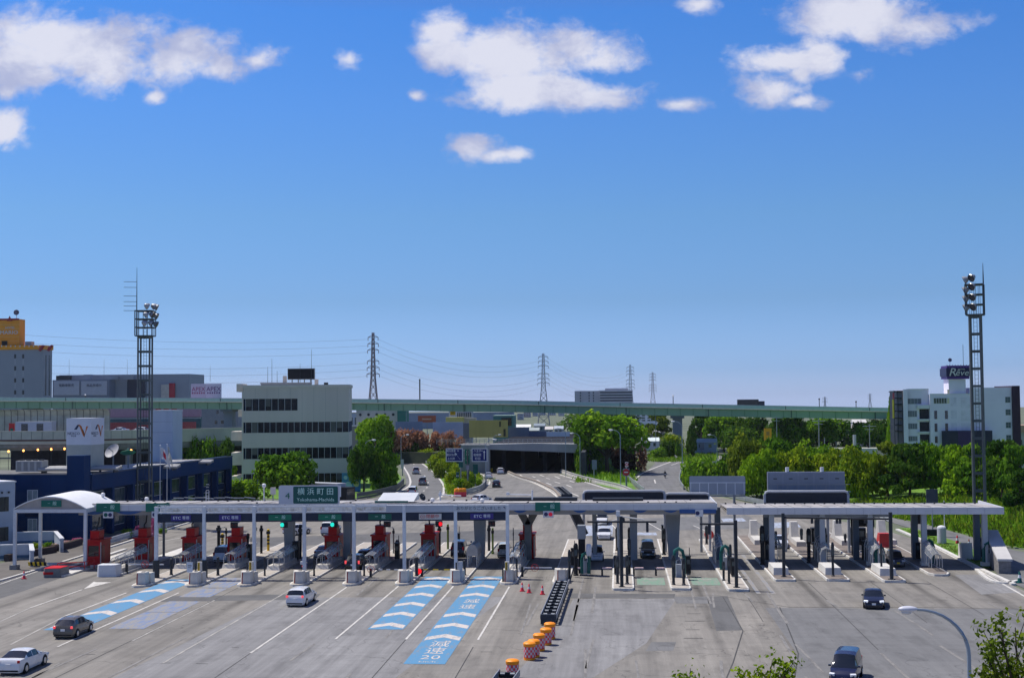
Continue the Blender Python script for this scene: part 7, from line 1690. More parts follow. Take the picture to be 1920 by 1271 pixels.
b = leafcloud('treeline',[(at(1330 + 16 * k,800,520).x,520 + 6 * (k % 3),3 + (k * 7 % 3),6,5,4.5) for k in range(24)] + [(at(1080 + 12 * k,790,760).x,760 + 8 * (k % 3),4 + (k * 5 % 3),9,6,6) for k in range(9)],9000,.9,5,leaf_dark)
o = bpy.data.objects.new('treeline',b); COL.objects.link(o); tag(o,'dark mass of trees far behind the woodland under the viaduct','trees',kind='stuff')
# the tree belt on the right bank
rows_ = [(1280,1322,862,915,'bush',leaf_fresh,'bright bush left of the pale sign back'),(1290,1345,858,925,'bush',leaf_mid,'green bush just above the pale sign back'),(1366,1432,826,935,'round',leaf_olive,'olive tree above the right end of the pale sign back'),(1398,1455,850,940,'round',leaf_bright,'bright yellow-green tree left of the grey cabinet sign'),(1420,1492,825,925,'round',leaf_mid,'green tree behind the left part of the cabinet sign'),
         (1448,1515,846,938,'round',leaf_yellow,'yellow-green tree right behind the cabinet sign, left half'),(1492,1560,838,932,'round',leaf_fresh,'fresh green tree behind the cabinet sign, right half'),(1520,1590,850,938,'round',leaf_yellow,'yellow-green tree at the right end of the cabinet sign'),(1566,1632,838,940,'tall',leaf_mid,'green tree just right of the cabinet sign'),(1585,1650,846,946,'round',leaf_yellow,'yellow-tinged tree between the cabinet sign and the dark pines'),
         (1628,1700,834,944,'pine',leaf_olive,'olive pine in the middle of the right tree belt'),(1668,1742,838,950,'pine',leaf_dark,'dark pine below the left part of the white hotel'),(1716,1784,834,950,'round',leaf_fresh,'fresh green tree below the dark hotel screen'),(1760,1832,836,955,'tall',leaf_bright,'bright green tree left of the right floodlight mast'),(1792,1868,838,958,'pine',leaf_mid,'green pine behind the right floodlight mast'),(1842,1915,832,966,'pine',leaf_dark,'dark pine right of the floodlight mast'),(1876,1950,842,975,'pine',leaf_mid,'green pine at the right edge of the photo'),(1895,1960,880,985,'pine',leaf_dark,'low dark pine at the right edge behind the sloping wall')]
for k,(x0,x1,yt,yb,kd,m,lb) in enumerate(rows_):
    Y = g((x0 + x1) / 2,yb)[1] + 6; xx = at((x0 + x1) / 2,yb,Y).x
    w_ = (x1 - x0) * .14; x0 -= w_; x1 += w_
    ptree('bank_tree',lb,x0,x1,yt,yb,kd,m,k % 4,-.16 if kd in ('round','bush') else -.06,'tree belt on the right bank',Y=Y,z0=bank_z(xx,Y) if Y < 255 else 0)
for k,(px,yt,Y) in enumerate(((1375,850,268),(1470,842,275),(1540,846,272),(1610,850,262),(1690,846,254),(1745,846,252),(1850,850,240))):
    ptree('bank_tree','shaded tree in the second row of the belt, %s of seven from the left' % ORD[k],px - 36,px + 36,yt,930,'round',leaf_dark if k % 2 else leaf_mid,k % 4,-.2,'tree belt on the right bank',Y=Y,z0=0)
# grass and weeds
def grass_tufts(name,label,pts,size,seed,mat):
    r = np.random.default_rng(seed); P = np.array(pts); n = len(P); k = 5
    base = np.repeat(P,k,0); m = len(base); a = r.uniform(0,2 * PI,m); s = size * r.uniform(.5,1.4,m)
    base[:,0] += r.normal(size=m) * size * .6; base[:,1] += r.normal(size=m) * size * .6
    dx = np.cos(a) * s * .16; dy = np.sin(a) * s * .16; lx = r.normal(size=m) * s * .35; ly = r.normal(size=m) * s * .35
    v = np.stack([base + np.stack([-dx,-dy,0 * s],1),base + np.stack([dx,dy,0 * s],1),base + np.stack([lx + dx * .4,ly + dy * .4,s],1),base + np.stack([lx - dx * .4,ly - dy * .4,s],1)],1).reshape(-1,3)
    me = bpy.data.meshes.new(name); me.from_pydata([tuple(q) for q in v],[],[(4 * i,4 * i + 1,4 * i + 2,4 * i + 3) for i in range(m)])
    t_ = me.attributes.new('tone','FLOAT','FACE'); t_.data.foreach_set('value',np.clip(.5 + .28 * r.normal(size=m),0,1).astype(np.float32))
    me.materials.append(mat); o = bpy.data.objects.new(name,me); COL.objects.link(o); return tag(o,label,'grass',kind='stuff')
rn = random.Random(77); pts = []
while len(pts) < 5200:
    y = rn.uniform(122,235); x0 = float(np.interp(y,[110,150,172,195,215,262],[60,53,47.5,44.8,41,30])); x = x0 + .3 + rn.random() ** 1.3 * 30
    pts.append((x,y,bank_z(x,y) - .02))
grass_tufts('grass','tall bright green grass growing on the right bank',pts[:3300],.75,4,leaf_fresh); grass_tufts('weeds','duller olive weeds mixed into the grass on the right bank',pts[3300:],.85,14,leaf_olive)
pts = [(*g(rn.uniform(1215,1345),rn.uniform(842,866)),0.0) for k in range(900)] + [(*g(rn.uniform(1080,1190),rn.uniform(872,905)),.0) for k in range(500)] + [(*g(rn.uniform(830,935),rn.uniform(890,922)),.0) for k in range(10)]
grass_tufts('grass','bright grass beside the right ramp and under the round tree',[p for p in pts if not (-30 < p[0] < -4 and p[1] < 300)],.7,6,leaf_fresh)
pts = []
for k in range(700):
    t = rn.random(); y = 262 + t * 90; xl_ = float(np.interp(y,[262,302,347],[-33.4,-39.6,-47.5])); xr_2 = float(np.interp(y,[262,290,318,347],[-32.2,-31.6,-32.6,-38])); pts.append((rn.uniform(xl_,xr_2),y,0))
grass_tufts('grass','green and yellow grass on the median strip',pts,.6,8,leaf_yellow)
pts = [(rn.uniform(38.9,40.8),rn.uniform(150,190),.1) for k in range(420)]
grass_tufts('grass','dry yellowish grass on the verge by the right kerb',pts,.16,9,leaf_olive)
# flower beds and shrubs by the navy office
for px,pb,w,h,m,lb in ((68,1036,26,18,leaf_yellow,'round yellow-green shrub in the flower bed, right'),(10,1045,20,14,leaf_yellow,'round yellow-green shrub at the left end of the flower bed'),(38,1042,30,16,leaf_mid,'dark green shrub between the two yellow-green ones'),(90,1032,18,16,leaf_mid,'green shrub right of the yellow-green ones'),(240,1008,24,16,leaf_mid,'green shrub beside the pink flowers'),(262,1003,22,18,petal,'bush of pink flowers behind the second booth'),(290,1004,14,34,petal,'narrow pink flowering bush behind the first gantry post'),(303,1000,18,10,leaf_mid,'low green shrub right of the pink flowering bush'),(104,1026,22,8,petal_mix,'yellow flowers in the bed by the canopy post'),(126,1021,24,8,petal_mix,'pale flowers in the middle of the bed'),(145,1016,18,8,petal,'pink flowers at the right end of the bed')):
    ptree('flower_bush' if m in (petal,petal_mix) else 'shrub',lb,px - w / 2,px + w / 2,pb - h,pb,'bush',m,1,0,'planting by the navy office','plant')
for pts,lb in (((( 12,1052),(60,1042),(102,1035)),'dark planter box along the white walls'),(((96,1034),(125,1028),(150,1020)),'dark planter box with flowers at the right')):
    t = thing('planter',lb,'planter',(*g(*pts[0]),0)); MB().wall([g(*q) for q in pts],.7,0,.75).build('box',M('planter_dark',(.05,.035,.04),.8,var=.2),t,world=1); MB().wall([g(*q) for q in pts],.55,.75,.78).build('soil',M('soil',(.05,.035,.025),.95),t,world=1)
# near branches in the foreground
def near_tree(name,label,px,py,Y,cw,ch,seed,mat,n):
    c = at(px,py,Y); t = thing(name,label,'tree',(c.x,Y,0)); r = random.Random(seed); b = MB(); L_ = []
    top = c.z
    b.tube([(0,0,0),(.1,0,top * .4),(-.05,.1,top - ch)],[.22,.16,.09],8)
    for k in range(15):
        a = r.uniform(0,2 * PI); e = r.uniform(.1,1.0); L2 = r.uniform(.5,1.0)
        p0 = Vector((-.05,.1,top - ch)); p2 = p0 + Vector((cw * L2 * math.cos(a) * .8,cw * L2 * math.sin(a) * .6,ch * e)); p1 = (p0 + p2) / 2 + Vector((0,0,-.12 * ch))
        b.tube([p0,p1,p2],[.05,.03,.012],5)
        for j in range(5):
            q = p1.lerp(p2,.2 + .2 * j) + Vector((r.gauss(0,.1),r.gauss(0,.1),r.gauss(.05,.1))); b.tube([p1.lerp(p2,.15 * j),q],[.015,.006],4); L_.append((q.x,q.y,q.z,r.uniform(.14,.26),r.uniform(.14,.26),r.uniform(.16,.34)))
    b.build('trunk',bark,t,smooth=1)
    me = leafcloud('crown',L_,n,.052,seed,mat,inner=.2); o = bpy.data.objects.new('crown',me); COL.objects.link(o); o.parent = t
near_tree('broadleaf_tree','twiggy tree top with small leaves at the lower right edge',1915,1166,30,1.25,1.7,4,leaf_olive,2400)
near_tree('broadleaf_tree','yellow-green leaf tips at the bottom edge right of the middle',1440,1250,32,.7,.9,9,leaf_yellow,1500)
near_tree('broadleaf_tree','few leaf tips at the bottom edge left of the yellow-green ones',1300,1268,32,.35,.6,12,leaf_yellow,350)

# ------------------------------------------------------------------ viaduct, underpass, roadside, skyline
VY = 450
vd = thing('viaduct','long pale green steel viaduct crossing the whole view','viaduct',(at(900,760,VY).x,VY,0))
ctl = [(-200,741.5,766),(0,744.5,765.5),(300,745.5,766),(655,747.5,769),(960,750.5,772.5),(1200,755.5,778),(1440,760,782.5),(1680,764.5,786),(1900,769,790)]
tp = [at(a,b,VY) for a,b,c in ctl]; bt = [at(a,c,VY) for a,b,c in ctl]
def vspan(y0,y1,f0,f1,name,m):
    vs = []; fs = []; n = 60; X = np.linspace(tp[0].x,tp[-1].x,n)
    T = np.interp(X,[p.x for p in tp],[p.z for p in tp]); B_ = np.interp(X,[p.x for p in bt],[p.z for p in bt])
    for x,a,b in zip(X,T,B_): vs += [(x,y0,b + (a - b) * f0),(x,y1,b + (a - b) * f0),(x,y1,b + (a - b) * f1),(x,y0,b + (a - b) * f1)]
    for i in range(n - 1):
        for j in range(4): fs.append((4 * i + j,4 * i + (j + 1) % 4,4 * i + 4 + (j + 1) % 4,4 * i + 4 + j))
    fs += [(0,3,2,1),(4 * n - 4,4 * n - 3,4 * n - 2,4 * n - 1)]
    MB().add(vs,[f[::-1] for f in fs]).build(name,m,vd,world=1)
vgreen = M('viaduct_green',(.28,.44,.29),.6,var=.08,scale=.15); vtop = M('viaduct_parapet',(.48,.66,.57),.6,var=.06)
vspan(VY,VY + 1.6,0,.60,'girder',vgreen); vspan(VY + 8,VY + 9.6,0,.60,'girder',vgreen); vspan(VY - .9,VY + 10.5,.605,.68,'deck',conc); vspan(VY - 1.1,VY - .6,.685,.93,'parapet',vtop); vspan(VY + 10.2,VY + 10.6,.685,1.0,'parapet',vtop); vspan(VY - 1.15,VY - .55,.935,1.0,'coping',M('viaduct_coping',(.46,.53,.55),.6))
for k in range(90):
    x = tp[0].x + (tp[-1].x - tp[0].x) * (k + .5) / 90; z = float(np.interp(x,[p.x for p in bt],[p.z for p in bt])); zt_ = float(np.interp(x,[p.x for p in tp],[p.z for p in tp])); MB().box(x - .07,x + .07,VY - .16,VY - .005,z + .05,z + (zt_ - z) * .58).build('stiffener',M('viaduct_rib',(.15,.28,.17),.6,var=0),vd,world=1)
for k in range(14): x = tp[0].x + (tp[-1].x - tp[0].x) * (k + .3) / 14; z = float(np.interp(x,[p.x for p in bt],[p.z for p in bt])); zt_ = float(np.interp(x,[p.x for p in tp],[p.z for p in tp])); MB().box(x - .12,x + .12,VY - 1.2,VY - 1.152,z + (zt_ - z) * .69,zt_ - .05).build('parapet_joint',M('viaduct_dark',(.10,.16,.13),.7),vd,world=1); MB().cyl((x + 2,VY - .25,z - .1),(x + 2,VY - .25,z + (zt_ - z) * .6),.14).build('drainpipe',M('viaduct_dark',(0,0,0)),vd,world=1)
for px,w in ((1270,3.1),(430,3.0),(60,3.0)):
    q = at(px,780,VY + 4); MB().box(q.x - w / 2,q.x + w / 2,VY + 2.5,VY + 6.5,0,float(np.interp(q.x,[p.x for p in bt],[p.z for p in bt])) - .9).build('pier',M('pier_grey',(.20,.235,.27),.8,var=.12,streak=True),vd,world=1); MB().box(q.x - w * .7,q.x + w * .7,VY + .3,VY + 8.5,float(np.interp(q.x,[p.x for p in bt],[p.z for p in bt])) - .89,float(np.interp(q.x,[p.x for p in bt],[p.z for p in bt])) - .02).build('pier_cap',M('pier_cap',(.14,.17,.18),.8),vd,world=1)
for px,pt,h in ((787,712,1),(1262,742,1),(1536,748,1),(1605,753,1),(160,740,1)):
    q = at(px,pt,VY + 5); z = float(np.interp(q.x,[p.x for p in tp],[p.z for p in tp])) - 1
    t = thing('signal_mast',{787: 'dark mast standing on the viaduct left of the middle',1262: 'short white-topped mast on the viaduct',1536: 'short mast on the viaduct near the right',1605: 'thin short mast on the viaduct at the right',160: 'tiny white lamp on the viaduct at the left'}[px],'mast',(q.x,VY + 5,z)); MB().cyl((0,0,0),(0,0,q.z - z),.22 if px == 787 else .13).build('shaft',dark_metal,t); MB().sph((0,0,q.z - z),.3).build('lamp',sign_white if px in (1262,160) else dark_metal,t)
q = at(1405,758,VY + 6); t = thing('box_truck','dark lorry crossing the viaduct at the right','truck',(q.x,VY + 6,float(np.interp(q.x,[p.x for p in tp],[p.z for p in tp])) - 1.2)); MB().box(-4,3,-1.2,1.2,1,3.1).build('box_body',dark_metal,t); MB().box(3.1,5,-1.1,1.1,.8,2.5).build('cab',navy_panel,t)
for xx in (-3,0,4): MB().cyl((xx,-1.2,.5),(xx,-.9,.5),.5).build('wheel',tyre_m,t)
# underpass
Y = 340
ub = thing('underpass','concrete underpass with a wide dark mouth below a cross road','underpass',(at(1000,850,Y).x,Y,0))
x0,x1,z0,z1 = fr(918,830.5,1082,850,Y); lin = M('underpass_concrete',(.30,.32,.35),.75,var=.12,scale=.3,streak=True)
MB().prismy([(x0,z0 + 1.0),(x0 + (x1 - x0) * .3,z0 + .7),(x0 + (x1 - x0) * .65,z0 + .4),(x1,z0),(x1,z1 - .3),(x0 + (x1 - x0) * .5,z1),(x0,z1 - .25)],Y,Y + 2.5).build('lintel',lin,ub,world=1)
xl_ = at(864,850,Y).x; MB().box(xl_,x0 - .02,Y + .3,Y + 2.6,0,z1 - .35).build('wing_wall',M('underpass_wall',(.24,.26,.28),.8,var=.15,streak=True),ub,world=1); MB().box(x0 - 1.2,x0 - .0,Y - .4,Y + .28,0,z1 - .4).build('pilaster',lin,ub,world=1)
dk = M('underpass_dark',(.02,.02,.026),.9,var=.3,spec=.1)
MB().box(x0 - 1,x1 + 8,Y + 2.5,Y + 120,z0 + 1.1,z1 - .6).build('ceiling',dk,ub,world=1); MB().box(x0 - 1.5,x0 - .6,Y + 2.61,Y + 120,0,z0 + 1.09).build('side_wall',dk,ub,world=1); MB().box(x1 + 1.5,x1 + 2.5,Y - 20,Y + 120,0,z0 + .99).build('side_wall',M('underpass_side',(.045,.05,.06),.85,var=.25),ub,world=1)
MB().box(x0 - 2,x1 + 9,Y + 110,Y + 112,0,z1 - .6).build('light_stop',dk,ub,world=1)  # added wall across the far end, stops daylight leaking into the underpass
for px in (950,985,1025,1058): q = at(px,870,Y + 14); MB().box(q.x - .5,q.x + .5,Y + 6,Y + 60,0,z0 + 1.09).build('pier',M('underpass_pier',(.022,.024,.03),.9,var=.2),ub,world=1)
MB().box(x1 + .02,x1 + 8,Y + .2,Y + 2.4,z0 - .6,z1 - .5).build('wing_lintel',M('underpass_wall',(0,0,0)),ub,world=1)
MB().box(xl_ - 1,x1 + 8,Y + 2.6,Y + 14,z1 - .55,z1 - .3).build('cross_road',asphalt,ub,world=1)
b = MB(); zt_ = z1 + 1.0
for k in range(40):
    xx = x0 - 14 + (x1 + 12 - x0 + 14) * k / 39; b.box(xx - .04,xx + .04,Y + 2.7,Y + 2.8,z1 - .3,zt_)
for zz in (zt_,zt_ - .5): b.box(x0 - 14,x1 + 12,Y + 2.69,Y + 2.81,zz - .05,zz + .05)
b.build('railing',M('rail_pale',(.36,.38,.38),.5),ub,world=1)
# roadside barriers, signs, shrubs' guard rails
def guard(pts,label,h=.8,m=None,w=.12,wallh=0.0):
    t = thing('guard_rail',label,'guard rail',(pts[0][0],pts[0][1],0)); 
    if wallh: MB().wall(pts,.45,0,wallh).build('concrete_wall',conc,t,world=1)
    MB().wall(pts,w,max(wallh,.0) + h * .45,wallh + h).build('beam',m or steel,t,world=1); MB().wall(pts,w * .5,wallh + .1,wallh + h * .38).build('lower_beam',m or steel,t,world=1)
    for p in pts[::2]: MB().box(p[0] - .07,p[0] + .07,p[1] - .07,p[1] + .07,0,wallh + h - .05).build('post',grey_metal,t,world=1)
rail_m = M('rail_steel',(.30,.33,.33),.5,.2,var=.15); rail_d = M('rail_dark',(.06,.075,.09),.5,var=.2)
guard(smooth_path(G((670,937),(708,930),(742,920),(757,908)),4),'dark guard rail along the trees left of the left ramp',1.3,rail_d,.25)
guard(smooth_path(G((770,856),(790,866),(815,875),(836,890),(849,908),(862,926)),4),'curved pale guard rail on the median beside the left ramp',.85,rail_m)
guard(smooth_path(G((868,928),(885,925),(903,918),(912,908)),4),'short guard rail at the nose of the median',1.1,rail_m,.2)
guard(smooth_path(G((952,887),(975,897),(1005,906),(1038,922),(1050,936)),4),'low concrete divider in the underpass road',.3,M('divider_conc',(.26,.22,.18),.85,var=.25),.5,.35)
guard(smooth_path(G((1052,886),(1085,897),(1125,907),(1163,916),(1185,925)),4),'concrete edge wall right of the underpass road',.35,M('wall_pale',(.38,.38,.36),.8),.3,.55)
guard(smooth_path(G((1170,893),(1185,905),(1200,918),(1208,924)),3),'pale guard rail at the fork of the right ramp',1.0,rail_m)
guard(smooth_path(G((1172,890),(1190,875),(1205,862)),3),'dark guard rail under the shaded trees at the right ramp',.9,rail_d)
guard(smooth_path(G((1282,918),(1274,905),(1276,890),(1281,880)),3),'guard rail on the right edge of the right ramp',.9,rail_m)
guard(smooth_path(G((1245,851),(1262,856),(1270,862)),3),'short guard rail on the grass at the branch road',.9,rail_m); guard(smooth_path(G((1325,853),(1365,846),(1420,840)),3),'guard rail above the zebra-striped branch road',.9,M('rail_green',(.12,.18,.16),.6)); guard(smooth_path(G((1315,876),(1365,864),(1420,850)),3),'guard rail below the zebra-striped branch road',.8,rail_m)
guard(smooth_path(G((1355,930),(1420,944),(1470,953),(1500,958)),3),'pale guard rail between the pale sign back and the canopy',.9,rail_m); guard(smooth_path(G((1636,964),(1652,972),(1668,979)),3),'white guard rail seen under the right canopy before the grass bank',1.0,white_metal)
guard(smooth_path([(-66.6,162),(-67.2,197),(-66.8,235)],4),'pale railing along the foot of the navy wing',.9,pale_metal)
for x,y,x2,y2,lb in ((-6.0,252,-4.6,268,'dark slatted crash cushion just beyond the canopy beside the divider'),):
    a,b_ = g(1063,934),g(1046,919); crash_rail(a,b_,2.0,lb,8)
def road_sign(px,pb,px0,py0,px1,py1,label,mat,words,frame=None,poles=1,thick=.12,Y=None):
    Yg = Y or g(px,pb)[1]; a,b_,c_,d_ = fr(px0,py0,px1,py1,Yg)
    t = sign('road_sign',label,(a + b_) / 2,(c_ + d_) / 2,b_ - a,d_ - c_,Yg,mat,words,frame=frame,thick=thick); zc = (c_ + d_) / 2
    xp = at(px,pb,Yg).x - (a + b_) / 2
    MB().cyl((xp,.15,-zc),(xp,.15,(d_ - c_) / 2),.14).build('post',grey_metal,t); return t,b_ - a,d_ - c_,Yg
Yg = 283
t,w,h,_ = road_sign(877,917,837.5,841.5,866.5,864,'blue direction sign with a slanted arrow at the left of the median',sign_blue,[('横浜青葉',.62,-.7,.85,letter_white,.8),('横浜市内',.62,-.7,0,letter_white,.8),('上川井',.62,-.7,-.8,letter_white,.9),('16',.5,.75,.9,letter_white)],sign_white,Y=Yg)
MB().beam((.35,-.14,.2),(1.25,-.14,-.95),.16,.02).build('arrow',letter_white,t); MB().prismy([(.1,.55),(.62,.15),(.28,-.05)],-.15,-.13).build('arrow_head',letter_white,t)
t,w,h,_ = road_sign(877,917,886,841.5,912.5,864,'blue direction sign with an upright arrow at the right of the median',sign_blue,[('八王子',.6,-.45,.85,letter_white,.9),('相模原',.62,-.45,0,letter_white,.9),('町田',.62,-.4,-.8,letter_white,.95),('16',.45,.45,.9,letter_white)],sign_white,Y=Yg)
MB().beam((1.0,-.14,.6),(1.0,-.14,-.9),.14,.02).build('arrow',letter_white,t); MB().prismy([(1.0,1.0),(1.22,.5),(.78,.5)],-.15,-.13).build('arrow_head',letter_white,t)
t,w,h,_ = road_sign(877,917,872,842,880.5,869,'tall green direction sign between the two blue ones',sign_green,[('出',.55,.05,1.0,letter_white),('口',.55,.05,.4,letter_white),('4',.5,.05,-.2,letter_white)],Y=Yg + .6)
MB().beam((.2,-.14,-1.2),(-.3,-.14,-.7),.16,.02).build('arrow',letter_white,t)
t = thing('sign_support','dark square column with two arms carrying the median signs','sign post',(at(877.5,917,Yg + .9).x,Yg + .9,0)); MB().box(-.27,.27,.0,.5,0,8.0).build('column',M('post_slate',(.09,.11,.14),.5,var=.15),t)
for zz in (6.2,7.9): MB().beam((-2.2,-.1,zz),(2.2,-.1,zz),.14).build('arm',pale_metal,t)
for px0,py0,px1,py1,px,pb,m,wds,lb in ((855.5,885,861,912,858,920,sign_dkgreen,[('東名',.42,0,.7,letter_white,.8),('厚木',.42,0,0,letter_white,.8)],'narrow dark green sign low on the median'),(887,870,896,888,891,911,teal,[],'teal sign back on a thin pole before the underpass'),(860,866,868,876,864,915,teal,[],'small teal sign behind the left blue sign'),(874,872,879.5,880,877,915,M('sign_violetgrey',(.30,.28,.36),.5),[],'small grey and red square sign on the median column'),(712,887,718,899,715,914,M('sign_bluegrey',(.24,.28,.36),.5),[],'small grey-blue sign by the trees at the left ramp'),(752,861,757,878,754.5,892,pale_metal,[],'grey sign back at the left edge of the ramp bend'),(1110,862,1119,880,1114,896,M('sign_slate',(.20,.23,.28),.5),[],'grey sign back under the round tree'),(1172,866,1178,875,1175,912,sign_white,[],'round no-entry sign at the fork of the right ramp'),(1168,878,1180,892,1174,912,M('sign_slate',(0,0,0)),[],'grey sign back below the no-entry sign'),(1312,829,1320,843,1316,852,M('sign_slate',(0,0,0)),[],'pair of dark sign backs by the ivy-clad tree')):
    t,w,h,Y_ = road_sign(px,pb,px0,py0,px1,py1,lb,m,wds)
    if 'no-entry' in lb: MB().cyl((0,-.125,0),(0,-.16,0),w * .52,n=20).build('disc',red_sign,t); MB().box(-w * .3,w * .3,-.18,-.165,-.1,.1).build('white_bar',letter_white,t)
x,y = g(863,931); t = thing('crash_cushion','orange and pink crash cushion at the nose of the median','crash cushion',(x,y,0))
for k in (-1,0,1): MB().lathe([(.55,0),(.58,.5),(.56,.95)],(.62 * k,.15 * abs(k),0),n=14).build('drum_body',pink_red,t,smooth=1); MB().lathe([(.58,.951),(.6,1.2),(.5,1.55),(.1,1.62)],(.62 * k,.15 * abs(k),0),n=14).build('drum_lid',orange,t,smooth=1)
x,y = g(915,886); t = thing('warning_light','orange lit lamp in front of the dark underpass','light',(x,y,0)); MB().cyl((0,0,0),(0,0,1.6),.08).build('stand',dark_metal,t); MB().sph((0,0,1.95),(.35,.3,.45)).build('bulb',lamp_orange,t,smooth=1); MB().box(-1.6,1.2,.2,.5,.2,1.1).build('striped_board',yellow,t)
# motorcycles and people
def skin_body(name,joints,edges,radii,mat,parent):
    me = bpy.data.meshes.new(name); me.from_pydata([tuple(j) for j in joints],edges,[]); o = bpy.data.objects.new(name,me); COL.objects.link(o)
    md = o.modifiers.new('skin','SKIN'); md.use_smooth_shade = True
    for i,r in enumerate(radii): me.skin_vertices[0].data[i].radius = (r,r)
    me.skin_vertices[0].data[0].use_root = True
    ss = o.modifiers.new('sub','SUBSURF'); ss.levels = ss.render_levels = 1
    bpy.context.view_layer.update(); m2 = bpy.data.meshes.new_from_object(o.evaluated_get(bpy.context.evaluated_depsgraph_get())); m2.name = name
    bpy.data.objects.remove(o); m2.materials.clear(); m2.materials.append(mat); m2.polygons.foreach_set('use_smooth',[True] * len(m2.polygons))
    o = bpy.data.objects.new(name,m2); COL.objects.link(o); o.parent = parent; return o
def head(t,p,helmet=None,face=1):
    """small head: skull, face features, helmet"""
    skin_m = M('skin',(.45,.27,.19),.6,var=.05); p = Vector(p)
    h = MB().sph(p,(.078,.095,.115),12,9); h.sph(p + Vector((0,face * .095,-.01)),(.014,.02,.022),6,5)
    for s in (-1,1): h.sph(p + Vector((s * .078,0,0)),(.014,.022,.03),6,5)
    o = h.build('head',skin_m,t,smooth=1)
    for s in (-1,1): MB().sph(p + Vector((s * .03,face * .084,.015)),.012,6,5).build('eye',black,o)
    MB().box(p.x - .025,p.x + .025,p.y + face * .088 - .004,p.y + face * .088 + .004,p.z - .055,p.z - .045).build('mouth',M('lip',(.30,.10,.09),.6,var=0),o)
    if helmet: MB().lathe([(.128,-.02),(.135,.03),(.122,.09),(.08,.135),(.01,.15)],p,14).build('helmet',helmet,t,smooth=1)
def rider(label,x,y,rz,jacket,helmet,bikem,name='person',cat='person',side=1):
    t = thing('motorcycle','motorcycle ridden by the %s' % label,'motorcycle',(x,y,.02),rz)
    for yy in (-.68,.70):
        w = MB().cyl((-.065,yy,.31),(.065,yy,.31),.31,n=20).build('wheel',tyre_m,t); MB().cyl((-.07,yy,.31),(.07,yy,.31),.19,n=16).build('rim',steel,w)
    MB().prismx([(-.55,.45),(.35,.42),(.45,.75),(.30,.98),(.0,.86),(-.1,.78),(-.75,.82),(-.85,.70)],-.14,.14).build('body',bikem,t); MB().prismx([(-.70,.82),(-.1,.78),(.05,.86),(-.05,.88),(-.68,.90)],-.13,.13).build('seat',black,t)
    MB().tube([(0,.70,.31),(0,.52,.75),(0,.42,1.02)],.045).build('fork',steel,t); MB().tube([(-.34,.30,1.06),(-.15,.42,1.05),(.15,.42,1.05),(.34,.30,1.06)],.02).build('handlebar',dark_metal,t); MB().ob((0,.62,.92),(.22,.12,.2)).build('headlight',lamp_clear,t); MB().box(-.08,.08,-.90,-.84,.68,.76).build('taillight',lamp_red_lit,t); MB().box(-.28,.28,-.86,-.42,.90,1.2).build('top_case',sign_white if 'blue' in label else black,t)
    p = thing('person',label,'person',(x,y,.02),rz)
    J = [(0,-.22,.93),(0,-.16,1.15),(0,-.08,1.40),(0,-.05,1.50)]; E = [(0,1),(1,2),(2,3)]; Rr = [.155,.15,.15,.065]
    for s in (-1,1):
        i = len(J); J += [(s * .13,-.15,.90),(s * .22,.22,.80),(s * .20,.02,.42),(s * .20,.14,.34),(s * .19,-.05,1.40),(s * .27,.08,1.18),(s * .31,.26,1.08)]
        E += [(0,i),(i,i + 1),(i + 1,i + 2),(i + 2,i + 3),(2,i + 4),(i + 4,i + 5),(i + 5,i + 6)]; Rr += [.11,.085,.06,.05,.075,.055,.04]
    skin_body('body',J,E,Rr,jacket,p); head(p,(0,-.02,1.66),helmet)
    for s in (-1,1):
        i_ = MB()
        for f in range(4): i_.tube([(s * .31 + (f - 1.5) * .02,.26,1.09),(s * .31 + (f - 1.5) * .02,.32,1.09),(s * .31 + (f - 1.5) * .02,.335,1.06),(s * .31 + (f - 1.5) * .02,.31,1.04)],.009,5)
        i_.tube([(s * .27,.26,1.08),(s * .265,.31,1.05)],.010,5); i_.build('hand',black,p)
x,y = g(1247,896); rider('rider in black with a dark helmet riding down the right ramp',x,y,PI,black,M('helmet_dark',(.02,.02,.03),.3),M('bike_red',(.05,.02,.03),.4))
rider('blue-clad rider in a white helmet waiting in the booth lane',*g(571,1072),0.0,M('jacket_blue',(.03,.05,.22),.7,var=.2),sign_white,M('bike_redblk',(.25,.02,.03),.4))
x,y = g(884,1046); t = thing('person','person in a yellow safety vest and white helmet beside the lane column','person',(x,y,.2),.4)
J = [(0,0,.95),(0,.01,1.15),(0,0,1.40),(0,.01,1.50)]; E = [(0,1),(1,2),(2,3)]; Rr = [.13,.125,.135,.055]
for s in (-1,1):
    i = len(J); J += [(s * .10,0,.88),(s * .11,.03,.48),(s * .11,-.02,.09),(s * .12,.13,.04),(s * .19,0,1.42),(s * .25,-.02,1.14),(s * .24,.12,.92)]
    E += [(0,i),(i,i + 1),(i + 1,i + 2),(i + 2,i + 3),(2,i + 4),(i + 4,i + 5),(i + 5,i + 6)]; Rr += [.095,.065,.045,.035,.065,.045,.035]
skin_body('body',J,E,Rr,M('uniform_navy',(.03,.04,.08),.8,var=.2),t); head(t,(0,.01,1.66),sign_white)
MB().prism([(-.2,-.15),(.2,-.15),(.22,0),(.2,.15),(-.2,.15),(-.22,0)],.98,1.45,.92).build('safety_vest',M('vest_yellow',(.62,.75,.02),.7,var=.1),t); MB().prism([(-.205,-.155),(.205,-.155),(.225,0),(.205,.155),(-.205,.155),(-.225,0)],1.12,1.18).build('reflective_band',sign_white,t)
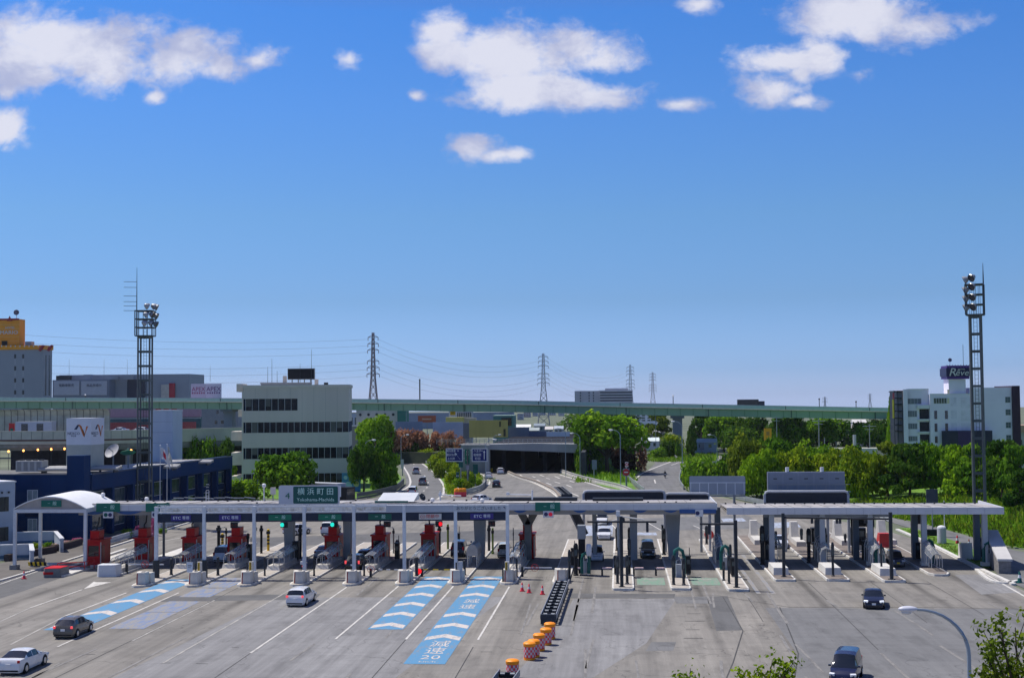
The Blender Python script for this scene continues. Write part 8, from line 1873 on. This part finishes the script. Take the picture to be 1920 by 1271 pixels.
for s in (-1,1):
    h_ = MB().sph((s * .24,.14,.88),(.03,.045,.05),8,6)
    for f in range(4): h_.tube([(s * .24 + (f - 1.5) * .016,.15,.86),(s * .24 + (f - 1.5) * .016,.165,.82),(s * .24 + (f - 1.5) * .016,.155,.785 + .006 * abs(f - 1.5))],.009,5)
    h_.tube([(s * .215,.16,.89),(s * .205,.185,.85)],.010,5); h_.build('hand',M('skin',(0,0,0)),t,smooth=1)
# far skyline
def block(px0,py0,px1,pb,Y,label,m,d=12,cat='building',name='warehouse',roofm=None,win=None):
    x0,x1,z0,z1 = fr(px0,py0,px1,pb,Y); t = thing(name,label,cat,((x0 + x1) / 2,Y + d / 2,0)); w = (x1 - x0) / 2
    MB().box(-w,w,-d / 2,d / 2,0,z1).build('wall',m,t)
    MB().box(-w - .1,w + .1,-d / 2 - .1,d / 2 + .1,z1 + .001,z1 + .35).build('roof',roofm or grey_metal,t)
    if win:
        for r in range(win[1]):
            for c in range(win[0]):
                a = -w + 2 * w * (c + .2) / win[0]; MB().box(a,a + 2 * w * .55 / win[0],-d / 2 - .06,-d / 2,z1 - (z1 - max(z0,0)) * (r + .85) / win[1],z1 - (z1 - max(z0,0)) * (r + .3) / win[1]).build('window',glass_mid,t)
    return t,w,d,z1
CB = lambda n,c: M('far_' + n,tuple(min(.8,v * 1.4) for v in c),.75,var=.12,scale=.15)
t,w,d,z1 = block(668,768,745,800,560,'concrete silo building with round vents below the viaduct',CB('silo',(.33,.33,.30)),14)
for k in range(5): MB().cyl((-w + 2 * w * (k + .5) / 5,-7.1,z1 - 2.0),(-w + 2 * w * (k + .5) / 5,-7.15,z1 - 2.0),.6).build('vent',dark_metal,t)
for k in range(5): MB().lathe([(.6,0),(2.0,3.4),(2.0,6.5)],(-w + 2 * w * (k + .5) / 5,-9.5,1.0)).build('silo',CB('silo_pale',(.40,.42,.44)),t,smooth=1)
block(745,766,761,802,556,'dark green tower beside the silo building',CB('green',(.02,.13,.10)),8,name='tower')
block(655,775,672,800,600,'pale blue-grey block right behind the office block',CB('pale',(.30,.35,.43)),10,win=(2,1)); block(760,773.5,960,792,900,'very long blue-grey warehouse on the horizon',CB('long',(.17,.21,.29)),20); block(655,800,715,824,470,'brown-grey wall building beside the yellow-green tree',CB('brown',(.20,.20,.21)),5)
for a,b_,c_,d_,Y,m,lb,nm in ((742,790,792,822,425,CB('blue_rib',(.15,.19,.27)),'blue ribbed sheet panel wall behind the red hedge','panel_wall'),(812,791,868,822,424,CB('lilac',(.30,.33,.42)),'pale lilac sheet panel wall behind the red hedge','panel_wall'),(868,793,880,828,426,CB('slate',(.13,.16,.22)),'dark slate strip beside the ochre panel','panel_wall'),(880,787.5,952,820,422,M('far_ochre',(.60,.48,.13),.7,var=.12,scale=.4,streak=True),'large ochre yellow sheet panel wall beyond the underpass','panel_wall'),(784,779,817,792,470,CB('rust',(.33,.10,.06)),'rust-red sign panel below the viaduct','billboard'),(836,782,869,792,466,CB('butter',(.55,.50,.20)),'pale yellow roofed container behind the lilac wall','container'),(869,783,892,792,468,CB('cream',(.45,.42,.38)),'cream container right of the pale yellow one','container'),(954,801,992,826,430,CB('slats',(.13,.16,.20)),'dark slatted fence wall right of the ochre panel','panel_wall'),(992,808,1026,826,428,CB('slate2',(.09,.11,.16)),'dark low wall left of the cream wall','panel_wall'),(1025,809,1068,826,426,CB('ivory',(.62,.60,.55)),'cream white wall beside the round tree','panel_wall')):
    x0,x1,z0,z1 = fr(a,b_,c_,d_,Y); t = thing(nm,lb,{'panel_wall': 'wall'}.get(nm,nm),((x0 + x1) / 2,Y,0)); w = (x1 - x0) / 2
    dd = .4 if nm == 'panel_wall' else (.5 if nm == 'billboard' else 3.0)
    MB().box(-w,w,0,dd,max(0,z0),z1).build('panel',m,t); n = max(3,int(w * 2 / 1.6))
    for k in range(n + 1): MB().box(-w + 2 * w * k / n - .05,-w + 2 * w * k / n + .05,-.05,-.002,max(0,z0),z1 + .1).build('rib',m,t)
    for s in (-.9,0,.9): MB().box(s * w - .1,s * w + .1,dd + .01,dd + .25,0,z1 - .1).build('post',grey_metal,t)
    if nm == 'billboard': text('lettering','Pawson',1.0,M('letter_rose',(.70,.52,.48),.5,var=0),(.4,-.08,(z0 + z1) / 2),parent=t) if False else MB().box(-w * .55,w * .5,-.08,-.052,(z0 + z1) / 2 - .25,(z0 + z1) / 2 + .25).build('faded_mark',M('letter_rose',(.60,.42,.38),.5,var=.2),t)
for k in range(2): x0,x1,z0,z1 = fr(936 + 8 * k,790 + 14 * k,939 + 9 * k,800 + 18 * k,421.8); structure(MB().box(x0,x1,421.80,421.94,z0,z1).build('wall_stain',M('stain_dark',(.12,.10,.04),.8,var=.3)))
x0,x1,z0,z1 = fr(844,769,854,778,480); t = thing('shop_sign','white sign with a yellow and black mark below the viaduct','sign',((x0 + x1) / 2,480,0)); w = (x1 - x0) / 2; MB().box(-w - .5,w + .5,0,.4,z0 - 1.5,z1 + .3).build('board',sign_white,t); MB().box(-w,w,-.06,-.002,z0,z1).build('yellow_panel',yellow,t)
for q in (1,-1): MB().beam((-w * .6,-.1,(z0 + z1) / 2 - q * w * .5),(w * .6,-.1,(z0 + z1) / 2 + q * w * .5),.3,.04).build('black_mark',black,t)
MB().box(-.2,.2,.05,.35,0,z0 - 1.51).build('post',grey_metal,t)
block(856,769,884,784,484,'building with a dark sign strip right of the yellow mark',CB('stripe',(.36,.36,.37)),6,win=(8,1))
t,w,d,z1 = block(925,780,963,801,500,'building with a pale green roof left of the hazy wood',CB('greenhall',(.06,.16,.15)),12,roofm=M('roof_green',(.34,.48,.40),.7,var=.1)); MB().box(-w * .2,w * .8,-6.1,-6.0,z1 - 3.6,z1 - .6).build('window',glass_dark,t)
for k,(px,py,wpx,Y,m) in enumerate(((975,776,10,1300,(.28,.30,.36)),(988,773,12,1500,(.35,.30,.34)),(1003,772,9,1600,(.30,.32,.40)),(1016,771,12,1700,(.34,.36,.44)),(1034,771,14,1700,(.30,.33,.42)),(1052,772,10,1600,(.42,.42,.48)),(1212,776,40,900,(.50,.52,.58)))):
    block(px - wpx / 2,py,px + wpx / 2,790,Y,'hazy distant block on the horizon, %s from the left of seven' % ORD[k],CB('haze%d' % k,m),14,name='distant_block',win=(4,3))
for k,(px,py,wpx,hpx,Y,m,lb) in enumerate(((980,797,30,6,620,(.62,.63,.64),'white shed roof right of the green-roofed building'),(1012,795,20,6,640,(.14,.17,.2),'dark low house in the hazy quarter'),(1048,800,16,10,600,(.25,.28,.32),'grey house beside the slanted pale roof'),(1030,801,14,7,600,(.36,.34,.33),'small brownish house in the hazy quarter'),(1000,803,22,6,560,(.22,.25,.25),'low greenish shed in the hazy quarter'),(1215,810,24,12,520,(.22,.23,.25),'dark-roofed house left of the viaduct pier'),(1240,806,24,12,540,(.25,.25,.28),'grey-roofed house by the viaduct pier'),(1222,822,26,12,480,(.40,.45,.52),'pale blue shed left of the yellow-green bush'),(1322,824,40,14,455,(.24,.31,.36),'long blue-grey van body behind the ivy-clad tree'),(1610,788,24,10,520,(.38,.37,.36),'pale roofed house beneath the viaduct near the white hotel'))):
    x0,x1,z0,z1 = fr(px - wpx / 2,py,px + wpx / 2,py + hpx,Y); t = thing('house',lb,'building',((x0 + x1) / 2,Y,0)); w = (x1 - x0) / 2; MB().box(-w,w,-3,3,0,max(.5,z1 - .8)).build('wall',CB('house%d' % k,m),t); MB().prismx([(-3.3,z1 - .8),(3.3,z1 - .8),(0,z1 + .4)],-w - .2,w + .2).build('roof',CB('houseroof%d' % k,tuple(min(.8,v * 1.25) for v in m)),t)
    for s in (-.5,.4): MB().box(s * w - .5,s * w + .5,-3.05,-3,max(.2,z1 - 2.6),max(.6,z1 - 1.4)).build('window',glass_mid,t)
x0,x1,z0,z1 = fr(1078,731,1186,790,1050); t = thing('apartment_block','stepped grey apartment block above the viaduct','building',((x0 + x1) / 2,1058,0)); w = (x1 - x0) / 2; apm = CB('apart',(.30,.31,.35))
MB().box(-w,-w * .15,-8,6,0,z1 - .4).build('wing',apm,t); MB().box(-w * .149,w,-10,6,0,z1).build('wing',CB('apart2',(.27,.28,.32)),t); MB().box(w * .05,w * .85,-4,4,z1,z1 + 1.5).build('roof_house',apm,t)
for r in range(5):
    MB().box(-w * .14,w,-10.9,-10.01,z1 - 1.2 - 2.1 * r,z1 - .4 - 2.1 * r).build('balcony',CB('apart3',(.40,.41,.44)),t); MB().box(-w * .12,w * .98,-10.2,-10.005,z1 - 2.4 - 2.1 * r,z1 - 1.25 - 2.1 * r).build('window_row',M('far_glass',(.07,.08,.11),.4,var=0),t)
    for s in (-.8,-.5,-.35): MB().box(w * s - .5,w * s + .5,-8.05,-8,z1 - 2.6 - 2.1 * r,z1 - 1.3 - 2.1 * r).build('window',M('far_glass',(0,0,0)),t)
x0,x1,z0,z1 = fr(1433,803,1446.5,825,425); t = thing('notice_panel','bright orange panel standing among the dark woodland','sign',((x0 + x1) / 2,425,0)); w = (x1 - x0) / 2; MB().box(-w,w,0,.3,z0,z1).build('board',M('panel_orange',(.85,.36,.01),.5,var=.08),t); MB().box(-w * .4,w * .4,-.04,-.003,z1 - 2.2,z1 - 1.0).build('grey_mark',M('mark_brown',(.45,.22,.05),.6),t); MB().box(-.15,.15,.05,.25,0,z0).build('post',grey_metal,t)
for px,pt,pb,Y,lb in ((1535,785,850,330,'railway mast with cross arms left of the hooked lamp'),(1546,820,850,330,'short dark post beside the hooked lamp'),(1630,795,850,335,'railway mast with a lamp near the white hotel'),(1456,780,850,380,'railway mast right of the orange panel'),(1602,815,850,330,'thick pale post by the railway')):
    q = at(px,pt,Y); t = thing('railway_mast',lb,'mast',(q.x,Y,0),0,'railway masts behind the tree belt'); MB().cyl((0,0,0),(0,0,q.z),.16 if px != 1602 else .4,.1 if px != 1602 else .4).build('shaft',grey_metal if px != 1602 else pale_metal,t)
    if px in (1535,1630,1456): MB().beam((-1.6,0,q.z - .5),(1.6,0,q.z - .5),.12).build('cross_arm',pale_metal,t); MB().beam((-1.0,0,q.z - 1.3),(1.0,0,q.z - 1.3),.1).build('cross_arm',pale_metal,t)
structure(MB().box(at(1510,840,300).x,at(1700,840,300).x,318,322,0,at(1580,841,318).z).build('railway_bank',conc))
t = thing('boundary_wall','low white wall along the railway above the tree belt','wall',(at(1590,840,317).x,317,0)); a = at(1535,842,317); e = at(1645,841,317); MB().box(a.x,e.x,316.8,317.2,0,a.z + .15).build('wall',M('wall_bright',(.62,.64,.68),.7),t,world=1)
# lattice pylons and their lines
def pylon(px,ptop,Y,label,wpx,m,arms=3):
    q = at(px,ptop,Y); H_ = q.z; w0 = wpx * Y / F / 2; t = thing('pylon',label,'pylon',(q.x,Y,0),0,'lattice power pylons'); b = MB(); w1 = w0 * .17
    def wz(z): 
        f = z / H_; return w0 + (w1 * 1.9 - w0) * min(1,f / .55) if f < .55 else w1 * 1.9 + (w1 * .8 - w1 * 1.9) * (f - .55) / .45
    zs = [0,H_ * .12,H_ * .23,H_ * .33,H_ * .42,H_ * .49,H_ * .55] + [H_ * (.55 + .045 * k) for k in range(1,11)]
    th = max(.16,H_ * .0055)
    for a,c in zip(zs[:-1],zs[1:]):
        p,r = wz(a),wz(c); lo = [(-p,-p,a),(p,-p,a),(p,p,a),(-p,p,a)]; hi = [(-r,-r,c),(r,-r,c),(r,r,c),(-r,r,c)]
        for k in range(4):
            b.beam(lo[k],hi[k],th * 1.3); b.beam(lo[k],hi[(k + 1) % 4],th * .75); b.beam(lo[(k + 1) % 4],hi[k],th * .75); b.beam(hi[k],hi[(k + 1) % 4],th * .7)
    b.build('lattice',m,t); pts = []
    for k in range(arms * 2):
        z = H_ * (.955 - .065 * k) if k < arms else H_ * (.955 - .065 * k - .045); L_ = w0 * (.80 + .04 * k); a = MB()
        a.beam((-L_,0,z),(L_,0,z),th)
        for s in (-1,1): a.beam((s * wz(z),0,z + th * 4),(s * L_,0,z),th * .8); a.cyl((s * L_,0,z - th * 6),(s * L_,0,z),th * .6,n=6)
        a.build('cross_arm',m,t); pts.append((z,L_))
    return q.x,Y,pts
pm = M('pylon_rust',(.30,.24,.25),.7,var=.1); pg_ = M('pylon_grey',(.27,.29,.33),.7,var=.1)
P1 = pylon(699.5,624,800,'tallest reddish lattice pylon right of the office block',24,pm); P2 = pylon(1018.5,663,1000,'grey lattice pylon near the middle of the skyline',22,pg_)
P3 = pylon(1181.5,684,1300,'lattice pylon behind the apartment block',16,pg_); P4 = pylon(1223.5,698,1500,'small reddish lattice pylon right of the apartment block',14,pm); P5 = pylon(1631,738,1900,'tiny pylon above the viaduct near the white hotel',9,pg_,2); P6 = pylon(1546.5,744,1500,'tiny grey mast tower above the viaduct at the right',10,pg_,2)
wire_m = M('wire',(.16,.17,.20),.6,var=0)
P0 = (at(-250,700,620).x,620,[(z * 1.06,L_) for z,L_ in P1[2]])
def wires(A,B,label,sag,side=(-1,1),r=.05):
    for k in range(min(len(A[2]),len(B[2]))):
        for s in side:
            (za,la),(zb2,lb_) = A[2][k],B[2][k]; p = Vector((A[0] + s * la,A[1],za - 1.2)); q = Vector((B[0] + s * lb_,B[1],zb2 - 1.2))
            pts = [p.lerp(q,i / 24) - Vector((0,0,sag * 4 * (i / 24) * (1 - i / 24))) for i in range(25)]
            o = MB().tube(pts,r,4).build('power_line',wire_m); tag(o,label,'power line','power lines ' + label[-18:])
wires(P0,P1,'thin power line sagging from the left edge to the tallest pylon',5.5,(-1,)); wires(P1,P2,'thin power line sagging between the two largest pylons',11,(1,)); wires(P2,P3,'thin power line sagging from the middle pylon to the apartment block',12,(1,))

# ------------------------------------------------------------------ haze
if HAZE > 0:
    hz_ = MB().box(-2300,2300,-260,2600,-1.06,75).build('haze',black); hz_.data.materials.clear()
    m = bpy.data.materials.new('haze'); m.use_nodes = True; nt = m.node_tree; nt.nodes.clear()
    v = nt.nodes.new('ShaderNodeVolumePrincipled'); v.inputs['Color'].default_value = (.82,.90,1.0,1); v.inputs['Density'].default_value = HAZE; v.inputs['Anisotropy'].default_value = 0.3
    o_ = nt.nodes.new('ShaderNodeOutputMaterial'); nt.links.new(v.outputs[0],o_.inputs['Volume']); hz_.data.materials.append(m); tag(hz_,kind='stuff')
    hz_.display_type = 'WIRE'
SC.cycles.volume_bounces = 0
SC.cycles.max_bounces = 6; SC.cycles.diffuse_bounces = 3; SC.cycles.glossy_bounces = 3; SC.cycles.transmission_bounces = 3; SC.cycles.transparent_max_bounces = 12
SC.cycles.use_denoising = True
SC.cycles.sample_clamp_indirect = 4.0
